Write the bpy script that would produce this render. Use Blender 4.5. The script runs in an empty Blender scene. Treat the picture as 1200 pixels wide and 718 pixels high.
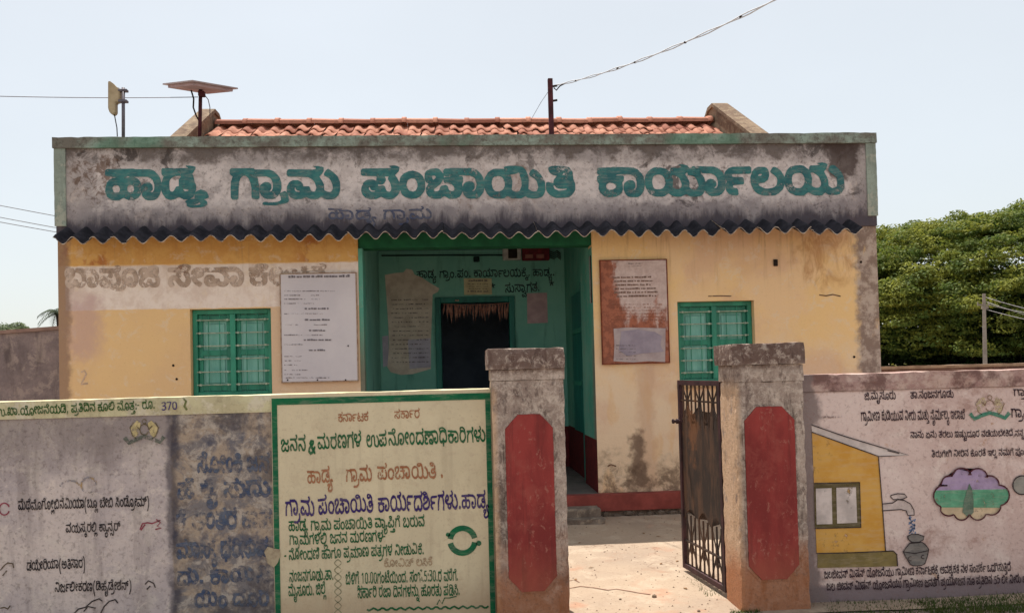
import bpy, bmesh, math, random
from mathutils import Vector, Matrix, noise as mnoise
import numpy as np
R = math.radians
sc = bpy.context.scene
COL = sc.collection
random.seed(7)

# ------------------------------------------------------------------ camera
F_PX, YAW, PITCH, ROLL, CY, EYE = 1000.0, .0712, .0253, -.0255, 410.45, 1.7
def cam_rot():
    # camera local: x right, y up, -z forward ; world forward = +Y
    base = Matrix(((1,0,0),(0,0,-1),(0,1,0)))
    roll = Matrix.Rotation(ROLL, 3, 'Y').inverted()
    pit = Matrix.Rotation(PITCH, 3, 'X')
    yaw = Matrix.Rotation(-YAW, 3, 'Z')
    return yaw @ pit @ roll @ base
CR = cam_rot()
cam = bpy.data.cameras.new('camera'); cam_o = bpy.data.objects.new('camera', cam); COL.objects.link(cam_o)
cam.sensor_fit = 'HORIZONTAL'; cam.sensor_width = 36; cam.lens = 36*F_PX/1200
cam.shift_y = (CY-359)/1200; cam.clip_start = .05; cam.clip_end = 3000
cam_o.matrix_world = Matrix.Translation((0,0,EYE)) @ CR.to_4x4()
sc.camera = cam_o
def P(px, py, Y):
    v = CR @ Vector(((px-600)/F_PX, -(py-CY)/F_PX, -1))
    return Vector((v.x*Y/v.y, Y, EYE + v.z*Y/v.y))
def PG(px, py, z):
    v = CR @ Vector(((px-600)/F_PX, -(py-CY)/F_PX, -1))
    t = (z-EYE)/v.z
    return Vector((v.x*t, v.y*t, z))

# ------------------------------------------------------------------ sky and sun
SUN_EL, SUN_AZ = R(70.5), R(-18)           # azimuth from +Y, negative = to the left
w = bpy.data.worlds.new('World'); sc.world = w; w.use_nodes = True
nt = w.node_tree; bg = nt.nodes['Background']
sky = nt.nodes.new('ShaderNodeTexSky'); sky.sky_type = 'NISHITA'; sky.sun_disc = False
sky.sun_elevation = SUN_EL; sky.sun_rotation = SUN_AZ; sky.altitude = 0
sky.air_density = 1.0; sky.dust_density = 2.0; sky.ozone_density = 1.0
hz = nt.nodes.new('ShaderNodeMix'); hz.data_type = 'RGBA'; hz.inputs[0].default_value = .86      # even milky haze over the whole sky
nt.links.new(sky.outputs[0], hz.inputs[6]); hz.inputs[7].default_value = (1.87, 1.91, 1.85, 1)
wc = nt.nodes.new('ShaderNodeTexCoord'); wn_ = nt.nodes.new('ShaderNodeTexNoise'); wn_.inputs['Scale'].default_value = 1.6; wn_.inputs['Detail'].default_value = 5
wm = nt.nodes.new('ShaderNodeMapping'); wm.inputs['Scale'].default_value = (1, 1, 2.2); nt.links.new(wc.outputs['Generated'], wm.inputs[0]); nt.links.new(wm.outputs[0], wn_.inputs[0])
wr = nt.nodes.new('ShaderNodeMapRange'); nt.links.new(wn_.outputs[0], wr.inputs[0]); wr.inputs[1].default_value = .3; wr.inputs[2].default_value = .7; wr.inputs[3].default_value = .955; wr.inputs[4].default_value = 1.035
wv = nt.nodes.new('ShaderNodeVectorMath'); wv.operation = 'SCALE'; nt.links.new(hz.outputs[2], wv.inputs[0]); nt.links.new(wr.outputs[0], wv.inputs[3])     # faint uneven haze
nt.links.new(wv.outputs[0], bg.inputs[0]); bg.inputs[1].default_value = .15
sl = bpy.data.lights.new('sun', 'SUN'); sl.energy = 2.6; sl.angle = R(.5); sl.color = (1, .95, .87)
so = bpy.data.objects.new('sun', sl); COL.objects.link(so)
sd = Vector((math.sin(SUN_AZ)*math.cos(SUN_EL), math.cos(SUN_AZ)*math.cos(SUN_EL), math.sin(SUN_EL)))
so.rotation_euler = sd.to_track_quat('Z', 'Y').to_euler(); so.location = (0, 0, 30)
sc.view_settings.view_transform = 'Standard'; sc.view_settings.look = 'None'
sc.view_settings.exposure = 1.36; sc.view_settings.gamma = 1

# ------------------------------------------------------------------ material kit
def lin(c):
    return tuple(((v/255)/12.92 if v/255 <= .04045 else ((v/255+.055)/1.055)**2.4) for v in c)+(1,)
class Mt:
    def __init__(s, name, rough=.9, spec=.25):
        s.m = bpy.data.materials.new(name); s.m.use_nodes = True
        s.t = s.m.node_tree; s.b = s.t.nodes['Principled BSDF']
        s.b.inputs['Roughness'].default_value = rough
        s.b.inputs['Specular IOR Level'].default_value = spec
        s.tc = s.t.nodes.new('ShaderNodeTexCoord'); s.pos = s.tc.outputs['Object']
        sp = s.t.nodes.new('ShaderNodeSeparateXYZ'); s.t.links.new(s.pos, sp.inputs[0])
        s.X, s.Y, s.Z = sp.outputs
    def n(s, ty, **k):
        o = s.t.nodes.new(ty)
        for a, v in k.items(): setattr(o, a, v)
        return o
    def put(s, sock, v):
        if isinstance(v, bpy.types.NodeSocket): s.t.links.new(v, sock)
        elif isinstance(v, (tuple, list)) and len(v) == 3 and sock.type == 'RGBA': sock.default_value = (*v, 1)
        else: sock.default_value = v
    def noise(s, scale=1, detail=5, rough=.6, dist=0, st=(1,1,1), seed=0, vec=None):
        mp = s.n('ShaderNodeMapping'); s.put(mp.inputs[0], vec or s.pos)
        mp.inputs['Scale'].default_value = st; mp.inputs['Location'].default_value = (seed*7.13, seed*3.7, seed*5.9)
        o = s.n('ShaderNodeTexNoise'); s.t.links.new(mp.outputs[0], o.inputs[0])
        o.inputs['Scale'].default_value = scale; o.inputs['Detail'].default_value = detail
        o.inputs['Roughness'].default_value = rough; o.inputs['Distortion'].default_value = dist
        return o.outputs[0]
    def rng(s, v, a, b, c=0, d=1, smooth=True):
        o = s.n('ShaderNodeMapRange', interpolation_type='SMOOTHSTEP' if smooth else 'LINEAR')
        s.put(o.inputs[0], v)
        if smooth and a > b: a, b, c, d = b, a, d, c
        for i, q in enumerate((a, b, c, d)): o.inputs[i+1].default_value = q
        return o.outputs[0]
    def op(s, o_, a, b=0, c=0, clamp=False):
        o = s.n('ShaderNodeMath', operation=o_, use_clamp=clamp); s.put(o.inputs[0], a); s.put(o.inputs[1], b)
        if o_ in ('MULTIPLY_ADD',): s.put(o.inputs[2], c)
        return o.outputs[0]
    def mul(s, *a):
        r = a[0]
        for b in a[1:]: r = s.op('MULTIPLY', r, b)
        return r
    def add(s, a, b): return s.op('ADD', a, b)
    def mix(s, fac, a, b, mode='MIX'):
        o = s.n('ShaderNodeMix', data_type='RGBA', blend_type=mode)
        s.put(o.inputs[0], fac); s.put(o.inputs[6], a); s.put(o.inputs[7], b)
        return o.outputs[2]
    def box(s, x0, x1, z0, z1, soft=.02, wob=.02, sc_=9, seed=0, ax=None):
        "soft rectangle mask in the X/Z plane with a wobbly edge"
        nz = s.noise(sc_, 4, .6, seed=seed)
        d = s.op('MULTIPLY', s.op('SUBTRACT', nz, .5), wob*4)
        X = s.add(ax or s.X, d); Z = s.add(s.Z, d)
        r = None
        for v, a, b in ((X, x0, x1), (Z, z0, z1)):
            for q, sg in ((a, 1), (b, -1)):
                if q is None: continue
                m = s.rng(v, q-sg*soft, q+sg*soft)
                r = m if r is None else s.op('MULTIPLY', r, m)
        return r if r is not None else 1.0
    def bump(s, h, strength=.3, dist=.01):
        o = s.n('ShaderNodeBump'); o.inputs['Strength'].default_value = strength; o.inputs['Distance'].default_value = dist
        s.put(o.inputs['Height'], h); return o.outputs[0]
    def done(s, col, h=None, strength=.4, dist=.006, rough=None, metal=None):
        s.put(s.b.inputs['Base Color'], col)
        if h is not None: s.t.links.new(s.bump(h, strength, dist), s.b.inputs['Normal'])
        if rough is not None: s.put(s.b.inputs['Roughness'], rough)
        if metal is not None: s.put(s.b.inputs['Metallic'], metal)
        return s.m

def simple(name, c, c2=None, scale=8, rough=.85, spec=.25, st=(1,1,1), bump=.3, metal=0, lo=.35, hi=.65):
    m = Mt(name, rough, spec); c = lin(c); c2 = lin(c2) if c2 else tuple(v*.6 for v in c[:3])+(1,)
    a = m.noise(scale, 6, .65, st=st)
    col = m.mix(m.rng(a, lo, hi), c, c2)
    return m.done(col, a, bump, .004, metal=metal)

def paint(name, c, wear=.45, scale=18, c2=None, soft=.06, seed=0, st=(1,1,1)):
    "painted lettering or drawing, flaked away where the noise says so (the wall shows through)"
    m = Mt(name, .85); c = lin(c); c2 = lin(c2) if c2 else tuple(v*.7 for v in c[:3])+(1,)
    col = m.mix(m.rng(m.noise(scale*.4, 4, .6, seed=seed+3, st=st), .35, .65), c, c2)
    br = m.noise(14, 7, .75, .3, st=(.5,1,2.6), seed=seed+5); col = m.mix(m.mul(m.rng(br, .46, .66), .4), col, m.mix(.5, c, lin((190,172,158))))
    m.put(m.b.inputs['Base Color'], col)
    a = m.add(m.op('MULTIPLY', m.noise(scale, 7, .7, seed=seed, st=st), .6), m.op('MULTIPLY', m.noise(scale*.17, 4, .6, seed=seed+9), .4))
    al = m.rng(a, wear-soft, wear+soft)
    m.put(m.b.inputs['Alpha'], al)
    return m.m

# ------------------------------------------------------------------ object kit
def tag(o, label=None, cat=None, group=None, kind=None):
    if label: o['label'] = label
    if cat: o['category'] = cat
    if group: o['group'] = group
    if kind: o['kind'] = kind
    return o
def thing(name, label, cat, loc, group=None):
    o = bpy.data.objects.new(name, None); COL.objects.link(o); o.location = loc; o.empty_display_size = .1
    return tag(o, label, cat, group)
def wloc(o):
    v = Vector((0,0,0))
    while o: v = v + o.location; o = o.parent
    return v
def link(name, me, mat=None, parent=None, smooth=False):
    "mesh coordinates are world coordinates; the child's offset cancels its parent's"
    if isinstance(me, bmesh.types.BMesh):
        b = me; me = bpy.data.meshes.new(name); b.to_mesh(me); b.free()
    o = bpy.data.objects.new(name, me); COL.objects.link(o)
    if parent is not None:
        o.parent = parent; o.location = -wloc(parent)
    if mat:
        for m in (mat if isinstance(mat, (list, tuple)) else [mat]): me.materials.append(m)
    if smooth:
        me.polygons.foreach_set('use_smooth', [True]*len(me.polygons))
    return o
def py(name, v, f, mat=None, parent=None, smooth=False):
    me = bpy.data.meshes.new(name); me.from_pydata([tuple(a) for a in v], [], f); me.update()
    return link(name, me, mat, parent, smooth)
def nb(): return bmesh.new()
def box(b, x0, x1, y0, y1, z0, z1, bev=0):
    r = bmesh.ops.create_cube(b, size=1)
    bmesh.ops.scale(b, vec=(x1-x0, y1-y0, z1-z0), verts=r['verts'])
    bmesh.ops.translate(b, vec=((x0+x1)/2, (y0+y1)/2, (z0+z1)/2), verts=r['verts'])
    if bev:
        ed = list({e for v in r['verts'] for e in v.link_edges})
        bmesh.ops.bevel(b, geom=ed, offset=bev, segments=1, affect='EDGES')
    return b
def rbox(x0, x1, y0, y1, z0, z1, step=.08, amp=.006, chip=.012, b=None, seed=0, fronty=False):
    "box with a grid on its faces: worn, slightly uneven edges; flat front"
    b = b or nb()
    nx, nz = max(1, min(140, int((x1-x0)/step))), max(1, min(40, int((z1-z0)/step)))
    ny = max(1, min(60, int((y1-y0)/step)))
    def g(i, n, a, c): return a+(c-a)*i/n
    V = {}
    def vert(i, j, k):
        key = (i, j, k)
        if key in V: return V[key]
        x, y, z = g(i,nx,x0,x1), g(j,ny,y0,y1), g(k,nz,z0,z1)
        ex = i in (0,nx); ey = j in (0,ny); ez = k in (0,nz)
        q = Vector((x*3+seed, y*3, z*3)); q2 = Vector((x*14+seed, y*14, z*14))
        n1, n2 = mnoise.noise(q), mnoise.noise(q2)
        if k == nz: z += n1*amp + n2*amp*.6
        if ex: x += n1*amp*.7
        if ey and fronty: y += n1*amp*.5
        if ex+ey+ez >= 2:
            c = max(0, n2+.15)*chip
            if ex: x += c if i == 0 else -c
            if ey and j == 0: y += c
            if ez and k == nz: z -= c
        V[key] = b.verts.new((x, y, z)); return V[key]
    for i in range(nx):
        for k in range(nz):
            for j in (0, ny):
                f = [vert(i,j,k), vert(i+1,j,k), vert(i+1,j,k+1), vert(i,j,k+1)]
                b.faces.new(f if j == 0 else f[::-1])
        for j in range(ny):
            for k in (0, nz):
                f = [vert(i,j,k), vert(i+1,j,k), vert(i+1,j+1,k), vert(i,j+1,k)]
                b.faces.new(f if k else f[::-1])
    for j in range(ny):
        for k in range(nz):
            for i in (0, nx):
                f = [vert(i,j,k), vert(i,j+1,k), vert(i,j+1,k+1), vert(i,j,k+1)]
                b.faces.new(f if i else f[::-1])
    return b
def tube(b, pts, r, seg=8, r2=None, caps=True):
    pts = [Vector(p) for p in pts]; n = len(pts); rings = []
    for i, p in enumerate(pts):
        t = (pts[min(i+1,n-1)]-pts[max(i-1,0)]).normalized()
        a = t.cross(Vector((0,0,1)));
        if a.length < .05: a = t.cross(Vector((1,0,0)))
        a.normalize(); c = t.cross(a)
        rr = r if r2 is None else r+(r2-r)*i/(n-1)
        rings.append([b.verts.new(p+a*math.cos(k*2*math.pi/seg)*rr+c*math.sin(k*2*math.pi/seg)*rr) for k in range(seg)])
    for i in range(n-1):
        for k in range(seg):
            b.faces.new((rings[i][k], rings[i][(k+1)%seg], rings[i+1][(k+1)%seg], rings[i+1][k]))
    if caps:
        b.faces.new(rings[0][::-1]); b.faces.new(rings[-1])
    return b
def prism(b, poly, axis, a0, a1):
    "extrude a 2D polygon along an axis: axis 'X' poly=(y,z); 'Y' poly=(x,z)"
    def mk(p, a): return (a, p[0], p[1]) if axis == 'X' else ((p[0], a, p[1]) if axis == 'Y' else (p[0], p[1], a))
    v0 = [b.verts.new(mk(p, a0)) for p in poly]; v1 = [b.verts.new(mk(p, a1)) for p in poly]
    n = len(poly)
    b.faces.new(v0); b.faces.new(v1[::-1])
    for i in range(n): b.faces.new((v0[i], v1[i], v1[(i+1)%n], v0[(i+1)%n]))
    bmesh.ops.recalc_face_normals(b, faces=b.faces[:])
    return b
def copy_tree(o, parent=None, delta=None):
    c = o.copy(); COL.objects.link(c); c.parent = parent
    if delta is not None: c.location = o.location+Vector(delta)
    for ch in list(o.children): copy_tree(ch, c)
    return c

# ---- flat paint on walls: lettering, strokes, filled shapes
# outlines of the lettering (x*1000+y+500, in hundredths of an em) and the laid-out lines
GLY = [
[[27493,15496,4504,-484,-472,4540,10546,19551,31552,2555,-442,571,5574,77574,82574,86570,86559,85556,81554,60554,59552,60551,68552,78552,90547,95542,99536,101527,101518,97507,90498,78494,63494,50500,37494],[27514,36514,40520,39528,36531,33532,26532,20527,20522,21518,23515],[67514,76514,80520,79528,73532,66532,61527,60522,61518,64515]],
[[17494,9497,2504,-1485,-474,1532,8538,14540,24539,30534,31529,31522,24514,30515,34521,35526,35535,31546,26550,17554,-24446,-32446,-36442,-36430,-33427,-30426,25573,36569,48558,53550,56538,56523,53511,45500,37495,31494]],
[[26493,18495,11498,7503,2511,519,537,6552,2555,558,570,2573,5574,67574,74575,75576,75580,69590,68594,69598,75601,80604,85602,92594,96585,96574,95569,87558,91550,92540,96528,96518,94510,88500,76494,61494,48500,38495],[26514,30514,34516,40527,48528,48544,55553,51554,37553,31550,25544,22538,21526,22518],[65514,70514,74515,75519,70519,60520,61517]],
[[-9556,-19551,-25544,-26533,-25528,-29522,-29512,-25507,-19503,-3502,-2490,1516,5519,14522,26520,32516,37506,37502,34499,23496,29489,33478,33466,32460,24451,17447,8444],[-4537,2463,11466,13468,13472,11478,9480,6473,-4534,-5536]],
[[5495,1499,1525,3540,8552,3555,559,570,4574,62574,65573,68569,68558,74551,77542,80526,79497,74494,61495,58499,58524,56535,53544,48552,41554,37553,30549,25538,23520,22497,18494]],
[[-37542,-45540,-50537,-50532,-48524,-43521,-32522,-17522,-10521,-3517,490,496,-3494,-3491,-1488,4515,9517,13516,17512,20505,21498,21488,20481,16474,7466,-5540,-14542]],
[[71493,61495,51500,38494,21494,10498,4504,-486,-472,4538,9542,16545,29545,36542,41537,43529,59529,61526,64517,68514,73514,76516,79526,75539,70545,62551,56554,2554,-1442,-1432,572,4574,69574,76575,78576,78579,74587,71592,72597,83604,89601,98587,99579,99570,95563,88556,96542,99534,100521,101518,107515,117514,122517,124524,123534,119544,113550,103556,100559,100564,105572,110575,113575,123570,137556,144541,145523,144516,140506,133499,127495,120494,106494,91500,81495],[24514,32514,35516,26517,23520,21526,20525,19520,21516]],
[[71493,61495,51500,38494,21494,10498,3505,-486,-474,3536,9542,17545,29545,38542,40552,38554,2554,-1442,-1430,3574,24574,76575,78576,78579,71592,73598,81603,85604,89602,94594,99585,99574,97566,88556,93548,98538,99528,99515,94504,87498,79494],[24514,32514,35516,26517,23520,21526,19524,19519],[68514,73514,76516,78522,78526,75536,68546,70553,60553,63547,63541,59535,53532,43533,43530,44529,56530,59529,61526,64517]],
[[32493,23495,16498,10502,5508,522,538,4552,13562,25567,37568,47566,53563,62555,69541,69526,68517,65510,56500,46495],[31514,36513,43516,46520,48527,48534,46541,42546,38547,32548,26546,23543,21537,20530,22522,26515]],
[[26493,17495,12497,6502,2508,1515,1524,8535,3538,-455,-440,2566,6570,16575,30575,36574,41571,49561,49569,51572,54574,60574,84573,86570,86563,90553,96552,99550,100538,96532,98525,97510,94504,90499,79494,62494,49501,39495],[25514,31514,36516,39526,42529,54530,59527,61520,63516,68514,73514,76516,77520,74528,69533,52534,50537,48545,45540,39533,23520,22516],[21546,23546,28551,28554,26556,21556,19554,19552],[50550,55552,66552,67553,65553,55553,50556]],
[[29494,15500,8507,3516,527,544,3552,10564,16569,24574,32575,54574,53583,56590,63597,70600,79601,88599,97595,106587,115571,120557,122546,121521,128516,134514,142515,145520,147527,143541,138548,126556,123560,123563,127571,132575,136575,142572,154562,161552,166540,167520,166513,161504,156499,144494,130494,120497,112502,100495,82494,74496,64502,54496,47494],[34514,42514,49517,53522,56530,56540,53547,49552,42555,36555,29553,24549,21541,20534,23522,28516],[85514,91514,96516,98520,101530,101544,96563,94565,89562,81560,71559,77541,75520,78517],[75580,78579,78581,76581]],
[[27494,17497,9502,3509,-481,-468,536,5538,19534,20541,22546,29553,18556,13559,9564,6572,7581,10586,15591,23595,37595,46592,55587,62580,71563,72544,77531,77515,73507,65500,60497,49494],[32514,44514,52516,55519,48518,33519,26522,21529,19528,19524,22518],[43556,50556,49561,48562],[28574,31574,31575,29576]],
[[26494,16498,6507,2518,3532,535,-462,-452,3552,27552,26553,4553,2555,-442,571,4574,25574,52574,56573,58569,58558,56555,50552,68552,71550,72546,72538,68532,69527,69515,65505,58499,49495],[30514,41514,48519,49522,48528,42532,32533,25529,23526,23520,25516]],
[[29494,22496,14501,8508,2520,527,544,3553,10563,16569,24574,32575,46575,58571,70562,70570,74574,91574,100576,99582,93591,92594,94598,103604,107604,110602,118588,122574,149574,153570,154559,163548,167534,167519,166513,160503,154498,143494,128494,120497,113501,99494,83494,74497,65503,54496,47494],[34514,42514,49517,53522,56530,56540,53547,49552,42555,36555,29553,24549,21541,20534,23522,28516],[86514,94514,98517,101522,101530,96543,93547,85552,81554,75554,74552,77540,76521,82516],[132514,139514,145518,147526,145535,142542,137548,128553,122554,119555,117562,111557,116550,120541,122533,122521,127516]],
[[28495,20495,10499,4505,1510,524,5534,-454,-444,2563,12571,23574,68574,72573,74570,74559,73556,69554,25554,20552,20548,23546,48545,50543,52540,52529,50525,27524,21522,21519,23516,32515,36511,36498,32495]],
[[36494,26497,17501,10508,4517,529,546,5562,14571,24575,40574,45572,49568,53560,53549,48538,38531,22528,25522,31518,39515,47514,56515,65517,70521,73526,75536,73544,67551,58558,56562,63574,68575,78570,87561,94548,96538,95526,89511,79501,66495,57494],[23550,31550,33552,32556,26555,22552]],
[[29494,15500,8508,3517,526,543,6559,12566,18571,32575,46575,54573,70562,70570,74574,91574,100576,99582,93591,92594,94598,103604,107604,110601,115594,120585,121579,120570,117564,111557,119544,122534,122521,125518,133514,141515,145518,147526,145538,140546,125557,123560,123563,127571,132575,136575,142572,154562,161552,166540,167520,166513,161504,156499,144494,130494,121496,113501,102495,84494,76496,65503,54496,47494],[34514,42514,49517,53522,56530,56540,53547,49552,42555,36555,29553,24549,21541,20534,23522,28516],[86514,94514,98517,101522,101530,96543,93547,85552,81554,75554,74552,77540,76521,82516]],
[[28497,15500,7507,3516,4532,11542,20547,43546,40552,32557,4558,3569,70570,81570,82558,54557,57545,76548,89543,94537,97527,94509,87501,78497,63498,50506,39498],[26510,37511,43519,42530,33536,24535,17528,17516],[67510,78511,84519,82530,74536,63535,57528,58516]],
[[18498,8503,3510,1521,3528,11535,23535,27530,27522,24519,14518,14516,21510,31511,36516,39525,36544,24556,-2443,-31442,-31430,20570,38563,49550,52525,48509,35498]],
[[26497,13502,6512,4536,14556,4558,4569,74571,79576,78583,72593,75597,80600,83599,89590,93580,91568,82559,86551,93528,90510,85503,74497,58498,48506,38498],[25510,36513,44524,53524,57515,64510,71510,78514,80525,71523,58525,52531,51540,56549,70552,60557,36556,23547,19538,17526,19515],[67534,74537,71540,64539]],
[[-9552,-17548,-21543,-22532,-15523,-24524,-25513,-15506,-3506,3490,5486,4478,-10536,-9539,-3541,10461,17468,17476,9487,1500,1509,4514,10517,18518,26516,31511,33505,32502,23501,17507,13504,29480,28461,16450,7448],[-14522,-8520,-7516,-13517]],
[[6498,6532,9544,16556,4558,5570,63570,64558,74541,76523,76499,63498,61532,56546,48556,41558,34557,27551,21538,19499]],
[[-36538,-46535,-43525,-16526,482,4489,4497,507,4511,11512,17497,16482,10473,-9537]],
[[71497,62498,51506,37498,18498,7506,3514,3526,7534,14541,27542,37536,39523,35520,28521,25529,18529,15520,20512,26510,38512,47526,56526,61515,68510,74510,79514,82522,81532,75546,66553,56557,2558,4570,49570,70570,81573,82580,75594,85600,94586,96575,92565,81558,93541,96518,107511,116510,123513,127520,128531,123544,104561,110571,116570,130558,140540,141517,137508,128500,107497,91505,80498]],
[[26493,17495,12497,6502,2508,1515,1524,8535,3538,-455,-440,2566,6570,16575,30575,36574,40572,48563,49570,50572,54574,60574,82574,86571,87559,95550,99540,100520,99513,93503,89499,80495,62494,50500,39495],[25514,31514,36516,40526,45530,56529,59527,61520,64516,68514,74515,78519,80526,77539,73545,67550,61553,50555,48546,45540,23520,22516],[21546,23546,28551,28554,26556,21556,19554,19552]],
[[-21526,-31523,-44515,-54504,-55502,-54498,-49492,-43490,-30500,-21505,-9506,497,4504,2544,4554,9563,17570,30575,40575,51575,59571,66567,73558,79545,81534,80520,76508,69499,56494,39495,32498,25505,24496,20488,11479,-1526],[49514,56516,60526,59538,55547,48553,36555,29553,24547,23541,24529,30536,38540,48539,54534,56530,56522,54518]],
[[26493,17495,12497,6502,2508,1515,1524,8535,3538,-455,-440,2566,6570,16575,31575,41572,43582,50590,59594,71594,80590,84587,88582,92574,93556,88544,94536,97529,98525,97510,94504,89498,79494,62494,50500,39495],[25514,31514,36516,40526,44530,57529,60526,62518,68514,73514,76516,77520,76525,72534,61533,44538,23521,22517],[21546,23546,28551,28554,26556,21556,19554,19552],[63574,66574,64575]],
[[9494,4498,507,-488,528,4535,12541,20544,30543,31553,29554,1555,-1441,-428,4574,39575,37583,39593,46601,54606,60607,71606,77603,83598,88589,89584,89576,87568,77557,85544,89531,88515,83504,77498,70494,65493,51494,41501,28519,25522,22523,19521,19517,25504,25500,21497,14494],[59514,62514,66516,68528,65536,58546,60554,54554,55548,54541,50536,44533,53518],[63576,65575,68578,68583,66586,62586,63582]],
[[32494,18502,9511,4518,532,549,4562,13571,23575,34575,40574,48568,51563,53558,53549,49540,41533,32530,23529,28521,41513,44510,44505,39497,35494],[22550,31550,32553,31556,26555,22551]],
[[71493,61495,51500,37494,17495,10498,4504,-486,-473,1534,9542,17545,29545,35543,40538,43529,57529,60527,62520,65516,70514,75515,78522,78532,72544,64550,56554,3554,556,-1442,-1430,3574,80574,84572,86569,86557,93548,98538,99528,99516,94504,88498,79494],[24514,32514,35516,26517,23520,21526,19524,19519]],
[[26494,14499,5508,2519,3532,-463,-454,550,4552,26552,27553,4553,2555,-442,-431,572,4574,24574,21582,23593,31602,39606,56605,63602,71592,73584,73576,69565,63559,49553,51552,70551,72547,72538,68533,69527,69514,65506,60500,51495,44494],[30514,41514,48519,49522,48528,42532,32533,25529,23526,23520,25516],[47575,50576,52579,52582,51586,47586]],
[[26493,18495,11498,7503,2511,519,537,6552,2555,558,570,2573,5574,66574,73575,75576,74580,68590,67594,69598,75602,81604,86600,93589,96581,95569,92564,86558,92546,96534,96521,92509,90504,84498,75494,60494,54496,48500,38495],[26514,30514,34516,39527,44530,56529,58526,59519,62515,67514,71515,75523,75532,72540,67547,62551,56553,45554,37553,31550,24541,21529,22518]],
[[32498,21501,11510,4531,4547,7558,16568,25572,41570,47564,49558,49548,43538,32533,16534,20522,26514,36510,45510,53514,58526,57550,61562,70570,86572,95568,102558,105524,110514,117510,128511,135520,136532,134541,129550,117562,125572,140559,148542,149519,140503,127497,113497,102502,95510,92518,89554,84559,78559,73556,70550,71520,66508,51498],[21546,35548,36556,32560,26559,20554,17549]],
[[13498,8502,8512,14517,21516,26511,26503,20498]],
[[16498,8502,3508,2520,4526,10531,17533,30533,45527,47535,44552,34560,26559,22555,30554,34551,35543,32538,20536,12541,9548,10557,13564,19569,37572,46568,53562,60546,57521,57517,64513,79510,87515,91526,89537,83548,70556,60558,61570,90569,91558,98549,104534,104520,101510,92501,82497,64498,50507,34498],[21510,31510,38514,30520,22522,16520,15514]],
[[30498,20501,11509,4528,4543,9556,18566,28571,49571,64562,69554,73540,71520,78514,93510,102516,104531,100543,89554,74559,75570,98572,103578,102587,94591,87588,91582,88575,79574,75578,73588,75594,88602,105601,115589,117582,115570,103559,115543,118518,126511,136510,140514,141524,140544,144557,153566,166571,180572,195566,204557,208548,211537,209515,205507,196499,176498,168501,162510,161525,164531,170535,181535,187528,186522,183518,173517,178510,190511,197523,197537,192550,184557,170559,161556,156549,154511,150504,142498,126498,112505,101498,84497,65508,49498],[33510,42510,52514,59529,59540,56550,50556,42558,32558,25555,17542,17532,20520,26514]],
[[32498,20505,7520,3532,3548,9562,19570,34572,41569,49558,46542,35534,17533,24520,40509,36499],[21546,29545,34548,36554,32559,26559,21556,17549]],
[[26497,18498,11503,6509,4518,9531,30548,32556,27559,18559,15553,17545,6540,2548,2558,8567,18572,31571,38569,51554,66550,74556,72568,84571,88561,87552,82544,76539,62537,44544,20524,18516,22511,32510,39514,44526,54526,62513,74510,80514,81520,77533,86539,94524,93510,86501,78497,64497,50506,38498]],
[[10497,4508,3524,8533,17539,25540,35537,56511,64510,70516,72528,70535,63547,56553,45558,5558,3560,5571,67572,72578,70588,61591,56589,57587,59578,56575,49574,43578,41588,49600,61603,75600,84588,83570,70558,81545,84534,85522,82510,71499,52498,43504,29524,22527,18525,15520,21501]],
[[30498,20501,11509,4526,5546,15563,33572,46571,60565,71548,73540,72520,82512,93510,99512,103519,103535,94550,83557,74558,74569,102573,103580,96594,106600,116584,117575,114566,104558,115543,118519,127512,133510,144512,148517,151526,148539,143548,126561,131570,135571,144566,158550,164534,164521,160510,154503,144498,130497,112506,101498,84497,76500,65508,49498],[33510,42510,52514,59529,59540,56550,52555,43558,28556,21551,17542,17532,20520,26514]],
[[26497,14501,5516,5540,13556,8568,9582,16590,29594,50593,67587,81574,89559,89538,93527,91512,85503,75498,58498,48506,38498],[25510,36513,44524,53524,57515,64510,71510,77514,80525,71523,59524,52531,51539,56549,70552,66555,57557,40557,24548,19538,17526,19515],[67534,74537,71540,64539],[24565,40570,56570,70566,64573,47580,32581,22576,21570]],
[[6483,12515,25516,26510,16484]],
[[71497,62498,51506,40498,22497,7506,3515,5532,14541,29541,37536,39524,36520,28521,25529,17528,16517,24510,39513,47526,56526,61515,66511,77512,81517,82527,72548,83556,94537,95516,91507,86501],[47536,42541,42548,47553,53553,58549,59542,56537],[3558,2568,4570,70570,80572,82580,75594,83600,86599,94586,96576,93566,86560,69557]],
[[28498,16501,7509,3519,3533,15532,17520,25512,44510,55513,61520,61528,52522,37521,28526,24534,25544,31550,39552,55551,51565,49568,41561,34558,19560,12567,11580,17588,25591,40590,53584,65567,68544,74531,73516,63503,48497],[39534,49534,52538,50540,38539,37536],[28570,38574,38578,33579,24576,24572]],
[[26497,14501,5516,4536,13556,8568,9582,16590,28594,48593,65587,80574,89554,92538,89511,84502,74498,61498,48506,38498],[25510,36513,44526,53526,57516,62511,74512,78522,78532,74545,65553,55557,40557,28552,20542,17529,19516],[24565,39570,56570,70565,63572,46580,32581,22576,21570]],
[[10497,4508,3523,7532,14538,24540,35537,52514,59510,66511,69514,72528,68540,56553,44558,5558,3570,66571,71573,72579,64594,72600,78596,85580,82566,71558,81545,84534,84516,80506,69498,52498,43504,29524,22527,18525,15520,21501]],
[[27498,16502,8510,6524,10536,3537,3546,4548,30549,32556,29557,4558,3568,5570,52572,57577,53587,49594,58600,66591,69582,69571,65564,57559,45556,46549,68547,68538,61536,66527,65515,62508,52500],[30510,42510,52517,52529,42536,30536,21530,20517]],
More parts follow.
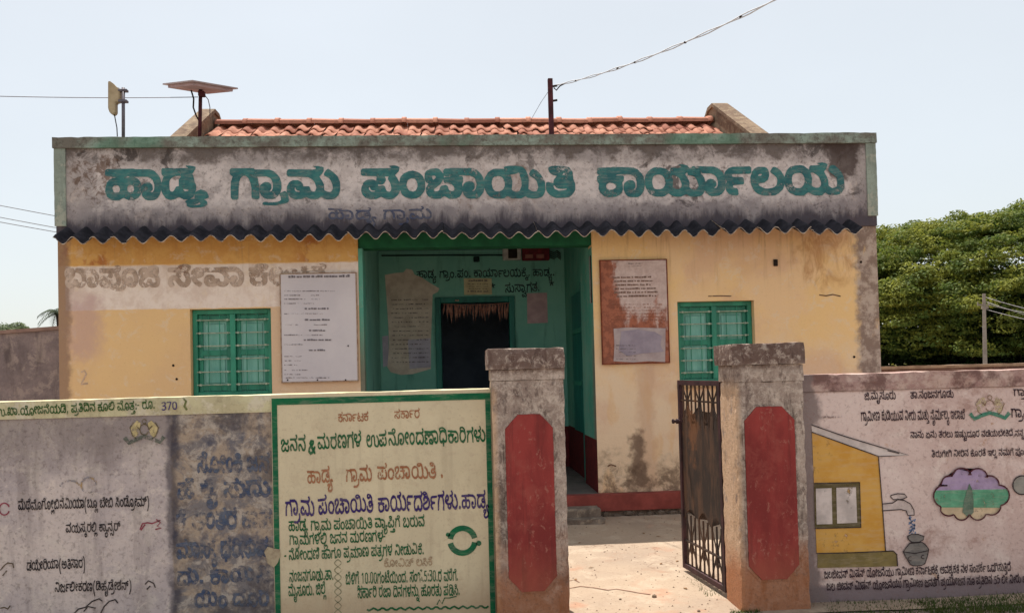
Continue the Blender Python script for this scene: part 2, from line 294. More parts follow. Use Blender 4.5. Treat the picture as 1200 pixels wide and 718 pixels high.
[[5498,-5497,-14488,-13483,-7478,5511,17512,20518,19545,24558,37569,59572,74566,83557,89542,90522,86510,78502,68497,56497,47501,40510,40523,42530,52536,63533,66527,64521,61518,52517,54512,60509,68510,72514,77529,75540,70551,64556,56559,41556,34549,33515,29504,20498]],
[[47497,26501,13510,4526,4546,8560,17568,26572,41570,40586,50596,61597,70595,84585,94564,96539,91520,80506,65499],[42510,52510,66514,75521,80530,82552,77571,60563,47565,49548,41537,32533,16534,25518],[22546,35548,36556,32560,26559,20554,17549],[55576,66578,67582,64584,54583,52580]],
[[71497,62498,51506,40498,22497,7506,3515,3527,7535,17541,31541,39533,39523,35520,27521,27527,23530,16527,16517,24510,39513,47526,56526,62513,74510,80515,82527,78541,65554,56557,4557,2568,5570,66570,78573,81576,82582,77590,71591,66588,69580,65574,56575,52581,54594,59599,68602,82601,91594,96582,95573,91566,80558,93541,96518,103512,113510,118514,120520,118542,122556,130565,146572,167569,180559,189539,188516,180504,169498,152498,143504,139510,139522,145534,157536,164532,165524,162520,151517,153512,158510,171513,176526,174541,170550,161557,147559,137554,133546,132514,125501,116497,104497,90505,80498]],
[[28498,15502,6511,3519,4534,15532,19516,32510,45510,55513,61519,62527,48521,31524,24533,26544,33550,51551,52553,46557,13557,3558,5570,49570,59572,61576,61582,53593,62600,67596,73586,73569,63558,74531,72512,63503,53498],[40534,51536,53538,50540,39539,37536]],
[[-56540,-56528,-22528,-20515,-12506,-505,9491,13484,14475,12469,5463,-14541],[-8528,1475,482,-5517,-9519]],
[[13498,8502,8512,14517,21516,26511,26503,20498],[14538,8544,8552,12557,19558,25554,26544,22540]],
[[4529,4541,36541,36529]],
[[32498,17504,6518,4540,12556,4558,3568,6570,61572,65577,60589,57594,67600,77585,77570,67559,76546,77522,70510,61501,49497],[36510,49511,56515,64529,64539,60549,53555,44558,27554,18540,17532,20521,28513]],
[[18498,4503,5515,25509,42511,49516,51527,45535,20539,18541,19550,36552,45556,49563,47571,36577,25576,16572,11570,6580,21588,42589,56583,62574,63562,59552,51546,62538,66527,64514,55503,40497]],
[[18498,17502,50574,5575,5587,19587,65587,67578,31499]],
[[29498,19502,9515,5532,6561,10575,18584,29589,43589,53584,63571,66554,66526,61511,54502,43497],[33510,41510,47515,52532,51564,47572,39576,30576,25572,21564,18549,22518,26513]],
[[71497,62498,51506,40498,22497,7506,3515,3527,7535,17541,31541,39533,39523,35520,27521,27527,23530,16527,16517,24510,39513,47526,56526,62513,74510,80515,82527,78541,65554,56557,4557,2568,5570,73571,81575,82584,77590,67589,69579,64574,56575,52581,54594,64601,82601,92594,96582,95573,89563,80558,93541,96518,107511,116510,123513,127520,128531,123544,104561,110572,123564,134553,140540,141523,137508,126499,107497,91505,80498]],
[[41480,41499,27497,19498,10504,6512,4536,14556,4558,3568,6570,73572,78577,78585,74589,68591,62588,66581,63575,53574,48582,49592,57600,76602,83599,89592,92583,91572,79559,91538,91516,87507,79499,73497,55499,54480],[25510,36513,44524,53524,57516,62511,74512,78521,78532,73546,64554,52558,39557,28552,20542,17529,19515],[44530,40534,40542,44547,51547,56542,56534,51530]],
[[6498,6532,9544,16556,4558,4569,47570,60574,63580,62586,54591,47588,50582,47575,39574,34577,33590,43601,60602,66600,74592,76585,75571,71564,63559,71549,74538,76499,62499,62524,59541,51554,40558,31554,23543,20530,19499]],
[[-34546,-45533,-46520,-40511,-33507,-24507,-15513,-5507,3493,9490,15478,14469,9460,2454,-4540,3473,481,-6520,-10529,-19529,-24521,-29519,-33521,-34525,-26539]],
[[26497,12502,4515,5524,9531,32550,30558,20559,15554,16544,8540,5541,2549,2559,8567,17571,30572,37569,43563,46555,42541,19522,20513,25510,35511,40516,44525,54526,61514,71510,79513,84522,85532,84552,76572,60563,48565,41570,38576,39586,44593,50596,70595,81587,88579,98550,97520,90504,80498,62498,50506,38498],[54576,64578,66582,62584,52583,51580]],
[[21498,10503,3515,4532,16541,31541,38532,38523,35520,27521,26527,23530,16527,15517,22511,32510,39513,46526,56526,61515,68510,78512,83518,85527,83547,76564,66576,55566,46563,31567,24576,26588,37596,52596,67591,82579,91566,98544,98520,106513,114510,123511,128516,131522,131533,125546,107561,112570,120569,134557,142544,144534,144521,141510,134502,124497,109498,93507,77497,64498,51506,40498],[40576,50578,53582,49584,39584,37580]],
[[30498,20501,11509,4526,5546,15563,33572,46571,60565,71548,73540,72520,82512,93510,99512,103519,103535,94550,83557,74558,74569,102573,103580,96594,106600,116583,116571,112564,104558,115543,118519,127512,139510,144512,149519,151526,149536,140551,129557,121558,121568,124570,150569,150558,159547,164533,162514,154503,144498,130497,112506,101498,84497,76500,65508,49498],[33510,42510,52514,59529,59540,56550,52555,43558,28556,21551,17542,17532,20520,26514]],
[[29452,19467,9492,5514,5540,10565,20589,29600,40600,41598,24563,18530,23493,41455,39452]],
[[26497,18498,11503,6509,4518,9531,30548,32556,27559,18558,15552,17545,7540,2550,5564,17571,30572,37569,43563,46551,42542,21524,18518,20513,25510,32510,39514,46526,55526,59516,66510,75511,81517,84527,79544,72552,59561,63569,67572,83561,93546,97534,97521,91507,76497,62498,50506,38498]],
[[26497,18498,11503,6509,4518,9531,30548,32556,27559,18559,15553,17545,6540,2548,2558,8568,18572,31571,42564,45556,42542,19522,18516,22511,36512,41516,44525,54526,62513,67510,75511,83520,84528,81539,69553,53558,54570,74571,80574,82578,81587,72591,66588,70582,68576,63574,56575,52587,59598,68602,80602,87599,94590,95572,89563,82559,91549,96539,96516,90506,80498,62498,50506,38498]],
[[10497,3512,3524,9535,21540,31538,38534,54512,63510,70516,72528,62548,70555,73554,81543,85530,83512,76502,65497,50499,42504,28524,22527,18526,15520,21501],[30543,19548,24556,39554,47560,30559,21563,17572,21584,30590,43590,52585,59574,60562,54548,43543],[33570,44572,45575,42578,31578,30574]],
[[33497,18501,8510,4522,4538,7550,15558,26563,36564,48562,59553,65540,66527,62513,54503,45498],[30510,45513,52526,52534,48545,38551,24549,17538,19520,24512]],
[[26497,13502,6512,4536,14556,4558,3568,6570,71571,77574,79578,79585,74590,64589,67580,62574,53575,49582,50592,61601,76602,89593,93584,92572,81559,87550,92532,92514,85503,75498,58498,48506,38498],[25510,36513,44524,53524,57515,64510,71510,78514,80525,71523,58525,52531,51540,56549,70552,60557,36556,23547,19538,17526,19515],[67534,74537,71540,64539]],
[[71497,62498,51506,40498,22497,7506,3515,3527,7535,17541,31541,39533,39523,35520,27521,27527,23530,16527,16517,24510,39513,47526,56526,62513,74510,80515,82527,78541,65554,56557,4557,2568,5570,79572,82575,82580,75594,84600,95584,96575,93567,81558,93541,96519,110510,117510,124514,128522,128531,123544,117551,108556,99558,100570,143570,148579,157586,180587,186583,181575,168577,158571,172568,178564,182556,182547,173537,159536,152538,146544,142557,129557,138545,141531,140515,134504,122498,107497,91505,80498],[162547,166547,169550,168555,164557,156556,157550]],
[[8452,7456,24491,29515,29537,26557,20575,7598,9601,20600,29586,38564,43537,43514,39492,27463,19452]],
[[71497,62498,51506,37498,18498,6508,3515,3526,5532,11539,28542,37536,39523,35520,28521,25529,18529,15521,20512,36511,42515,46526,55526,63513,74510,80515,82527,79538,73548,57557,4557,2568,5570,79572,82575,82580,75594,83600,86599,94586,96575,92565,81558,93541,96522,90505,82499]],
[[10497,3512,3524,10535,21540,32538,38534,54512,63510,70516,72528,62548,70555,73554,81543,85530,84512,76502,65497,50499,43504,29524,23527,18526,15520,21501],[41538,35542,34550,39555,45555,50552,51545,47539],[4558,3568,5571,70572,72581,64594,72600,75599,81591,85580,83568,77561,66558]],
[[-2547,-13538,-13524,-17521,-17514,1489,4499,1510,12513,17502,16488,29486,28479,24476,26464,22458,16454],[2464,10464,14468,13474,7477,476,-2527,-2533]],
[[27498,18501,9509,6524,10537,4537,3539,4548,31550,30557,3558,4570,23570,53570,54558,45557,45549,67548,69546,68538,61536,66526,66516,62508,48498],[30510,42510,52517,52529,42536,30536,21530,20517]],
[[-40542,-45536,-46522,-41515,-35511,-22511,-15516,-3530,6470,8475,8485,504,8510,11509,17500,21486,21473,14462,4457,-8541,-24524,-29522,-33523,-34527,-29539]],
[[32498,17504,6518,4540,12556,4558,4570,80570,90584,101588,113588,122585,123582,117574,105577,95571,109568,116562,119549,115540,106536,92537,83544,79557,70557,78538,78526,73513,58500],[36510,49511,56515,64529,64539,60549,53555,44558,27554,18540,17532,20521,28513],[99547,103547,106550,105555,100557,93556,94550]],
[[30498,17504,6520,4543,12560,21568,32572,46572,55568,65560,71548,73540,72520,82512,96511,104522,102540,96549,89554,75558,74568,76570,100573,103578,103584,98590,90590,87588,91584,91578,86574,80574,74580,73588,77595,85601,100602,108599,115589,117578,114568,103558,116540,118519,127512,138510,145513,150521,150533,146544,140551,126561,130569,135571,150561,160546,164534,164521,158507,151501,142497,126498,113506,101498,84497,65508,49498],[33510,42510,52514,59529,59540,56550,52555,43558,28556,21551,17542,17532,20520,26514]],
[[32498,16504,6519,4541,12558,8568,8579,11586,20592,44593,58586,70572,77552,78528,73514,63503,49497],[36510,49511,56515,64529,64540,59550,45557,35557,26553,20546,17536,22519,28513],[57567,51575,41580,30581,23578,21573,22567,33570,46570]],
[[41498,23504,9516,4532,6556,17568,25572,35572,43568,48562,49550,47541,63541,63544,60556,66568,75572,85572,92568,100561,104551,105534,101520,92508,80501,64497],[46510,74513,87522,91535,90550,85558,80560,75558,74548,86538,86531,83529,47529,44538,32533,17534,24520,34513],[21546,35548,36556,32560,26559,20554,18548]],
[[10497,3512,3524,10535,21540,32538,38534,54512,63510,70516,72528,62548,70555,73554,81543,85530,84512,76502,65497,50499,43504,29524,23527,18526,15520,21501],[41538,35542,34550,39555,45555,50552,51545,47539],[3558,2568,4571,71570,72560,70558]],
[[10497,3508,3524,7533,14538,24540,34537,51515,59510,70513,75525,73551,62571,55576,49568,43565,33563,23566,18571,15578,16586,20591,30597,40597,51594,66586,77574,85558,89542,89523,83508,77501,66497,56497,46501,28524,21527,17524,15517,21501],[32576,41578,44582,40584,30583,28579]],
[[29498,14501,5511,4524,10534,3546,5561,13567,24570,68570,70568,70560,67557,24557,17554,16548,20543,49539,48528,26528,18523,19514,32510,32500]],
[[17498,6504,2516,4526,11533,4544,4556,12568,22572,35572,51563,63571,79572,95563,101553,104540,104524,101513,93502,86498,64499,52511,53527,59535,65538,81535,86528,85518,82516,74517,73525,68526,64517,70510,83511,90520,90540,84555,79558,69559,61554,56544,47543,37557,26559,20556,16550,19543,34538,35529,33527,19524,16519,17514,26509,38514,45505,34498]],
[[28497,15500,7507,3516,4532,11542,20547,43546,40552,32557,3558,2568,5570,76571,82574,84578,84585,79590,68589,72580,66574,58575,54582,55592,66601,81602,94593,97576,90563,78558,53556,57545,76548,89543,97532,97514,91505,81498,63498,50506,39498],[26510,37511,43519,42530,33536,24535,17528,17516],[67510,78511,84519,82530,74536,63535,57528,58516]],
[[-17553,-29548,-36539,-38522,-34513,-27508,-19506,-10507,-5511,-2518,-4529,-10534,-24536,-14542,-2541,6464,9471,10480,2495,9507,2520,11526,21514,22503,18495,22481,21465,16456,6449],[-25524,-16524,-15518,-23519]],
[[24498,11502,5508,3515,4528,13537,40544,42551,38557,27557,22552,23544,12541,9550,9557,2558,2568,5570,42570,60573,62580,55594,63600,69594,75584,75574,73567,65559,74545,75523,68510,59503,44497],[26510,44511,58519,62528,62538,58549,55552,54550,52539,46533,17524,16520,17515]],
[[10497,4508,3523,7532,14538,24540,35537,52514,59510,66511,69514,72528,68540,56553,44558,5558,3560,4570,87571,101586,111589,123587,131583,125574,111577,103572,117568,124562,126549,120539,111535,99537,91544,87558,71558,81544,85528,83511,75501,65497,50499,43504,29524,23527,18526,15520,21501],[107547,113548,114552,113555,107558,100556,102550]],
[[4494,-7500,-18490,-19485,-16480,-11475,-6474,5516,9514,14515,16519,16546,17553,22562,32571,44575,60575,69573,81564,86559,92546,93538,93521,90510,87504,81498,75495,68494,56494,46498,36509,29500,23495,17494],[62514,67514,70517,73529,72540,67549,61554,50555,42553,38548,36542,37531,44537,51540,61539,67534,69528,69524,68520]],
[[26494,16498,6507,2518,3532,535,-462,-452,3552,28552,31553,18558,13564,10570,10577,13585,20591,26594,43593,49590,54585,58580,60573,60560,59553,69552,72546,72538,68532,69527,69515,65505,58499,49495],[30514,41514,48519,49522,48528,42532,32533,25529,23526,23520,25516],[32574,34575,32575]],
[[26493,17495,10498,5503,2510,1515,2525,8535,2539,-1452,-1441,2566,8572,16575,31575,39572,50560,58555,67554,69556,70559,68568,72573,84575,87573,90569,91556,88544,94536,98525,98513,94504,88498,78494,62494,50500,39495],[25514,31514,36516,41527,44530,57529,60526,62518,68514,73514,76516,77520,76525,72534,61533,44538,23521,22517],[21546,23546,28551,28554,26556,21556,19554,19552]],
[[9494,4498,507,-476,4534,11540,16543,25544,37540,44532,55516,59514,63514,66516,68528,62542,58547,50552,44554,5554,2555,-441,572,5574,65575,68576,68579,66584,61590,61594,63598,68602,73604,77602,81598,87588,89580,88570,84563,77557,85544,89530,88515,83504,77498,70494,65493,51494,41501,28519,25522,22523,19521,19517,25504,25500,21497,14494]],
[[27493,15496,4504,-484,-472,4540,10546,19551,31552,1555,-442,-429,4574,51574,52575,50582,50588,52594,57601,69606,81606,86604,91602,97596,100588,101575,98567,92560,87557,79554,60554,59552,60551,68552,81551,90547,95542,99536,101527,101518,98508,90498,78494,63494,50500,37494],[27514,36514,40520,39528,36531,33532,26532,20527,20522,21518,23515],[67514,76514,80520,79528,73532,66532,61527,60522,61518,64515],[75575,80578,80583,78586,75586]],
[[-18557,-31551,-39543,-42534,-41518,-36510,-27504,-16502,-8504,-2509,1483,472,-7537,-3537,3467,6473,5483,-1506,-502,5506,4510,-1483,-478,6529,9530,13529,20522,25510,25502,22495,26482,25465,19453,7446,-1557]],
[[9494,4498,507,-488,528,4535,12541,20544,30543,31553,29554,2555,-441,572,5574,67575,68580,61591,61596,68602,73604,77603,81598,87588,89581,89572,87566,84562,77557,85544,89531,88515,83504,77498,70494,65493,51494,41501,28519,25522,22523,19521,19517,25504,25500,21497,14494],[59514,62514,66516,68528,65536,58546,60554,54554,55548,54541,50536,44533,53518]],
[[6494,-3502,-10497,-16490,-19485,-17480,-11474,-8473,-4474,5516,11514,18514,24519,25530,21542,14550,2558,1564,8574,13575,19573,27567,38556,44544,46532,46522,44512,41506,34499,28495,22494]],
[[41494,33495,20501,14505,6514,530,547,1555,8565,14571,24575,35575,43573,50567,53559,53545,56545,58546,56554,57561,60567,68574,74575,85575,95571,103563,108552,108534,107526,99510,90502,83498,65494],[47514,57514,68516,77519,83524,81525,53525,44526,40532,32530,23529,24526,30519,39516],[84545,87545,86551,83554,80556,77555,77550],[23550,31550,33552,32556,26555,23552]],
[[27494,13499,5507,-483,-468,1536,4538,15536,20534,22545,29553,2555,-442,-430,2573,5574,54575,57576,57580,55586,50590,50594,53599,61604,66603,70599,77586,78570,74563,68557,71546,75540,78532,77515,70503,60497,48494],[31514,45514,55518,55519,48518,34518,27522,21529,20529,20525,22519]],
[[32494,23496,15501,7509,2517,524,540,5552,558,570,2573,5574,58575,61577,60581,53592,54596,62602,68604,74598,80588,81581,81571,78564,73558,78550,81539,80521,74507,63498,50494],[37514,47515,54518,58522,60530,60538,57546,51552,44554,35553,28551,23544,21535,22528,25521,30516]],
[[71493,61495,51500,38494,21494,10498,4504,-486,-472,4538,9542,16545,29545,36542,41537,43529,59529,61526,64517,68514,73514,76516,79526,76536,72544,66549,59553,1555,-1441,-1431,572,4574,69574,77575,78576,78580,71592,71595,74598,84604,88602,94594,99585,100574,125574,129572,131569,131559,141547,145532,144518,140506,134500,122494,105494,91500,81495],[24514,32514,35516,26517,23520,21526,19524,19519],[110514,116514,122517,124525,123537,119544,114549,107553,99554,96556,94562,88557,88556,96542,99534,100520,104516]],
[[9494,4498,507,-488,528,4535,12541,20544,30543,31553,29554,1555,-1440,-1430,1573,4574,85574,95587,102591,110592,119592,129589,134585,133580,128572,122570,126565,129557,129546,124537,113532,103532,95535,86542,89530,88516,84506,77498,66493,55493,50495,40501,28519,23523,20521,19517,25504,25500,21497,14494],[59514,62514,66516,68528,65536,58546,60554,54554,55548,54541,50536,44533,53518],[83548,83553,81554,80553],[106552,109552,108553,105554]],
[[-3551,-11547,-17540,-18526,-21521,-21512,-17508,-508,498,-2492,-1488,1515,11517,15516,18511,20503,21493,28492,32488,32479,30474,29464,25455,16450],[3468,10469,10472,7473,1472,1469]],
[[40477,37480,37494,26493,15496,7502,2511,519,537,6552,2555,558,570,2573,5574,66574,73575,75576,74580,69589,67593,68597,76603,81604,84602,89596,95586,96580,95569,92564,86558,92547,95538,96522,94513,90504,81496,74494,58494,59481,56477],[26514,30514,34516,39527,44530,56529,58526,59519,62515,67514,71515,75523,75532,72540,67547,62551,56553,45554,37553,31550,24541,21529,22518]],
[[32494,23496,14501,7509,2518,534,542,8558,4568,4580,8588,14593,20596,27598,45597,61589,68582,73574,77567,81552,81528,76511,71505,65500,58496,50494],[37514,47515,54518,58522,60530,60539,56547,52551,44554,37554,28550,23544,21535,22528,25521,30516],[25572,32574,44574,44575,42576,30577,26576]],
[[71493,61495,51500,38494,21494,10498,4504,-486,-472,4538,9542,17545,29545,36542,41537,43529,59529,61526,64517,68514,74514,78519,79526,76536,71544,64550,56554,18554,3554,556,-1442,-1432,1573,4574,69574,76575,78576,78579,71592,72596,82604,86604,89601,97588,99580,97567,88556,93548,98538,99528,99516,94504,88498,79494],[24514,32514,35516,26517,23520,21526,19524,19519]],
[[12494,8497,4502,4513,8518,13520,21520,27516,29512,29502,27498,22495]],
[[9494,4498,507,-476,4535,10540,17543,15549,20558,14567,13575,14580,17586,22591,30594,43594,49591,58584,62577,64570,63557,68559,73559,78554,83547,88536,89519,87512,82502,77498,70494,65493,51494,40501,28519,25522,22523,19521,19517,25504,25500,21497,13494],[59514,62514,66516,68522,68528,65536,58546,52542,39538,54518]],
[[10497,4508,3524,7533,14538,24540,35537,52514,59510,67511,72522,68540,56553,45558,4558,3570,16571,71570,71558,81543,85522,82510,76502,66497,56497,44503,29524,21527,17524,15517,21501]],
[[23498,9508,5515,3527,6541,14554,9564,9570,13577,22582,30583,33578,33571,24568,23563,44555,48550,49540,46533,39527,29524,17526,19516,24511,36510,44515,48526,58526,69511,81511,86519,85526,80532,61538,62549,78550,83556,81564,70570,75581,87577,96565,96552,89541,97532,99524,96507,91501,82497,65498,54506,42498],[23537,35539,36544,32547,22544,19539]],
[[23498,6514,9534,20544,16551,16557,25574,31577,47571,50567,50560,49550,40540,45534,51541,59539,60532,54520,60510,60505,56501,51501,46506],[25514,37519,30530,28532,21527,20519],[31554,36556,36560,34560]],
[[6498,6532,9544,16556,4558,4569,60572,63579,55593,64600,73591,76581,75568,65560,64558,71548,75534,76499,62499,62524,59541,51554,40558,31554,23543,20530,19499]],
[[38498,31501,25507,26520,12528,5536,3553,6562,12568,20572,32571,40567,45558,42546,35540,23537,38531,54531,66535,71541,72550,64557,51559,52570,68571,72574,72583,65594,75600,84588,86572,79562,85552,85538,79528,66520,66510,61501,52497],[44509,50510,53513,53516,47520,40519,37515,39511],[17550,29551,32556,29559,19558,15552]],
[[26497,13502,6512,4536,14556,4558,4569,74571,78576,77583,71593,75597,80600,83598,92580,89567,79558,86550,91538,92522,89510,82501,74497,61498,48506,38498],[25510,36513,44526,53526,57516,62511,74512,78522,78536,74546,64554,52558,39557,28553,20542,17529,19515]],
[[75497,58502,53510,52518,55526,60531,76533,86526,86514,84512,75513,74520,70521,65518,66513,78509,88514,92526,90536,86543,78547,65544,56535,47535,36546,20545,17540,19536,35533,36531,35522,24521,17518,17513,21510,28510,38514,46506,42501,30497,12499,5506,4519,10528,5536,4546,14557,4558,5570,90570,92560,90556,97550,104538,104516,101509,93501],[51551,60556,53557,43557]],
[[41480,41499,22497,10505,4520,4535,13556,8569,8579,11586,18591,28594,47593,69584,84568,90550,92523,89511,83502,74497,55499,55481],[25510,36513,44526,53526,57516,62511,74512,78522,78532,74545,65553,55557,40557,28552,20542,17529,19516],[24565,39570,56570,70565,63572,46580,32581,22576,21570]],
[[7498,-8494,-22474,-11468,-1482,5513,12510,23512,29520,30532,22549,6560,13572,25565,38550,44534,43518,38508,30500,22497]],
[[26497,18498,11503,6509,4518,9531,30548,32556,27559,18559,15553,17545,6540,2550,2559,6565,17571,30572,38569,45559,46550,42542,19522,18516,20512,35511,39514,44526,55526,59516,65511,73510,79514,81521,76533,70536,53538,54548,69548,72553,70557,54558,53568,56570,81570,85549,97546,96538,90535,94524,94514,90504,78498,65497,49506,38498]],
[[30498,17504,6520,4543,13562,22568,32572,46572,55568,65560,71548,73540,71519,82511,92510,100516,104528,104545,99565,95572,81564,66565,59572,57583,65594,78597,95592,107579,117552,117520,126512,133510,144512,148517,151526,148539,143548,126561,130569,133572,139569,155555,164534,163520,157505,147498,130497,112507,101499,83497,64507,49498],[33510,42510,52514,59529,59540,56550,52555,43558,28556,21551,17542,17532,20520,26514],[73576,83578,85582,82584,72584,70580]],
[[24498,11502,5508,3515,3528,13537,41545,45553,39556,25555,22552,23544,12541,9549,9556,19568,7574,4584,7594,15600,25602,38598,51586,58563,69553,75540,74520,67507,49498],[26510,45511,58519,62534,58545,56543,46532,17524,17515],[42568,44569,42576,38574,34569],[20580,30582,32587,29589,19588,17584]],
[[71497,62498,51506,36497,22497,14501,6507,3514,4531,14541,29541,37536,39523,35520,28521,25529,18529,15521,20512,36511,42515,46526,55526,63513,68510,77511,81516,82528,78541,69552,56557,4557,2569,82569,82556,90546,95534,95516,91507,86501]],
[[71497,61498,51506,40498,22497,7506,3515,4532,14541,28541,37536,38524,36520,28521,25529,17528,15517,24510,39513,47526,56526,60515,66511,77512,81517,82527,72548,82556,94537,95516,91507,85501],[34543,25547,28556,45554,52560,38558,27563,22571,22578,26584,37590,52589,61581,65571,65559,59548,49543],[39570,50573,45578,35577,35572]],
[[7498,-4497,-15484,-7477,3513,11510,19510,26515,29524,27540,22548,12556,5562,12572,31558,40543,42524,39510,31502,21497]],
[[17498,6504,2516,4526,11533,4544,4556,12568,22572,35572,52563,63571,74572,67577,64583,65592,71600,89602,101595,106585,106572,99558,104540,104525,98508,86498,65498,55507,52522,55530,60535,75538,85531,85518,82516,74517,73525,68526,64522,65514,74509,86514,90520,91534,89546,84554,79558,69559,61554,56544,47543,37557,26559,20556,16550,19543,34538,35529,33527,19524,16519,17514,26509,38514,45505,34498],[88568,93571,94574,91573,84571],[79584,90585,91588,88590,79590,77586]],
[[71497,62498,51506,37498,18498,7506,3514,3526,7534,14541,27542,37536,39523,35520,28521,25529,18529,15521,20512,26510,38512,47526,56526,61515,68510,74510,79514,82522,81532,75546,66553,56557,2558,4570,53570,81573,82580,75594,85600,94586,96575,92565,81558,93541,96518,107511,116510,124514,128524,126538,121546,111555,99558,100570,126570,128558,140540,141531,140515,134504,128500,107497,91505,80498]],
[[21498,10503,3515,4532,16541,31541,38532,38523,35520,27521,26527,23530,16527,15517,22511,32510,39513,46526,56526,61515,67510,76511,82517,85527,83547,78561,67575,64577,57568,46563,34565,25574,26588,37596,59595,76584,89570,97550,98526,93508,88502,77497,64498,51506,40498],[40576,50578,53582,49584,39584,37580]],
[[27498,16502,8510,6524,10536,3537,3546,4548,30549,32556,29557,4558,3568,5570,40570,52573,56578,55586,52589,45591,39588,43584,42576,35574,29575,25582,27592,33599,41602,52602,64595,69583,68570,61562,45558,45550,68548,69539,61536,66527,66516,58503,44497],[30510,42510,52517,52529,42536,30536,21530,20517]],
[[26497,13502,6512,4536,14556,4558,4570,92570,103584,114588,126588,136584,130574,120576,112575,108571,123568,131559,131545,123537,118536,104537,96544,92557,84557,93527,92514,85503,75498,63497,48506,38498],[25510,36513,44524,53524,57515,64510,71510,78514,80525,71523,58525,52531,51540,56549,70552,60557,36556,23547,19538,17526,19515],[67534,74537,71540,64539],[111547,116547,119550,118555,113557,105556,107550]],
[[37498,20504,8518,4530,4546,8560,17568,25572,39571,47564,49550,44539,32534,16533,26517,44510,66514,77526,79537,76546,60562,68572,84559,90547,91527,86514,77504,65499],[22546,35548,36556,32560,26559,20554,17549]],
[[28498,15502,8509,3519,3533,15532,18519,26512,45510,54513,61519,62528,49522,37521,29526,24534,25543,29548,37551,47551,52552,46557,4558,3569,60570,67544,73534,74519,67505,48497],[40534,51536,53538,50540,39539,37536]],
[[26497,18498,11503,6509,4518,9531,30548,32556,27559,18558,15552,17545,7540,2550,5564,17571,31571,38569,52553,68550,74554,76561,61558,51562,45571,47582,55589,69590,78587,87576,89556,87549,80542,62537,44544,20524,18517,22511,32510,39514,44526,54526,62513,74510,80514,81520,77533,86539,94525,94514,91506,86501,78497,63498,50506,38498],[63570,73574,67579,58576,58572]],
[[38498,20504,9516,4531,6556,12564,21571,35572,44568,49558,49548,45540,35534,16533,22521,30514,52510,68515,78526,80535,78545,72554,64558,53558,53569,77573,80580,79586,71591,65590,63588,67583,66577,62574,55574,49581,49590,53595,64602,75602,83600,90592,93574,89566,83561,93541,90520,81507,71501,57497],[22546,35548,36556,32560,26559,20554,17549]],
[[38498,31501,25507,26520,12528,6534,3543,3554,6562,14569,21572,34571,33580,35588,40594,49596,65595,78585,86568,87550,82533,66520,66510,63503,53498],[44509,50510,53513,53516,47520,40519,37515,39511],[44531,64534,72544,74558,71570,58564,44564,45553,42546,35540,23537,30533],[17550,29551,32556,29559,19558,15552],[49576,59578,61582,58584,47583,46579]],
[[-36547,-37529,-34520,-27510,-19506,-8506,490,8479,10465,9453,-547,-4523,-8518,-15516,-22523,-25546]],
[[33498,32570,17560,10568,22579,34589,46587,46500]],
[[23498,9507,4520,5539,14554,9565,12577,22582,31582,33571,24568,23564,26561,43556,49546,48536,42528,30524,17526,18517,24511,34510,41513,50526,60525,63516,69511,78510,83513,86523,81532,75535,61538,62549,72549,80552,79557,52558,51569,82573,86579,85586,81590,71590,70588,73584,73578,69574,62574,56581,57593,66601,82602,91598,98589,99574,93563,94550,89541,97532,99524,98512,93503,83498,70497,54506,42498],[23537,35539,36544,32547,22544,19539]],
[[26497,18498,11503,6509,4518,9531,30548,32556,27559,18558,15552,17545,7540,2548,2559,12570,30572,38569,54552,61550,70552,71558,53557,51560,52570,73571,81576,80587,72591,65588,69582,66575,57574,53577,51582,53593,60600,66602,84600,92592,94586,93571,85561,82545,76540,66537,53539,44543,20524,18516,22511,32510,39514,44525,54526,62513,74510,80514,81520,77533,86539,94526,93510,86501,78497,63498,50506,38498]],
[[21498,7502,7515,27509,39510,49517,52528,49535,42541,36542,15541,9545,11584,14587,38587,58587,59576,25574,23555,43554,57548,65536,65520,59508,50501,39497]],
[[32498,17504,6518,4540,12556,4558,3568,6570,48570,60573,65582,62589,54591,48588,52582,51576,46574,39574,35579,33586,37594,43600,61602,72596,77586,78575,75568,67559,76546,78527,73513,61501,49497],[36510,49511,56515,64529,64539,60549,53555,44558,27554,18540,17532,20521,28513]],
[[26497,18498,11503,6509,4518,9531,30548,32556,27559,18559,15553,17545,6540,2548,2558,8567,18572,31571,38569,52553,66550,71552,72557,52558,51569,78570,85560,84548,77540,67537,53539,44543,20524,18517,22511,32510,39514,44526,54526,62513,74510,80514,81520,77533,87539,93528,94514,86501,78497,64497,50506,38498]],
[[8453,-2539,-14541,-29539,-39529,-39516,-28507,-14508,479,4488,505,9510,15501,16482,7468,12464,19464,22456,19453],[-22530,-9528,-16519,-22518,-26520,-26526]],
[[-548,-14542,-23547,-40545,-48536,-49526,-41517,-29516,-23520,-22531,-30532,-35526,-37530,-35535,-27536,-22534,-18527,-11527,-5535,463,6469,3477,-3517,-19517,-20508,3495,4499,510,7514,11514,15507,17496,11486,17476,17463,11455]],
[[22542,12549,24567,5569,5581,9583,28578,27599,39600,42598,40580,41578,59583,63582,64569,45566,56548,44542,34559,26543]],
[[71492,66503,48497,34497,25500,17507,15522,18528,25534,38537,48536,57533,68525,72533,72549,66557,55558,48545,38545,32555,27558,18557,15552,17543,7539,2546,2558,10568,16571,30571,42563,54571,67571,75567,81561,85549,85534,77513,83495],[37510,49510,59514,58517,49523,36524,30522,28518,29513]],
[[38498,19504,6522,4546,7557,12565,21571,35572,42569,47564,49550,44539,32534,16533,26517,38511,50510,71517,78525,80534,78544,72554,67557,53558,54570,78569,79564,87556,92546,92524,86512,72501,58497],[22546,35548,36556,32560,26559,20554,17549]],
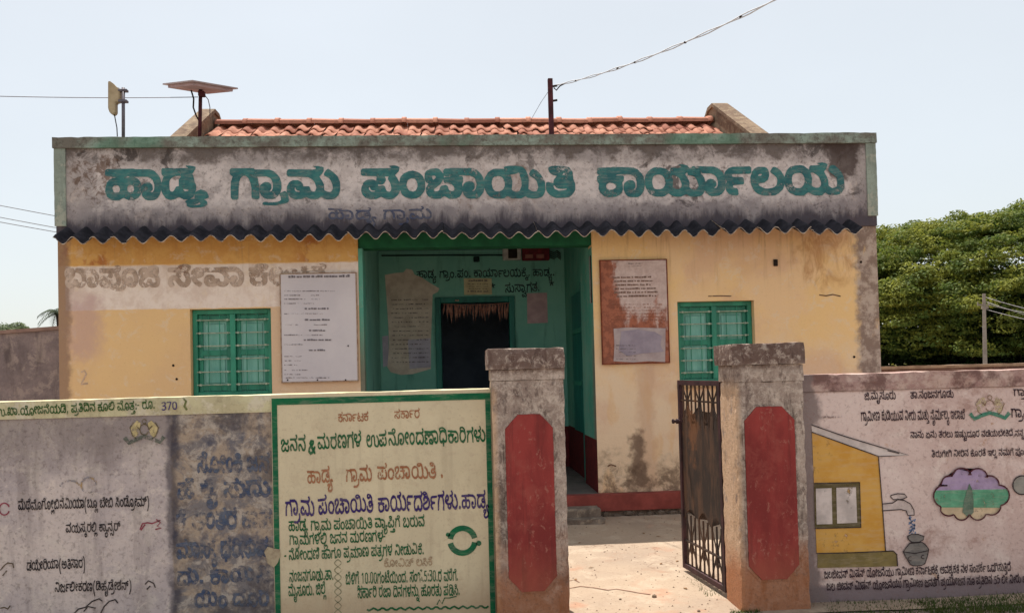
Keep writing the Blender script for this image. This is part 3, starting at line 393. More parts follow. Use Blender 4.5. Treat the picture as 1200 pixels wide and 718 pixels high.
[[16498,8501,4507,2520,4525,10531,17533,30533,45527,47540,42555,37559,29560,22555,33552,34540,28536,14539,10547,9556,16567,26572,37572,52563,60546,57518,70510,85513,91524,89537,80551,69557,61558,60568,87573,91579,90586,86590,76590,74588,78584,78578,74574,67574,61581,62593,71601,86602,96598,103589,103571,98564,90558,100546,104534,103516,96504,86498,69497,49507,34498],[21510,31510,38514,30520,22522,16520,15514]],
[[71497,61498,51506,36497,16499,7506,3512,3529,10538,16541,28542,34539,38532,36520,27521,26527,23530,15526,16516,25510,39513,47526,56526,62513,74510,80516,82528,74547,58558,55558,48551,40547,32546,22549,13558,11572,22574,27562,34559,42564,46574,52574,71567,87553,95534,94514,85501]],
[[86492,81498,62498,52506,35497,15500,6507,2521,4531,11539,21542,29541,39533,39523,35520,27521,24530,17528,15521,19513,32510,42516,46525,56526,62513,72510,58533,68540,83521,81535,73549,84555,93542,96531,96519,92507,96498],[48536,42540,42548,46552,53553,57550,59542,56537],[3558,2567,4570,66570,80572,84578,76594,83599,87599,94589,96581,95567,87560,79558]],
[[-30548,-40545,-47536,-48521,-45514,-35506,-21507,-14514,-17527,-9528,-4535,463,6467,6474,478,-8521,-9516,-8511,4492,1510,12513,17498,14483,19473,17460,6453,-5547,-14542,-20546],[-30536,-22534,-20530,-24530,-36531,-34535],[-32520,-26519,-28516,-34518]],
[[27498,16502,8510,6524,10536,3537,3546,5548,30549,38552,43559,26559,16565,14576,20586,29590,38590,47587,57572,57560,52549,67548,69546,68538,61536,66526,66516,62508,48498],[30510,42510,52517,52529,42536,30536,21530,20517],[31570,42573,38578,28577,27573]],
[[26497,13502,6512,4536,14556,4558,3568,6570,70571,76574,78578,78585,74590,63589,66580,61574,52575,48582,49592,60601,76602,89593,92584,91572,79559,91538,90514,86505,74498,61498,48506,38498],[25510,36513,44526,53526,57516,62511,70510,74513,78521,78532,74546,64554,52558,39557,28553,20542,17529,19517]],
[[6498,6534,14556,8568,7578,11586,17591,26594,39594,57586,71567,76542,75498,62499,59540,52552,44557,32556,23544,19527,19499],[56565,54572,43580,30581,22577,20572,24566,35570,45570]],
[[28498,15502,6511,3519,4534,15532,19516,32510,45510,55513,61519,62526,61528,48521,38521,27527,24534,27546,36551,52552,46557,4558,4570,26570,52571,60575,60586,52591,45588,49582,45575,36574,32579,32593,39600,45602,64600,72592,74585,73570,63559,74531,72512,63503,53498],[40534,51536,53538,50540,39539,37536]],
[[-20522,-38514,-51500,-43494,-30505,-19509,-7510,4494,8504,5534,7552,13562,25570,46572,57568,67560,73550,77534,76516,70505,58498,40498,28509,27526,35535,46536,52530,50519,39517,44510,52509,58512,64526,61544,54554,43559,31558,24553,19543,21502,17490,11483,1479]],
[[26497,18498,11503,6509,4518,10532,31549,32556,26560,18558,15552,17545,8540,2550,2559,11569,30572,38569,45559,45546,37536,26529,20524,18518,20513,26510,38513,46526,55526,59516,65511,77511,82520,76534,85540,90538,94526,93509,83499,64497,50506,38498]],
]
TXT = {
'T1':[2278,[[0,0,0],[1,801,0],[2,1250,0],[3,2018,0]]],
'T2':[2387,[[4,0,0],[1,648,0],[5,1097,0],[6,1231,0]]],
'T3':[4537,[[7,0,0],[8,792,0],[9,1342,0],[1,2136,0],[10,2585,0],[11,3921,0]]],
'T4':[5470,[[12,0,0],[1,574,0],[13,1023,0],[1,2359,0],[14,2808,0],[15,3375,0],[16,4134,0]]],
'sub':[4953,[[17,0,0],[18,801,0],[19,1250,0],[20,2018,0],[21,2566,0],[18,3214,0],[22,3663,0],[23,3797,0]]],
'U1':[3465,[[24,0,0],[1,805,0],[7,1254,0],[25,2046,0],[26,2690,0]]],
'U2':[2360,[[27,0,0],[28,709,0],[29,1117,0],[1,1911,0]]],
'U3':[2431,[[30,0,0],[28,574,0],[8,982,0],[31,1532,0],[5,2297,0]]],
'wage':[19814,[[32,0,0],[33,1222,0],[34,1490,0],[18,2349,0],[33,2798,0],[35,3066,0],[36,4781,0],[37,5189,0],[38,5964,0],[39,6675,0],[40,8011,0],[41,8779,0],[42,9335,0],[22,10127,0],[43,10261,0],[44,10877,0],[45,11642,0],[46,12641,0],[47,13215,0],[48,13961,0],[49,15044,0],[50,16584,0],[51,17206,0],[52,17271,0],[53,17539,0],[54,18149,0],[47,18800,0],[33,19546,0]]],
'n370':[1716,[[55,0,0],[56,572,0],[57,1144,0]]],
'L1':[19546,[[58,0,0],[59,1156,0],[49,1921,0],[60,3461,0],[47,4109,0],[36,4855,0],[61,5263,0],[62,5326,0],[38,6148,0],[63,6859,0],[64,8039,0],[18,9375,0],[65,9824,0],[66,10207,0],[47,11007,0],[61,11753,0],[67,12104,0],[36,12909,0],[62,13317,0],[68,14427,0],[69,15132,0],[70,15682,0],[47,16450,0],[22,17196,0],[36,17286,0],[71,17694,0],[72,19163,0]]],
'L2':[7889,[[73,0,0],[39,794,0],[74,2130,0],[75,2839,0],[54,3014,0],[48,3665,0],[61,4460,0],[76,4811,0],[18,5385,0],[20,5834,0],[45,6094,0],[77,6805,0],[78,6925,0]]],
'L3':[9002,[[19,0,0],[79,768,0],[36,2104,0],[80,2512,0],[64,3163,0],[18,4499,0],[65,4948,0],[81,5331,0],[43,6194,0],[82,6810,0],[18,7519,0],[54,7968,0],[72,8619,0]]],
'L4':[10813,[[83,0,0],[37,742,0],[84,1517,0],[48,2084,0],[36,2879,0],[46,3287,0],[54,3861,0],[85,4512,0],[65,5376,0],[40,5759,0],[86,6527,0],[87,7328,0],[70,7511,0],[22,8279,0],[36,8369,0],[88,8777,0],[89,9407,0],[72,10430,0]]],
'F1':[4761,[[27,0,0],[90,709,0],[28,1455,0],[8,1863,0],[91,2413,0],[92,3275,0],[93,4050,0]]],
'F2':[4336,[[94,0,0],[30,1089,0],[95,1663,0],[96,2134,0],[97,2843,0],[31,3207,0],[97,3972,0]]],
'F3':[5651,[[30,0,0],[98,862,0],[8,1725,0],[99,2275,0],[100,2897,0],[12,3836,0],[1,4410,0],[7,4859,0]]],
'F4':[6294,[[101,0,0],[1,1156,0],[102,1605,0],[103,2548,0],[104,3011,0],[105,3776,0],[96,4427,0],[97,5136,0],[106,5500,0]]],
'F5':[4749,[[31,0,0],[97,765,0],[107,1129,0],[12,1685,0],[1,2259,0],[10,2708,0],[108,4044,0]]],
'F6':[4336,[[10,0,0],[8,1336,0],[31,2174,0],[90,2939,0],[100,3685,0]]],
'B1a':[3690,[[46,0,0],[109,574,0],[18,1285,0],[84,1734,0],[110,2301,0],[46,3116,0]]],
'B1b':[2950,[[74,0,0],[76,709,0],[18,1283,0],[84,1732,0],[54,2299,0]]],
'B2a':[2197,[[37,0,0],[45,775,0],[45,1486,0]]],
'B2s':[560,[[111,0,0]]],
'B2b':[4029,[[23,0,0],[54,1156,0],[85,1807,0],[112,2671,0],[113,3319,0]]],
'B2c':[2014,[[32,0,0],[42,1222,0]]],
'B2d':[8669,[[38,0,0],[47,711,0],[36,1457,0],[69,1865,0],[114,2415,0],[115,3180,0],[18,4049,0],[116,4498,0],[76,5263,0],[18,5837,0],[80,6286,0],[112,6937,0],[113,7585,0],[117,8295,0]]],
'B3a':[2278,[[17,0,0],[18,801,0],[19,1250,0],[20,2018,0]]],
'B3b':[2387,[[21,0,0],[18,648,0],[22,1097,0],[23,1231,0]]],
'B3c':[5093,[[42,0,0],[69,792,0],[118,1342,0],[18,2136,0],[119,2585,0],[43,3921,0],[33,4825,0]]],
'B4':[16666,[[21,0,0],[18,648,0],[22,1097,0],[23,1231,0],[42,2675,0],[69,3467,0],[118,4017,0],[18,4811,0],[119,5260,0],[43,6596,0],[76,7500,0],[18,8074,0],[39,8523,0],[84,9859,0],[114,10426,0],[120,11191,0],[84,11821,0],[112,12388,0],[113,13036,0],[117,13746,0],[33,14120,0],[17,14388,0],[18,15189,0],[19,15638,0],[20,16406,0]]],
'B5':[15966,[[17,0,0],[18,801,0],[19,1250,0],[20,2018,0],[21,2566,0],[18,3214,0],[22,3663,0],[23,3797,0],[42,5241,0],[69,6033,0],[118,6583,0],[18,7377,0],[119,7826,0],[43,9162,0],[121,10066,0],[18,10860,0],[20,11309,0],[122,11569,0],[51,12356,0],[60,12421,0],[66,13357,0],[54,14157,0],[123,14808,0],[73,15172,0]]],
'B6':[11727,[[21,0,0],[18,648,0],[22,1097,0],[23,1231,0],[112,2387,0],[113,3035,0],[48,3745,0],[61,4540,0],[37,4891,0],[45,5666,0],[45,6377,0],[23,7376,0],[54,8532,0],[85,9183,0],[112,10047,0],[113,10695,0],[53,11405,0]]],
'B7':[18693,[[53,0,0],[38,610,0],[47,1321,0],[36,2067,0],[69,2475,0],[114,3025,0],[124,3790,0],[17,4942,0],[18,5743,0],[112,6192,0],[47,6840,0],[42,7874,0],[22,8666,0],[125,8800,0],[18,9956,0],[85,10405,0],[42,11557,0],[50,12349,0],[22,12971,0],[112,13105,0],[113,13753,0],[83,14751,0],[36,15493,0],[19,15901,0],[123,16669,0],[126,17033,0],[127,17851,0],[33,18425,0]]],
'B8':[5938,[[127,0,0],[47,574,0],[36,1320,0],[126,1728,0],[128,2546,0],[129,3900,0],[68,4659,0],[127,5364,0]]],
'B9':[6880,[[45,0,0],[69,711,0],[37,1261,0],[45,2036,0],[112,2747,0],[47,3395,0],[19,4141,0],[123,4909,0],[33,5273,0],[130,5541,0],[18,6163,0],[33,6612,0]]],
'B10':[5972,[[58,0,0],[87,1156,0],[74,1339,0],[47,2048,0],[54,2794,0],[123,3445,0],[33,3809,0],[131,4365,0],[132,5140,0],[61,5909,0]]],
'B11':[18111,[[67,0,0],[133,805,0],[60,1525,0],[134,2173,0],[135,2481,0],[57,3053,0],[33,3625,0],[57,3893,0],[57,4465,0],[112,5037,0],[69,5685,0],[136,6235,0],[119,7050,0],[69,8386,0],[114,8936,0],[33,9701,0],[74,10257,0],[69,10966,0],[137,11516,0],[33,12291,0],[138,12559,0],[52,13131,0],[55,13399,0],[57,13971,0],[33,14543,0],[54,14811,0],[73,15750,0],[139,16544,0],[60,17195,0],[33,17843,0]]],
'B12':[15708,[[74,0,0],[76,709,0],[18,1283,0],[84,1732,0],[80,2299,0],[54,3238,0],[140,3889,0],[18,4664,0],[44,5401,0],[45,6166,0],[112,6877,0],[113,7525,0],[45,8235,0],[123,8946,0],[141,9310,0],[86,9703,0],[47,10504,0],[54,11250,0],[50,11901,0],[123,12523,0],[42,13175,0],[40,13967,0],[68,14735,0],[33,15440,0]]],
'P1':[15815,[[17,0,0],[18,801,0],[19,1250,0],[20,2018,0],[21,2566,0],[18,3214,0],[22,3663,0],[69,3778,0],[33,4328,0],[42,4596,0],[69,5388,0],[33,5938,0],[76,6494,0],[18,7068,0],[64,7517,0],[18,8853,0],[84,9302,0],[129,9869,0],[39,10628,0],[127,11964,0],[75,12538,0],[41,12713,0],[17,13269,0],[18,14070,0],[19,14519,0],[20,15287,0],[33,15547,0]]],
'P2':[3897,[[74,0,0],[123,709,0],[82,1073,0],[18,1782,0],[142,2231,0],[112,2359,0],[50,3007,0],[33,3629,0]]],
'PS':[551,[[143,0,0]]],
'R1a':[4852,[[131,0,0],[33,775,0],[58,1043,0],[87,2199,0],[74,2382,0],[47,3091,0],[54,3837,0],[123,4488,0]]],
'R1b':[6612,[[130,0,0],[18,622,0],[33,1071,0],[45,1339,0],[69,2050,0],[37,2600,0],[45,3375,0],[112,4086,0],[47,4734,0],[19,5480,0],[123,6248,0]]],
'R1c':[2841,[[21,0,0],[18,648,0],[22,1097,0],[33,1231,0],[42,1499,0],[69,2291,0]]],
'R2':[20123,[[21,0,0],[18,648,0],[22,1097,0],[63,1231,0],[36,2411,0],[85,2819,0],[46,3971,0],[123,4545,0],[40,4909,0],[39,5677,0],[123,7013,0],[73,7377,0],[83,8459,0],[36,9201,0],[54,9609,0],[123,10260,0],[23,10912,0],[50,12068,0],[123,12690,0],[51,13054,0],[38,13407,0],[87,14118,0],[23,14301,0],[84,15457,0],[129,16024,0],[20,16783,0],[144,17331,0],[145,18042,0],[18,18811,0],[146,19260,0]]],
'R2b':[3683,[[21,0,0],[18,648,0],[22,1097,0],[63,1231,0],[36,2411,0],[85,2819,0]]],
'R3':[18980,[[109,0,0],[18,711,0],[45,1160,0],[123,1871,0],[147,2523,0],[45,3310,0],[123,4021,0],[50,4673,0],[54,5295,0],[129,5946,0],[123,6705,0],[144,7357,0],[148,8068,0],[123,8869,0],[149,9233,0],[114,9368,0],[47,10133,0],[54,10879,0],[45,11818,0],[70,12529,0],[39,13297,0],[67,14633,0],[36,15438,0],[150,15846,0],[151,16420,0],[41,17185,0],[45,17453,0],[45,18164,0],[141,18875,0]]],
'R4':[16795,[[43,0,0],[54,616,0],[123,1267,0],[60,1631,0],[36,2279,0],[152,2687,0],[83,3623,0],[36,4365,0],[80,4773,0],[45,5424,0],[127,6423,0],[47,6997,0],[54,7743,0],[153,8394,0],[144,9304,0],[129,10015,0],[61,10774,0],[45,11125,0],[23,11836,0],[60,12992,0],[42,13928,0],[154,14720,0],[85,15364,0],[84,16228,0]]],
'R5':[36336,[[37,0,0],[129,775,0],[131,1534,0],[36,2309,0],[73,2717,0],[89,3511,0],[63,4822,0],[148,6002,0],[89,6803,0],[35,8114,0],[36,9829,0],[37,10237,0],[38,11012,0],[39,11723,0],[123,13059,0],[21,13711,0],[18,14359,0],[22,14808,0],[63,14942,0],[36,16122,0],[85,16530,0],[46,17682,0],[109,18256,0],[18,18967,0],[84,19416,0],[110,19983,0],[46,20798,0],[127,21372,0],[75,21946,0],[81,22409,0],[73,23272,0],[88,24066,0],[20,24696,0],[46,24956,0],[153,25530,0],[45,26440,0],[113,27151,0],[74,28149,0],[69,28858,0],[42,29408,0],[46,30200,0],[84,30774,0],[155,31629,0],[114,32404,0],[152,33169,0],[74,33817,0],[123,34526,0],[43,34890,0],[51,35506,0],[151,35571,0]]],
'R6':[38452,[[37,0,0],[129,775,0],[131,1822,0],[36,2597,0],[73,3005,0],[89,3799,0],[63,5110,0],[148,6290,0],[89,7091,0],[35,8402,0],[36,10117,0],[37,10525,0],[38,11300,0],[39,12011,0],[123,13347,0],[21,13999,0],[18,14647,0],[22,15096,0],[63,15230,0],[36,16410,0],[85,16818,0],[37,17970,0],[45,18745,0],[153,19456,0],[60,20078,0],[42,21014,0],[22,21806,0],[35,21940,0],[36,23655,0],[37,24063,0],[45,24838,0],[45,25837,0],[47,26548,0],[42,27582,0],[22,28374,0],[43,28508,0],[44,29124,0],[45,29889,0],[138,30888,0],[138,31460,0],[48,32320,0],[36,33115,0],[83,33811,0],[36,34553,0],[54,34961,0],[123,35612,0],[155,36264,0],[114,37039,0],[112,37804,0]]],
}
_gm = {}
def glyph_mesh(k):
    if k in _gm: return _gm[k]
    cu = bpy.data.curves.new('g', 'CURVE'); cu.dimensions = '2D'; cu.fill_mode = 'FRONT'
    for lp in GLY[k]:
        s = cu.splines.new('POLY'); s.points.add(len(lp)-1); s.use_cyclic_u = True
        for i, q in enumerate(lp): s.points[i].co = ((q//1000)*.08, (q%1000-500)*.08, 0, 1)
    ob = bpy.data.objects.new('g', cu)
    me = bpy.data.meshes.new_from_object(ob)
    V = [(v.co.x*100, v.co.y*100) for v in me.vertices]; Fc = [tuple(p.vertices) for p in me.polygons]
    bpy.data.objects.remove(ob); bpy.data.meshes.remove(me); bpy.data.curves.remove(cu)
    _gm[k] = (V, Fc); return _gm[k]
def letters(key, A, B, H, Y, mat, parent, jit=1.0, name='lettering', lean=0, squash=1.0):
    A3, B3 = P(*A, Y), P(*B, Y); wid, gl = TXT[key]
    ux = B3-A3; L = ux.length; ux.normalize(); up = Vector((-ux.z, 0, ux.x)); h = H*Y/F_PX/570
    rd = random.Random(sum(map(ord, key)))
    V, F = [], []
    for gi_, (k, x, y) in enumerate(gl):
        gv, gf = glyph_mesh(k); n0 = len(V)
        dy = rd.uniform(-18, 18)*jit; sx = 1+rd.uniform(-.04, .04)*jit; sy = 1+rd.uniform(-.07, .07)*jit; ro = rd.uniform(-.05, .05)*jit
        for a, b in gv:
            a, b = a*sx, b*sy; a, b = a-ro*b, b+ro*a
            a += x; b += y+dy; a += lean*b
            if b < -45: b = -45+(b+45)*squash
            if b > 600: b = 600+(b-600)*squash*.6
            wq = Vector((a*.006, b*.006, len(key))); a += mnoise.noise(wq)*26*jit; b += mnoise.noise(wq+Vector((9,4,7)))*26*jit
            V.append(A3+ux*(a/wid*L)+up*(b*h)+Vector((0, -.0004*(gi_%4), 0)))
        F += [tuple(i+n0 for i in f) for f in gf]
    return py(name, V, F, mat, parent)
def strip_pts(pts, w):
    out = []
    n = len(pts)
    for i, p in enumerate(pts):
        t = (pts[min(i+1,n-1)]-pts[max(i-1,0)]);
        if t.length < 1e-9: t = Vector((1,0,0))
        t.normalize(); nn = Vector((-t.z, 0, t.x)); out.append((p+nn*w/2, p-nn*w/2))
    return out
def strokes(name, lines, wpx, Y, mat, parent):
    V, F = [], []
    for ln in lines:
        s = strip_pts([P(*q, Y) for q in ln], wpx*Y/F_PX); n0 = len(V)
        for a, b in s: V += [a, b]
        for i in range(len(s)-1): F.append((n0+2*i, n0+2*i+1, n0+2*i+3, n0+2*i+2))
    return py(name, V, F, mat, parent)
def fill(name, polys, Y, mat, parent):
    V, F = [], []
    for pl in polys:
        n0 = len(V); V += [P(*q, Y) for q in pl]; F.append(tuple(range(n0, n0+len(pl))))
    return py(name, V, F, mat, parent)
def arc(cx, cy, r, a0, a1, n=14, ry=None):
    ry = ry or r
    return [(cx+r*math.cos(R(a0+(a1-a0)*i/(n-1))), cy-ry*math.sin(R(a0+(a1-a0)*i/(n-1)))) for i in range(n)]
def textrows(name, rows, Y, mat, parent, hpx=1.6, seed=1):
    "illegible fine print: rows of small word-like dashes"
    rd = random.Random(seed); V, F = [], []
    for x0, x1, y, slope in rows:
        x = x0
        while x < x1:
            wd = rd.uniform(1.2, 4.5); e = min(x+wd, x1); hh = hpx*rd.uniform(.7, 1.15); yy = y+(x-x0)*slope
            n0 = len(V)
            V += [P(x, yy, Y), P(e, yy+slope*wd, Y), P(e, yy-hh, Y), P(x, yy-hh, Y)]; F.append((n0, n0+1, n0+2, n0+3))
            x = e+rd.choice((.35, .5, 1.6))
    o = py(name, V, F, mat, parent); o['kind'] = 'stuff'; return o

# ------------------------------------------------------------------ key measures (metres)
YF, YW, YP = 10.0, 6.2, 6.05           # facade, compound wall, pillar fronts
XL, XR = -4.43, 5.19
ZT, ZE, ZF = 4.49, 3.36, .25
ZC = 3.62           # parapet top, eave, plinth floor
G0 = -.07                              # ground at the wall
def X(px, Y=YF, y_=400): return P(px, y_, Y).x
def Z(py_, px=600, Y=YF): return P(px, py_, Y).z
PXL, PXR = P(422, 420, YF).x, P(697, 420, YF).x
YB = 12.9

# ------------------------------------------------------------------ materials
def masonry(name, a, b, c, dark, sc_=1.6, seed=0, dk=.5, extra=None, rust=None, bumpd=.006):
    "weathered plaster: two paints worn into each other, vertical grime, fine speckle"
    m = Mt(name, .93, .15)
    n1 = m.noise(sc_, 8, .68, .3, seed=seed); n2 = m.noise(sc_*3.1, 9, .72, .2, seed=seed+1); n3 = m.noise(30, 6, .75, seed=seed+2)
    st = m.noise(2.2, 7, .65, .2, st=(2.4, 1, .45), seed=seed+4)
    col = m.mix(m.rng(n1, .42, .58), lin(a), lin(b))
    col = m.mix(m.mul(m.rng(n2, .5, .58), .9), col, lin(c))
    col = m.mix(m.mul(m.rng(st, .48, .7), dk), col, lin(dark))
    col = m.mix(m.mul(m.rng(n3, .5, .68), .35), col, lin(dark))
    if rust is not None: col = m.mix(m.mul(m.rng(m.noise(sc_*1.7, 6, .6, seed=seed+6), .56, .66), .7), col, lin(rust))
    if extra: col = extra(m, col)
    h = m.add(m.mul(n2, .7), m.mul(n3, .5))
    return m.done(col, h, .7, bumpd)

def facade_extra(m, _):
    zc = lambda v, px=240: P(px, v, YF).z
    n1 = m.noise(1.3, 6, .6, seed=3); n2 = m.noise(7, 8, .7, .3, seed=5); sp = m.noise(40, 4, .7, seed=8)
    ye = m.mix(m.rng(n1, .35, .65), lin((226,190,138)), lin((220,184,138)))
    # right bay: paler cream, paler still towards the ground where the wash has worn off
    rb = m.rng(m.X, 1.0, 1.6)
    cream = m.mix(m.rng(n1, .38, .6), lin((230,194,138)), lin((228,194,150)))
    lowm = m.rng(m.add(m.Z, m.mul(m.op('SUBTRACT', n2, .5), 1.2)), 2.35, 1.2)
    cream = m.mix(lowm, cream, lin((224,200,170)))
    pink = m.mul(m.rng(m.noise(1.1, 5, .55, seed=12), .5, .62), .45)
    cream = m.mix(pink, cream, lin((205,165,140)))
    # yellow patches left of the notice frame's foot
    yl = m.mul(m.rng(m.noise(2.3, 5, .5, st=(1.5,1,.5), seed=23), .54, .6), m.rng(m.Z, 1.9, 1.5), .28)
    cream = m.mix(yl, cream, lin((214,166,100)))
    col = m.mix(rb, ye, cream)
    # orange band under the eave, left bay, with rust blotches
    a = m.box(XL, -.7, zc(309), 3.6, .008, .006, seed=1)
    ob = m.mix(m.mul(m.rng(m.noise(2.6, 7, .65, .3, seed=2), .47, .56), m.add(m.rng(m.X, X(150), X(120)), m.rng(m.X, X(340), X(370))), .85), m.mix(m.rng(n2, .4, .6), lin((218,172,104)), lin((210,160,94))), lin((176,112,66)))
    col = m.mix(a, col, ob)
    # white painted strip, left bay
    b = m.box(XL+.08, PXL, zc(361), zc(310), .008, .008, seed=4)
    wh = m.mix(m.rng(n2, .4, .62), lin((232,218,206)), lin((218,200,186)))
    col = m.mix(b, col, wh)
    c = m.box(X(318), PXL, 0, zc(361), .01, .01)
    col = m.mix(m.mul(c, .55), col, lin((206,182,164)))
    rn = m.mul(m.rng(m.noise(3.4, 7, .7, st=(3,1,.22), seed=19), .52, .66), m.rng(m.Z, 2.3, 3.3), .4)
    col = m.mix(rn, col, lin((160,128,96)))
    wp = m.mul(m.rng(m.noise(5.5, 9, .74, .5, seed=20), .54, .62), .45)
    col = m.mix(wp, col, lin((222,202,176)))
    dr = m.mul(m.box(X(745), X(765), .3, P(750,428,YF).z, .05, .06, 6, seed=35), .5)
    col = m.mix(dr, col, lin((196,160,132)))
    db = m.mul(m.box(X(736), X(752), .26, .95, .05, .1, 5, seed=36), .85)
    col = m.mix(db, col, lin((112,92,78)))
    # violet patch on the far left
    pv = m.mul(m.box(XL+.1, XL+.45, zc(415), zc(345), .12, .08, seed=7), .6)
    col = m.mix(pv, col, lin((186,152,150)))
    # brown run-off stain, top right, with ragged edges
    s = m.box(X(935), X(1005), zc(330,980), 3.6, .09, .14, 4, seed=9)
    col = m.mix(m.mul(s, m.rng(m.noise(4.5, 8, .7, .8, st=(1.4,1,.7), seed=10), .4, .66), .62), col, lin((168,116,66)))
    s2 = m.box(XR-.27, None, None, None, .05, .05, seed=11)
    col = m.mix(m.mul(s2, .92, m.rng(m.noise(3, 8, .7, st=(2,1,.6), seed=14), .22, .42)), col, m.mix(m.rng(m.noise(6, 8, .72, seed=18), .42, .58), lin((176,162,152)), lin((124,108,102))))
    s3 = m.box(None, XL+.12, None, None, .04, .04, seed=12)
    col = m.mix(m.mul(s3, .8), col, lin((140,112,96)))
    # foot of the wall: grey mould rising from the plinth
    f1 = m.mul(m.rng(m.add(m.Z, m.mul(m.op('SUBTRACT', m.noise(3.2, 7, .65, seed=15), .5), 1.5)), .75, .28), m.rng(n2, .38, .6))
    col = m.mix(m.mul(f1, .8), col, lin((98,80,66)))
    col = m.mix(m.mul(m.rng(sp, .58, .7), .22), col, lin((150,110,78)))
    return col
FAC = Mt('facade limewash', .93, .12)
FACM = FAC.done(facade_extra(FAC, None), FAC.add(FAC.noise(26, 5, .7), FAC.mul(FAC.noise(5, 5, .6), 1.4)), .55, .008)

def parapet_extra(m, _):
    n1 = m.noise(1.2, 8, .66, .4, seed=21); n2 = m.noise(4.5, 9, .72, .3, seed=22); n3 = m.noise(24, 7, .75, seed=23)
    run = m.noise(2.6, 8, .68, .3, st=(2.2,1,.5), seed=24)
    zt = m.Z
    col = m.mix(m.rng(n1, .36, .62), lin((188,178,174)), lin((158,150,148)))
    col = m.mix(m.mul(m.rng(n2, .5, .64), .7), col, lin((198,184,176)))
    hl = m.box(X(112), X(1000), P(560,242,YF).z, P(560,190,YF).z, .05, .06, 4, seed=28)
    col = m.mix(m.mul(hl, m.rng(n2, .36, .56), .85), col, lin((214,204,200)))
    # algae runs down from the cap
    top = m.rng(m.add(zt, m.mul(m.op('SUBTRACT', n2, .5), 1.1)), 4.12, 4.36)
    col = m.mix(m.mul(top, .8), col, lin((76,68,64)))
    ml = m.mul(m.rng(m.noise(3.2, 9, .74, .5, seed=30), .53, .6), m.rng(m.noise(.9, 4, .6, seed=33), .42, .6))
    col = m.mix(m.mul(ml, .8), col, lin((66,60,58)))
    # and up from the eave sheets
    bot = m.rng(m.add(zt, m.mul(m.op('SUBTRACT', run, .5), .55)), 3.61, 3.44)
    col = m.mix(m.mul(bot, .96), col, lin((50,48,54)))
    bv = m.rng(m.add(zt, m.mul(m.op('SUBTRACT', n2, .5), .5)), 3.86, 3.55)
    col = m.mix(m.mul(bv, .42), col, lin((104,96,104)))
    # dark right corner
    rc = m.box(X(975), X(1010), P(990,207,YF).z, 4.5, .05, .1, 5, seed=27)
    col = m.mix(m.mul(rc, .85), col, lin((68,56,52)))
    # brown scars where plaster was patched
    sc1 = m.box(X(548), X(640), P(600,235,YF).z, P(600,196,YF).z, .05, .12, 5, seed=25)
    col = m.mix(m.mul(sc1, m.rng(n2, .42, .6), .6), col, lin((112,84,66)))
    sc2 = m.box(X(88), X(140), P(100,232,YF).z, P(100,182,YF).z, .05, .12, 5, seed=26)
    col = m.mix(m.mul(sc2, m.rng(m.noise(9, 8, .7, .6, seed=29), .45, .58), .75), col, lin((92,66,48)))
    col = m.mix(m.mul(m.rng(n3, .52, .66), .5), col, lin((84,72,66)))
    return col
PAR = Mt('parapet plaster', .95, .1)
PARM = PAR.done(parapet_extra(PAR, None), PAR.add(PAR.noise(22, 7, .75), PAR.mul(PAR.noise(4, 6, .6), 1.2)), .7, .008)
def capmat():
    m = Mt('parapet cap paint', .95, .1)
    n1 = m.noise(2.4, 8, .68, .3, st=(1,1,1.5)); n2 = m.noise(18, 7, .75)
    col = m.mix(m.rng(n1, .36, .6), lin((146,162,150)), lin((112,108,100)))
    col = m.mix(m.mul(m.rng(n2, .48, .62), .6), col, lin((78,74,66)))
    col = m.mix(m.mul(m.rng(m.noise(1.1, 4, .5, seed=4), .55, .65), .5), col, lin((88,138,116)))
    return m.done(col, n2, .7, .008)
CAPM = capmat()
PILM = masonry('pilaster wash', (150,162,150), (134,144,134), (164,166,152), (86,84,78), 1.5, 31, .45)
ROOFCONC = masonry('roof concrete', (120,108,98), (104,92,84), (132,118,106), (60,52,48), 2, 33, .6)
GABLE = masonry('gable plaster', (132,112,92), (112,92,76), (146,128,106), (62,52,46), 3, 34, .45)

def tealwall(name, dado=True):
    m = Mt(name, .8, .3)
    n1 = m.noise(1.6, 6, .6, seed=41); n2 = m.noise(9, 8, .7, seed=42)
    col = m.mix(m.rng(n1, .35, .65), lin((126,186,170)), lin((110,172,158)))
    col = m.mix(m.mul(m.rng(n2, .55, .66), .45), col, lin((126,186,166)))
    col = m.mix(m.mul(m.rng(m.noise(2, 7, .7, st=(3,1,.5), seed=43), .52, .68), .4), col, lin((24,76,66)))
    if dado:
        d = m.box(None, None, None, .86, .006, .004)
        col = m.mix(d, col, m.mix(m.rng(n2, .4, .6), lin((110,34,36)), lin((84,26,30))))
    return m.done(col, m.add(n2, n1), .35, .004)
TEALM = tealwall('porch teal wall'); 
def tealside():
    m = Mt('porch side pilaster', .85, .2)
    n1 = m.noise(2, 7, .65, st=(1,1,.5), seed=45); n2 = m.noise(11, 8, .72, seed=46)
    col = m.mix(m.rng(n1, .35, .65), lin((110,170,150)), lin((78,152,132)))
    col = m.mix(m.mul(m.rng(n2, .5, .66), .5), col, lin((136,150,134)))
    fr = m.rng(m.add(m.Y, m.mul(m.op('SUBTRACT', n2, .5), .5)), 10.28, 10.02)
    col = m.mix(m.mul(fr, m.rng(m.Z, 2.6, 1.6), .8), col, lin((124,104,90)))
    d = m.rng(m.add(m.Z, m.mul(m.Y, .0)), .88, .87)
    col = m.mix(d, col, m.mix(m.rng(n2, .4, .6), lin((104,36,36)), lin((80,30,32))))
    return m.done(col, n2, .4, .005)
TSIDE = tealside()
GREENB = simple('porch beam green', (30,98,64), (22,80,54), 5, .75)
TEALD = simple('teal door paint', (22,120,106), (14,92,84), 3, .55, .4, st=(3,3,.4))
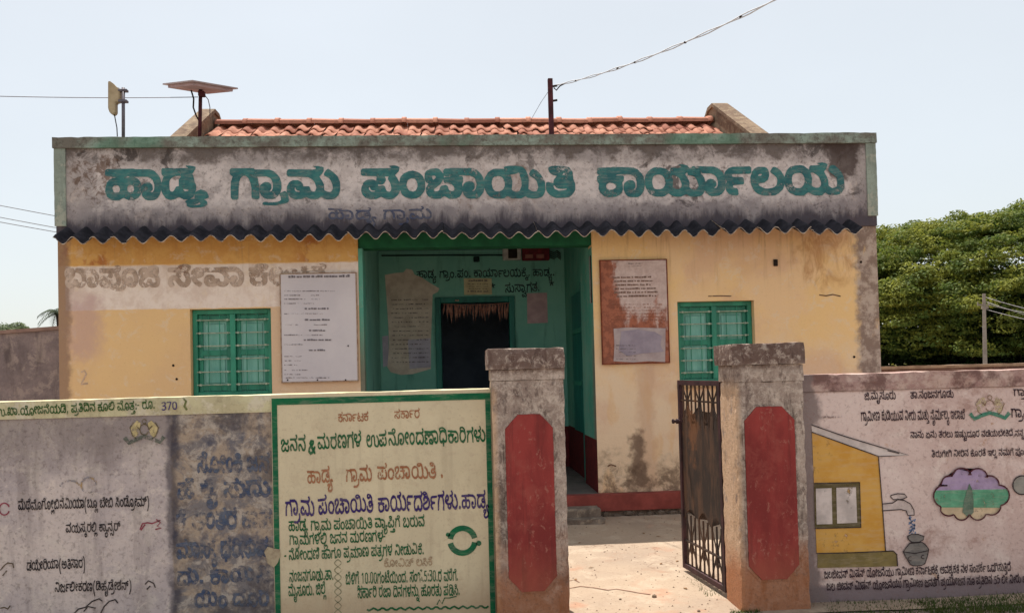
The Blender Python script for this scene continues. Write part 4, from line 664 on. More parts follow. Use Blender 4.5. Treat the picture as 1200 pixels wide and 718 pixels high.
TEALW = simple('teal window frame', (46,140,112), (36,116,94), 4, .5, .45, st=(2,2,.6))
TEALS = simple('teal shutter', (128,186,172), (100,162,148), 3, .55, .4, st=(3,3,.5))
BARM = simple('window bar', (166,176,156), (116,138,122), 30, .6, .4, st=(1,1,1))
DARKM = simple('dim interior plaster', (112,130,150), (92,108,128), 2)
PLINTH = simple('red oxide plinth', (152,78,70), (124,62,56), 3, .85, .2)
RUBBLE = masonry('rubble footing', (118,104,92), (96,84,76), (140,126,110), (52,46,42), 4, 51, .6, bumpd=.02)
FLOORM = simple('cement floor', (122,114,108), (98,92,88), 2, .7)
STEPM = masonry('stone step', (140,128,116), (116,104,94), (156,142,126), (70,62,56), 3, 52, .5)

def tilem():
    m = Mt('clay tile', .85, .25)
    oi = m.n('ShaderNodeObjectInfo')
    col = m.mix(oi.outputs['Random'], lin((208,146,120)), lin((150,90,72)))
    n = m.noise(14, 6, .7); col = m.mix(m.mul(m.rng(n, .45, .65), .55), col, lin((132,88,74)))
    return m.done(col, n, .4, .004)
TILEM = tilem()
def asb():
    m = Mt('asbestos sheet', .95, .1)
    n = m.noise(5, 8, .7); n2 = m.noise(1.4, 4, .5, seed=2)
    col = m.mix(m.rng(n, .35, .6), lin((58,56,62)), lin((38,37,42)))
    col = m.mix(m.mul(m.rng(n, .6, .72), .5), col, lin((98,92,92)))
    return m.done(col, m.noise(30, 5, .7), .6, .006)
ASB = asb(); ASBE = simple('sheet cut edge', (190,174,156), (130,112,98), 12, .95, lo=.4, hi=.62)

# ------------------------------------------------------------------ ground
def groundmat():
    m = Mt('yard earth and concrete', .95, .12)
    n1 = m.noise(.55, 7, .6, .3); n2 = m.noise(3, 8, .65, .3, seed=2); n3 = m.noise(40, 6, .7, seed=3)
    col = m.mix(m.rng(n1, .35, .65), lin((170,150,130)), lin((154,136,120)))
    col = m.mix(m.mul(m.rng(n2, .5, .64), .6), col, lin((184,166,146)))
    col = m.mix(m.mul(m.rng(m.noise(1.2, 6, .6, seed=6), .56, .66), .45), col, lin((172,112,84)))
    col = m.mix(m.mul(m.rng(n3, .52, .68), .4), col, lin((132,108,88)))
    col = m.mix(m.mul(m.rng(m.noise(1.9, 9, .75, .6, seed=11), .58, .64), .3), col, lin((150,116,94)))
    vo = m.n('ShaderNodeTexVoronoi', feature='DISTANCE_TO_EDGE'); wn = m.n('ShaderNodeVectorMath', operation='ADD'); m.put(wn.inputs[0], m.pos)
    nn = m.n('ShaderNodeTexNoise'); m.t.links.new(m.pos, nn.inputs[0]); nn.inputs['Scale'].default_value = 3; nn.inputs['Detail'].default_value = 6
    m.t.links.new(nn.outputs['Color'], wn.inputs[1]); m.t.links.new(wn.outputs[0], vo.inputs[0]); vo.inputs['Scale'].default_value = .8
    ck = m.rng(vo.outputs[0], .0, .012, 1, 0); col = m.mix(m.mul(ck, .55, m.rng(n1, .42, .55)), col, lin((104,80,64)))
    return m.done(col, m.add(n3, m.mul(n2, 2)), .7, .01)
GM = groundmat()
def dirtmat():
    m = Mt('roadside earth', .98, .08)
    n1 = m.noise(.8, 8, .65, .3, seed=7); n2 = m.noise(9, 8, .7, seed=8); n3 = m.noise(60, 5, .7, seed=9)
    col = m.mix(m.rng(n1, .35, .65), lin((150,136,124)), lin((128,114,104)))
    col = m.mix(m.mul(m.rng(n2, .5, .66), .55), col, lin((168,154,142)))
    col = m.mix(m.mul(m.rng(n3, .5, .66), .5), col, lin((104,84,70)))
    return m.done(col, m.add(n3, n2), .8, .012)
DM = dirtmat()
gv, gf = [], []
ys = [-60, -8, 0, 4, 5.9]
py('ground', [(-900,-900,-.1), (900,-900,-.1), (900,1800,-.1), (-900,1800,-.1)], [(0,1,2,3)], DM)['kind'] = 'structure'
# roadside verge in front of the walls, gently uneven
def sheet(name, x0, x1, y0, y1, zf, step, mat):
    nx, ny = int((x1-x0)/step), int((y1-y0)/step)
    V = [(x0+(x1-x0)*i/nx, y0+(y1-y0)*j/ny, zf(x0+(x1-x0)*i/nx, y0+(y1-y0)*j/ny)) for j in range(ny+1) for i in range(nx+1)]
    Fc = [(j*(nx+1)+i, j*(nx+1)+i+1, (j+1)*(nx+1)+i+1, (j+1)*(nx+1)+i) for j in range(ny) for i in range(nx)]
    o = py(name, V, Fc, mat, smooth=True); o['kind'] = 'structure'; return o
sheet('verge', -9, 9, 2.5, 6.3, lambda x, y: G0-.006+.012*mnoise.noise(Vector((x*1.7, y*1.7, 0)))+.006*mnoise.noise(Vector((x*9, y*9, 3))), .09, DM)
def yz(x, y):
    t = min(1, max(0, (y-6.2)/3.4)); return G0+.004+t*(.06)+.007*mnoise.noise(Vector((x*.9, y*.9, 5)))+.003*mnoise.noise(Vector((x*5, y*5, 9)))
sheet('yard', -9, 9, 5.95, 24, yz, .15, GM)

# ------------------------------------------------------------------ office building
B = thing('office_building', 'single storey yellow village office with teal porch and green painted title on its parapet', 'building', (XL, YF, 0))
# front wall with window openings (boxes butted end to end)
WL = (P(223,400,YF).x, P(318,400,YF).x, P(840,449,YF).z, P(270,361.5,YF).z)
WR = (P(795,400,YF).x, P(885,400,YF).x, P(840,449,YF).z, P(840,352.5,YF).z)
def bay(x0, x1, win):
    b = nb(); a, c, z0, z1 = win
    box(b, x0, a, YF, YF+.25, ZF, ZE); box(b, c, x1, YF, YF+.25, ZF, ZE)
    box(b, a, c, YF, YF+.25, ZF, z0); box(b, a, c, YF, YF+.25, z1, ZE)
    return b
link('wall', bay(XL, PXL, WL), FACM, B); link('wall', bay(PXR, XR, WR), FACM, B)
SIDEM = masonry('side wall wash', (170,140,104), (150,120,92), (184,158,124), (86,70,58), 1.2, 61, .5)
b = nb(); box(b, XL, XL+.25, YF+.25, 17, ZF, ZC); link('side_wall', b, SIDEM, B)
b = nb(); box(b, XR-.25, XR, YF+.25, 17, ZF, ZC); link('side_wall', b, SIDEM, B)
b = nb(); box(b, XL, XR, 17, 17.25, ZF, ZC); link('back_wall', b, SIDEM, B)
# parapet, cap, end pilasters
YPF = YF-.03
b = rbox(XL, XR, YPF, YF+.2, ZE, ZT-.125, .1, .0, .0); link('parapet', b, PARM, B)
b = rbox(XL-.02, XR+.02, YPF-.035, YF+.24, ZT-.125, ZT, .07, .006, .012, seed=5); link('parapet_cap', b, CAPM, B)
for a, c in ((XL-.012, XL+.115), (XR-.115, XR+.012)):
    b = rbox(a, c, YPF-.018, YPF, ZE+.12, ZT-.127, .05, .0, .004, seed=a); link('parapet_pilaster', b, PILM, B)
b = nb(); box(b, XL+.01, XR-.01, YF+.2, 17.2, ZC+.003, ZC+.12); link('roof_slab', b, ROOFCONC, B)
# green beam over the porch
b = nb(); box(b, PXL+.003, PXR-.003, YF+.02, YF+.25, P(560,288.5,YF).z, ZE-.003); link('porch_beam', b, GREENB, B)
# plinth
b = rbox(XL-.08, XR+.05, 9.86, 10.0, .06, ZF, .09, .003, .01, seed=3); link('plinth', b, PLINTH, B)
b = rbox(XL-.06, XR+.03, 9.89, 10.0, -.12, .058, .07, .0, .01, seed=4, fronty=True); link('footing', b, RUBBLE, B)
b = nb(); box(b, XL, XR, 10.0, 17.2, -.1, ZF-.004); link('floor', b, FLOORM, B)
# a few rubble stones in the footing under the red band
st0 = nb(); bmesh.ops.create_icosphere(st0, subdivisions=1, radius=1)
stm = bpy.data.meshes.new('footing_stone'); st0.to_mesh(stm); st0.free(); stm.materials.append(RUBBLE)
x = XL
while x < XR-.1:
    wd = random.uniform(.08, .2)
    o = bpy.data.objects.new('footing_stone', stm); COL.objects.link(o); o.parent = B
    o.location = Vector((x+wd/2, 9.885, .01+random.uniform(-.02, .015)))-wloc(B); o.scale = (wd*.52, .035, random.uniform(.03, .045)); o.rotation_euler = (0, random.uniform(-.2,.2), random.uniform(0,.3))
    x += wd+.006
# porch room
b = nb(); box(b, PXL-.15, PXL, YF+.25, YB, ZF, ZC); link('porch_side_wall', b, tealwall('porch left wall'), B)
b = nb(); box(b, PXL-.004, PXL+.05, YF+.004, YF+.3, ZF, P(560,288.5,YF).z-.003); link('porch_post', b, TSIDE, B)
b = nb(); box(b, PXR, PXR+.2, YF+.25, YF+.95, ZF, ZC); box(b, PXR+.06, PXR+.2, YF+.95, YB, ZF, ZC); link('porch_side_wall', b, TSIDE, B)
b = nb(); box(b, PXR-.003, PXR+.0, YF+.004, YF+.25, ZF, ZE-.2); link('porch_jamb', b, TSIDE, B)
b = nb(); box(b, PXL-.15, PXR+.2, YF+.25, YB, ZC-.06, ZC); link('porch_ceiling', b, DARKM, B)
DO = (P(512,450,YB).x, P(605,450,YB).x, P(558,348,YB).z)
b = nb()
box(b, PXL-.15, DO[0], YB, YB+.2, ZF, ZC); box(b, DO[1], PXR+.2, YB, YB+.2, ZF, ZC); box(b, DO[0], DO[1], YB, YB+.2, DO[2], ZC)
link('porch_back_wall', b, TEALM, B)
# inner room seen through the door
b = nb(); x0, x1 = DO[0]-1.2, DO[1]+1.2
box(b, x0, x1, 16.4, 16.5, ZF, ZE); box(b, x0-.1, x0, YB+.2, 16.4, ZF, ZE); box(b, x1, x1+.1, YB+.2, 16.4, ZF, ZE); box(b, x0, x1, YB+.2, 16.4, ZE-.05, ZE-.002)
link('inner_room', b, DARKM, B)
# door frame
fr = nb(); t = .085
box(fr, DO[0], DO[0]+t, YB-.05, YB+.12, ZF, DO[2], .006); box(fr, DO[1]-t, DO[1], YB-.05, YB+.12, ZF, DO[2], .006); box(fr, DO[0]+t, DO[1]-t, YB-.05, YB+.12, DO[2]-t, DO[2], .006)
df = link('door_frame', fr, TEALD, B)
b = nb(); tube(b, [(DO[0]+.3*1, YB-.06, DO[2]-.05)]*1+[(DO[0]+.36, YB-.06, DO[2]-.05)], .012); link('door_stop', b, ASBE, B)
# side door leaf folded against the right wall
dl = nb(); box(dl, PXR+.02, PXR+.058, YF+1.02, YF+1.95, ZF+.62, 2.75, .005)
box(dl, PXR+.005, PXR+.02, YF+1.0, YF+1.08, ZF+.02, 2.85, .004)
link('side_door', dl, TEALD, B)
for z_ in (1.5, 2.2):
    b = nb(); box(b, PXR-.0, PXR+.018, YF+1.1, YF+1.9, z_, z_+.06); link('door_rail', b, TEALW, B)

# windows
def window(win, swing=0):
    a, c, z0, z1 = win; o = nb(); y = YF+.085; t = .055
    box(o, a+.002, a+t, y, y+.09, z0+.002, z1-.002, .004); box(o, c-t, c-.002, y, y+.09, z0+.002, z1-.002, .004)
    box(o, a+t, c-t, y, y+.09, z1-t, z1-.002, .004); box(o, a+t, c-t, y, y+.09, z0+.002, z0+t, .004)
    mx = (a+c)/2; box(o, mx-.03, mx+.03, y-.004, y+.09, z0+t, z1-t, .004)
    W = link('window', o, TEALW, B)
    for x0, x1 in ((a+t, mx-.03), (mx+.03, c-t)):
        s = nb(); yy = y+.045; r = .05
        box(s, x0+.004, x0+r, yy, yy+.03, z0+t, z1-t, .003); box(s, x1-r, x1-.004, yy, yy+.03, z0+t, z1-t, .003)
        for q in (z1-t-.075, z0+t+.01, (z0+z1)/2-.03): box(s, x0+r, x1-r, yy, yy+.03, q, q+.065, .003)
        link('shutter_frame', s, TEALW, W); s = nb(); box(s, x0+r, x1-r, yy+.022, yy+.028, z0+t, z1-t)
        for pa, pb in ((z0+t+.1, (z0+z1)/2-.06), ((z0+z1)/2+.06, z1-t-.11)): box(s, x0+r+.025, x1-r-.025, yy+.008, yy+.0215, pa, pb, .004)
        link('shutter_panel', s, TEALS, W)
        for q in (.33, .67):
            v = nb(); xx = x0+(x1-x0)*q; tube(v, [(xx, y+.018, z0+t), (xx, y+.018, z1-t)], .0055, 6); link('bar', v, TEALW, W)
    n = 6
    for i in range(n):
        zz = z0+t+(z1-z0-2*t)*(i+.55)/n
        v = nb()
        tube(v, [(a+t-.01, y+.004, zz), (mx-.02, y+.004, zz)], .0075, 6); tube(v, [(mx+.02, y+.004, zz), (c-t+.01, y+.004, zz)], .0075, 6)
        for xx in (a+t+.03, mx-.06, mx+.06, c-t-.03): box(v, xx-.012, xx+.012, y-.006, y+.012, zz-.012, zz+.012)
        link('bar', v, BARM, W)
    return W
window(WL); window(WR)
b = nb(); box(b, WL[0]-.03, WL[1]+.03, YF-.03, YF+.08, WL[2]-.05, WL[2]-.001); link('window_sill', b, SIDEM, B)
b = nb(); box(b, WR[0]-.03, WR[1]+.03, YF-.03, YF+.08, WR[2]-.05, WR[2]-.001); link('window_sill', b, SIDEM, B)

# corrugated eave sheets
ez0, ez1 = P(70,281,9.62).z, P(1005,270.5,9.62).z
pitch = .213; nw = 5; NS = 14; xs0 = X(61, 9.62, 276); xs1 = X(1013, 9.62, 265)
x = xs0; k = 0
while x < xs1-.02:
    n_ = nw if x+pitch*nw < xs1+.05 else max(1, int(round((xs1-x)/pitch)))
    V, Fc, mi = [], [], []
    N = n_*NS; dz = random.uniform(-.008, .008); dy = random.uniform(-.03, .02); tl = random.uniform(-.004,.004)
    lift = .006*(k%2)
    rows = 5; th = .010; am_ = random.uniform(.033, .042); ph_ = random.uniform(-.25, .25)
    def zz(xx, t): return (ez0+(ez1-ez0)*(xx-xs0)/(xs1-xs0))+.165*t+lift+dz*(1-t)+am_*math.cos((xx-xs0)/pitch*2*math.pi+ph_)+.006*mnoise.noise(Vector((xx*2.3, t*2, 1)))+tl*(xx-x)
    ex = [random.uniform(-.01,.03) if random.random() < .3 else 0 for _ in range(N+1)]
    for t in range(rows+1):
        for i in range(N+1):
            xx = x+i*pitch/NS; tt = t/rows
            V.append((xx, (9.60+dy+(ex[i] if t == 0 else 0))*(1-tt)+9.965*tt, zz(xx, tt)))
    n1 = len(V); V += [(a, b_, c-th) for a, b_, c in V]
    for t in range(rows):
        for i in range(N):
            q = t*(N+1)+i; Fc.append((q, q+1, q+N+2, q+N+1)); mi.append(0)
            Fc.append((n1+q, n1+q+N+1, n1+q+N+2, n1+q+1)); mi.append(0)
    for i in range(N): Fc.append((i, n1+i, n1+i+1, i+1)); mi.append(1)
    for t in range(rows):
        a_, c_ = t*(N+1), (t+1)*(N+1); Fc.append((a_, c_, n1+c_, n1+a_)); mi.append(1)
        a_, c_ = a_+N, c_+N; Fc.append((a_, n1+a_, n1+c_, c_)); mi.append(1)
    o = py('eave_sheet', V, Fc, [ASB, ASBE], B); o.data.polygons.foreach_set('material_index', mi); o.data.polygons.foreach_set('use_smooth', [v == 0 for v in mi])
    x += pitch*n_; k += 1

# tiled roof behind the parapet
YR = 13.5; ZR = P(545,143.5,YR).z; SL = math.tan(R(29)); xr0, xr1 = P(255,148,YR).x, P(832,145,YR).x
b = nb(); prism(b, [(YR, ZR-.08), (10.9, ZR-.08-2.6*SL), (10.9, ZR-.2-2.6*SL), (YR, ZR-.2)], 'X', xr0, xr1)
prism(b, [(YR, ZR-.08), (YR, ZR-.2), (16.1, ZR-.2-2.6*SL), (16.1, ZR-.08-2.6*SL)], 'X', xr0, xr1)
RF = link('roof', b, ROOFCONC, B)
GW = []
for a, c, top in ((P(238,140,YR).x, xr0, P(250,135,YR).z), (xr1, P(850,140,YR).x, P(838,128,YR).z)):
    b = nb(); prism(b, [(10.6, ZE+.12), (10.6, top-2.9*SL*1.0), (YR-.12, top), (YR+.12, top), (16.4, top-2.9*SL), (16.4, ZE+.12)], 'X', a+.03, c-.03)
    GW.append(link('gable_wall', b, GABLE, B))
    b = nb(); prism(b, [(10.45, top-3.0*SL+.0), (YR-.12, top+.002), (YR+.12, top+.002), (16.5, top-3.0*SL), (16.5, top-3.0*SL+.06), (YR+.12, top+.06), (YR-.12, top+.06), (10.45, top-3.0*SL+.06)], 'X', a, c)
    link('gable_coping', b, GABLE, B)
# one Mangalore tile: 0.21 wide, 0.40 long, S profile
tv, tf = [], []
prof = [(0,.0), (.03,.028), (.065,.04), (.10,.028), (.125,.0), (.15,-.012), (.18,-.008), (.212,.0)]
for t in (0, 1):
    for a, c in prof: tv.append((a, -t*.40, c-t*.40*SL+(.028 if t else 0)))
npf = len(prof)
for a, c in prof: tv.append((a, -.40, c-.40*SL+.028-.016))
for i in range(npf-1): tf.append((i, i+1, npf+i+1, npf+i)); tf.append((npf+i, npf+i+1, 2*npf+i+1, 2*npf+i))
tm = bpy.data.meshes.new('roof_tile'); tm.from_pydata(tv, [], tf); tm.update(); tm.materials.append(TILEM)
tm.polygons.foreach_set('use_smooth', [i % 2 == 0 for i in range(len(tm.polygons))])
nt_ = int((xr1-xr0)/.212)
for r_ in range(5):
    for i in range(nt_+1):
        o = bpy.data.objects.new('roof_tile', tm); COL.objects.link(o); o.parent = RF
        y0 = YR-.04-r_*.25
        o.location = Vector((xr0+i*(xr1-xr0-.212)/nt_, y0+random.uniform(-.012,.012), ZR-.045-(YR-y0)*SL+random.uniform(-.006,.006)))-wloc(RF)
        o.rotation_euler = (random.uniform(-.04,.04), random.uniform(-.045,.045), random.uniform(-.07,.07))
rv, rf_ = [], []
for t, sc_ in ((0, 1.0), (.40, .93), (.401, 1.12), (.47, 1.12)):
    for k in range(7):
        a = R(-10+200*k/6); rv.append((t, -math.cos(a)*.175*sc_, math.sin(a)*.095*sc_))
for t in range(3):
    for k in range(6): q = t*7+k; rf_.append((q, q+1, q+8, q+7))
rf_.append(tuple(range(21, 28)))
rm = bpy.data.meshes.new('ridge_tile'); rm.from_pydata(rv, [], rf_); rm.update(); rm.materials.append(TILEM)
rm.polygons.foreach_set('use_smooth', [True]*18+[False])
nr = int((xr1-xr0)/.475)
for i in range(nr):
    o = bpy.data.objects.new('ridge_tile', rm); COL.objects.link(o); o.parent = RF
    o.location = Vector((xr0+i*(xr1-xr0)/nr, YR+random.uniform(-.01,.01), ZR-.04+random.uniform(-.008,.008)))-wloc(RF); o.scale = ((xr1-xr0)/nr/.47, 1, 1)
    o.rotation_euler = (0, random.uniform(-.015,.015), random.uniform(-.02,.02))

# stone step before the porch
b = rbox(P(600,600,9.5).x, P(708,600,9.5).x, 9.42, 9.84, -.02, .045, .06, .004, .012, seed=8, fronty=True); sx = link('step', b, STEPM, B)
b = rbox(P(600,600,9.5).x, P(706,600,9.5).x, 9.6, 9.86, .047, .13, .06, .004, .012, seed=9, fronty=True); link('step', b, STEPM, B)

# --- painted title on the parapet
TM = paint('title paint', (62,120,118), .40, 20, (48,98,102), .08)
TM2 = paint('faded blue paint', (74,80,104), .44, 20, (92,94,108), .07)
YT = YPF-.004
PARO = [o for o in B.children if o.name == 'parapet'][0]
for k, A_, B_ in (('T1',(124,232.5),(243,231.5)), ('T2',(270,231.5),(399,230.5)), ('T3',(424,231),(674,229.5)), ('T4',(701,229),(989,226))):
    letters(k, A_, B_, 32, YT, TM, PARO, .5, squash=.42)
# pale halo left where the wall was whitened round the letters
letters('sub', (384,257), (508,257), 12, YT, TM2, PARO)
WO = [o for o in B.children if o.name.startswith('wall')]
UM = paint('ghost letter', (156,120,100), .64, 14, (150,120,100), .05, seed=4)
UM0 = paint('ghost letter outline', (200,180,164), .46, 14, (160,138,120), .08, seed=5)
for k, A_, B_ in (('U1',(76,336),(187,335)), ('U2',(197,335),(286,334)), ('U3',(292,334),(388,333))):
    letters(k, A_, B_, 20, YF-.003, UM0, WO[0], .4, squash=.7); letters(k, A_, B_, 20, YF-.006, UM, WO[0], .4, squash=.7)
WHP = paint('pale wall mark', (206,176,150), .4, 30)
strokes('painted_mark', [[(95,436),(99,434),(101,438),(97,446),(95,450),(103,449)]], 2, YF-.004, WHP, WO[0])
DKM = simple('dark hole', (46,34,28), (30,24,20), 20)
fill('wall_hole', [arc(x, y, 1.6, 0, 330, 7) for x, y in ((203,428),(207,444),(1001,418),(1009,307))], YF-.003, DKM, WO[0])
b = nb(); q = P(909,308,YF); box(b, q.x-.03, q.x+.02, YF-.02, YF-.001, q.z-.04, q.z+.04, .004); box(b, q.x-.03, q.x+.0, YF-.03, YF-.02, q.z+.005, q.z+.02); link('wall_bracket', b, DKM, B)
CRK = paint('wall crack', (96,66,48), .45, 20)
for ln_ in ([(960,345.5),(968,346.5),(976,345),(985,347)], [(830,347),(845,346.6),(858,347)], [(712,546),(716,544),(722,546)]): strokes('crack', [ln_], 1.4, YF-.003, CRK, WO[1])

# ------------------------------------------------------------------ porch furnishings
GT = paint('porch lettering paint', (10,60,66), .34, 40)
PBW = [o for o in B.children if o.name == 'porch_back_wall'][0]
letters('P1', (488,326), (650,323), 8.5, YB-.003, GT, PBW, 1.2)
letters('P2', (592,343), (633,341), 9, YB-.003, GT, PBW, 1.2)
letters('PS', (574,343), (581,343), 9, YB-.003, GT, PBW, 0); letters('PS', (643,340), (650,340), 9, YB-.003, GT, PBW, 0)
PAP = simple('peeling posted paper', (214,204,190), (190,178,164), 6, .9)
PAP2 = simple('bluish posted paper', (190,186,200), (166,162,178), 5, .9)
INK = paint('faint print', (120,112,116), .5, 60)
INKD = paint('dark print', (116,110,116), .44, 60)
def slab(name, label, cat, poly, Y, th, mat, group=None):
    pts = [P(*q, Y) for q in poly]
    bb = min(pts, key=lambda v: v.z)
    cx = sum(p.x for p in pts)/len(pts); o = thing(name, label, cat, (cx, Y, bb.z), group)
    b = nb(); prism(b, [(p.x, p.z) for p in pts], 'Y', Y, Y+th); link('sheet', b, mat, o)
    return o
poly = [(451,322),(462,320),(473,319),(476,315),(483,316),(486,322),(494,325),(503,331),(515,338),(513,342),(507,345),(506,372),(505,400),(505,432),(498,434),(484,438),(470,439),(458,436),(454,430),(456,404),(455,380),(453,350)]
o = slab('posted_paper', 'large torn beige paper pasted left of the dark porch doorway', 'poster', poly, YB-.006, .004, PAP)
textrows('print', [(458+random.uniform(0,3), 502, 352+i*5.2, -.01) for i in range(15)], YB-.009, INK, o, 1.3, 3)
fill('patch', [[(478,398),(504,396),(505,430),(480,432)]], YB-.008, PAP2, o)
o = slab('posted_paper', 'small bluish paper scrap low at the left end of the porch wall', 'poster', [(448,394),(455,393),(456,428),(449,430)], YB-.005, .003, PAP2)
o = slab('notice_sheet', 'small cream notice directly above the porch doorway', 'notice', [(543.5,326),(576,326),(576.5,345),(544,345.5)], YB-.012, .008, simple('cream notice', (206,198,160), (186,176,140), 8))
textrows('print', [(549, 571, 329.5, 0), (548, 572, 342, 0)], YB-.015, INKD, o, 1.6, 4)
textrows('print', [(548, 572, 333.3, 0), (548, 572, 336, 0), (549, 571, 338.7, 0)], YB-.015, INK, o, .9, 5)
slab('posted_paper', 'plain pinkish paper pasted right of the porch doorway', 'poster', [(617.5,343.5),(641,343),(642,378),(618,379)], YB-.006, .003, simple('pink paper', (196,168,172), (176,150,154), 6))
o = thing('conduit_pipe', 'thin dark conduit running along the top of the porch back wall', 'pipe', P(448,299,YB-.02))
b = nb(); tube(b, [P(447,299.5,YB-.02), P(520,299,YB-.02), P(592,299,YB-.02)], .011, 8); link('pipe', b, simple('dark conduit', (20,54,50), (12,36,34), 10), o)
b = nb(); q = P(558,303,YB-.03); box(b, q.x-.04, q.x+.05, YB-.05, YB-.002, q.z-.05, q.z+.03, .008); link('junction_box', b, simple('junction box', (22,48,46)), o)
# meter boxes
o = thing('meter_box', 'grey electric meter box high on the porch wall beside the red box', 'meter box', P(597,306,YB-.1))
a, c = P(589,305.5,YB), P(610,291,YB); b = nb(); box(b, a.x, c.x, YB-.1, YB-.002, a.z, c.z, .01); link('case', b, simple('meter grey', (200,194,190), (170,164,160), 10), o)
b = nb(); box(b, a.x+.08, c.x-.06, YB-.108, YB-.1, a.z+.02, c.z-.02, .004); link('dial_window', b, DKM, o)
o = thing('meter_box', 'maroon electric panel box at the top right of the porch wall', 'meter box', P(628,306,YB-.1))
a, c = P(611,306,YB), P(643,291,YB); b = nb(); box(b, a.x+.01, c.x, YB-.09, YB-.002, a.z, c.z, .01); link('case', b, simple('maroon panel', (120,44,50), (90,34,40), 10), o)
b = nb()
for i in range(2):
    x0 = a.x+.05+i*.17; box(b, x0, x0+.12, YB-.105, YB-.09, a.z+.03, a.z+.09, .004)
link('switch', b, simple('faded switch', (160,110,100)), o)
b = nb(); 
for i in range(4): 
    z0 = c.z-.05-i*.03; tube(b, [(c.x+.0, YB-.05, z0), (c.x+.07, YB-.06, z0-.03), (c.x+.12, YB-.03, z0+.01), (c.x+.18, YB-.02, z0-.04)], .007, 5)
link('cable', b, DKM, o)
# dry leaf garland over the door
GA = simple('dry leaf', (172,128,112), (134,92,82), 20)
o = thing('leaf_garland', 'dried reddish leaf garland hanging across the top of the doorway', 'garland', ((DO[0]+DO[1])/2, YB-.03, DO[2]-.4))
gx0, gx1 = P(519,357,YB).x, P(597,357,YB).x
b = nb(); tube(b, [(gx0, YB-.055, DO[2]-.1), ((gx0+gx1)/2, YB-.055, DO[2]-.13), (gx1, YB-.055, DO[2]-.1)], .006, 5); link('string', b, GA, o)
for i in range(34):
    xx = gx0+.03+(gx1-gx0-.06)*i/33+random.uniform(-.01,.01); L = random.uniform(.13,.3); wdt = random.uniform(.012,.022)
    zt = DO[2]-.11; tw = random.uniform(-.02,.02)
    V = [(xx-.006, YB-.056, zt), (xx+.006, YB-.05, zt), (xx+wdt+tw, YB-.05, zt-L*.45), (xx-wdt+tw, YB-.062, zt-L*.45), (xx+tw*1.6, YB-.056, zt-L), (xx+tw*.8, YB-.07, zt-L*.45)]
    py('leaf', V, [(0,1,2,5), (0,5,3), (3,5,4), (5,2,4)], GA, o)
# pale vertical strip notice on the right jamb
o = thing('strip_notice', 'tall narrow pale notice on the right jamb of the porch', 'notice', (PXR-.02, YF+.12, 2.2))
b = nb(); box(b, PXR-.012, PXR-.004, YF+.06, YF+.17, P(692,355,10.1).z, P(692,300,10.1).z); link('sheet', b, simple('strip paper', (150,156,146), (120,124,118), 20), o)
b = nb(); box(b, PXR-.014, PXR-.003, YF+.045, YF+.055, P(692,355,10.1).z, P(692,300,10.1).z); link('dark_edge', b, DKM, o)

# ------------------------------------------------------------------ notice boards on the front wall
def panel(name, label, cat, x0, x1, y0, y1, Y, th, mat, edge):
    a, c = P(x0, y1, Y), P(x1, y0, Y)
    o = thing(name, label, cat, ((a.x+c.x)/2, Y, a.z))
    b = nb(); box(b, a.x, c.x, Y, Y+th, a.z, c.z, .002); link('board', b, mat, o)
    b = nb(); e = .012
    for q in ((a.x-e, a.x, a.z-e, c.z+e), (c.x, c.x+e, a.z-e, c.z+e), (a.x, c.x, c.z, c.z+e), (a.x, c.x, a.z-e, a.z)):
        box(b, q[0], q[1], Y-.004, Y+th, q[2], q[3])
    link('frame', b, edge, o)
    return o
def whiteboard():
    m = Mt('white notice board', .6, .3); n = m.noise(1.6, 5, .6)
    return m.done(m.mix(m.rng(n, .35, .65), lin((206,200,202)), lin((196,190,194))), n, .1)
wb = panel('notice_board', 'white printed notice board right of the left shutter window', 'notice board', 331, 416.5, 320, 447.5, YF-.03, .026, whiteboard(), simple('board edge', (170,150,130), (140,110,90), 20))
rows = [(338, 410, 325.5, -.012)]; Yb = YF-.034
textrows('print', rows, Yb, INKD, wb, 2.6, 11)
textrows('print', [(357, 385, 362.5, 0), (357, 387, 375.5, 0), (362, 381, 388, 0), (356, 388, 399, 0), (362, 381, 411, 0)], Yb, INKD, wb, 1.9, 12)
textrows('print', [(333, 393, 341.5, 0), (333, 352, 346.5, 0), (364, 374, 346.5, 0), (333, 358, 351, 0), (365, 375, 351, 0), (333, 368, 356, 0), (333, 378, 368, 0), (334, 350, 381, 0), (368, 384, 381, 0), (333, 378, 393, 0), (333, 356, 404, 0), (333, 354, 418, 0), (333, 352, 423, 0), (333, 348, 428, 0), (333, 360, 434, 0), (333, 352, 439, 0), (333, 386, 443, 0)], Yb, INK, wb, 1.2, 13)
for px, py_ in ((337,445),(372,445),(405,445),(408,405)):
    b = nb(); q = P(px, py_, Yb); box(b, q.x-.008, q.x+.008, Yb-.006, Yb+.002, q.z-.008, q.z+.008, .003); link('screw', b, DKM, wb)
def rusty():
    m = Mt('rusting painted steel board', .75, .3)
    n = m.noise(3.2, 8, .68, .4, seed=3); n2 = m.noise(16, 7, .7, seed=5)
    a, c = P(707,425,YF), P(780,304,YF)
    # rust gathers along the left and bottom edges
    ed = m.add(m.rng(m.X, a.x, a.x+.3, 1, 0, False), m.mul(m.rng(m.Z, a.z+.2, a.z+.95, 1, 0, False), .8))
    v = m.add(m.mul(ed, .42), m.mul(m.add(m.mul(n, .6), m.mul(m.noise(5, 9, .72, .6, st=(1.6,1,.6), seed=9), .5)), .95))
    col = m.mix(m.rng(n2, .35, .65), lin((200,180,172)), lin((182,160,152)))
    rust = m.mix(m.rng(n2, .4, .6), lin((160,98,74)), lin((130,78,60)))
    col = m.mix(m.rng(v, .66, .8), col, rust)
    return m.done(col, n2, .3)
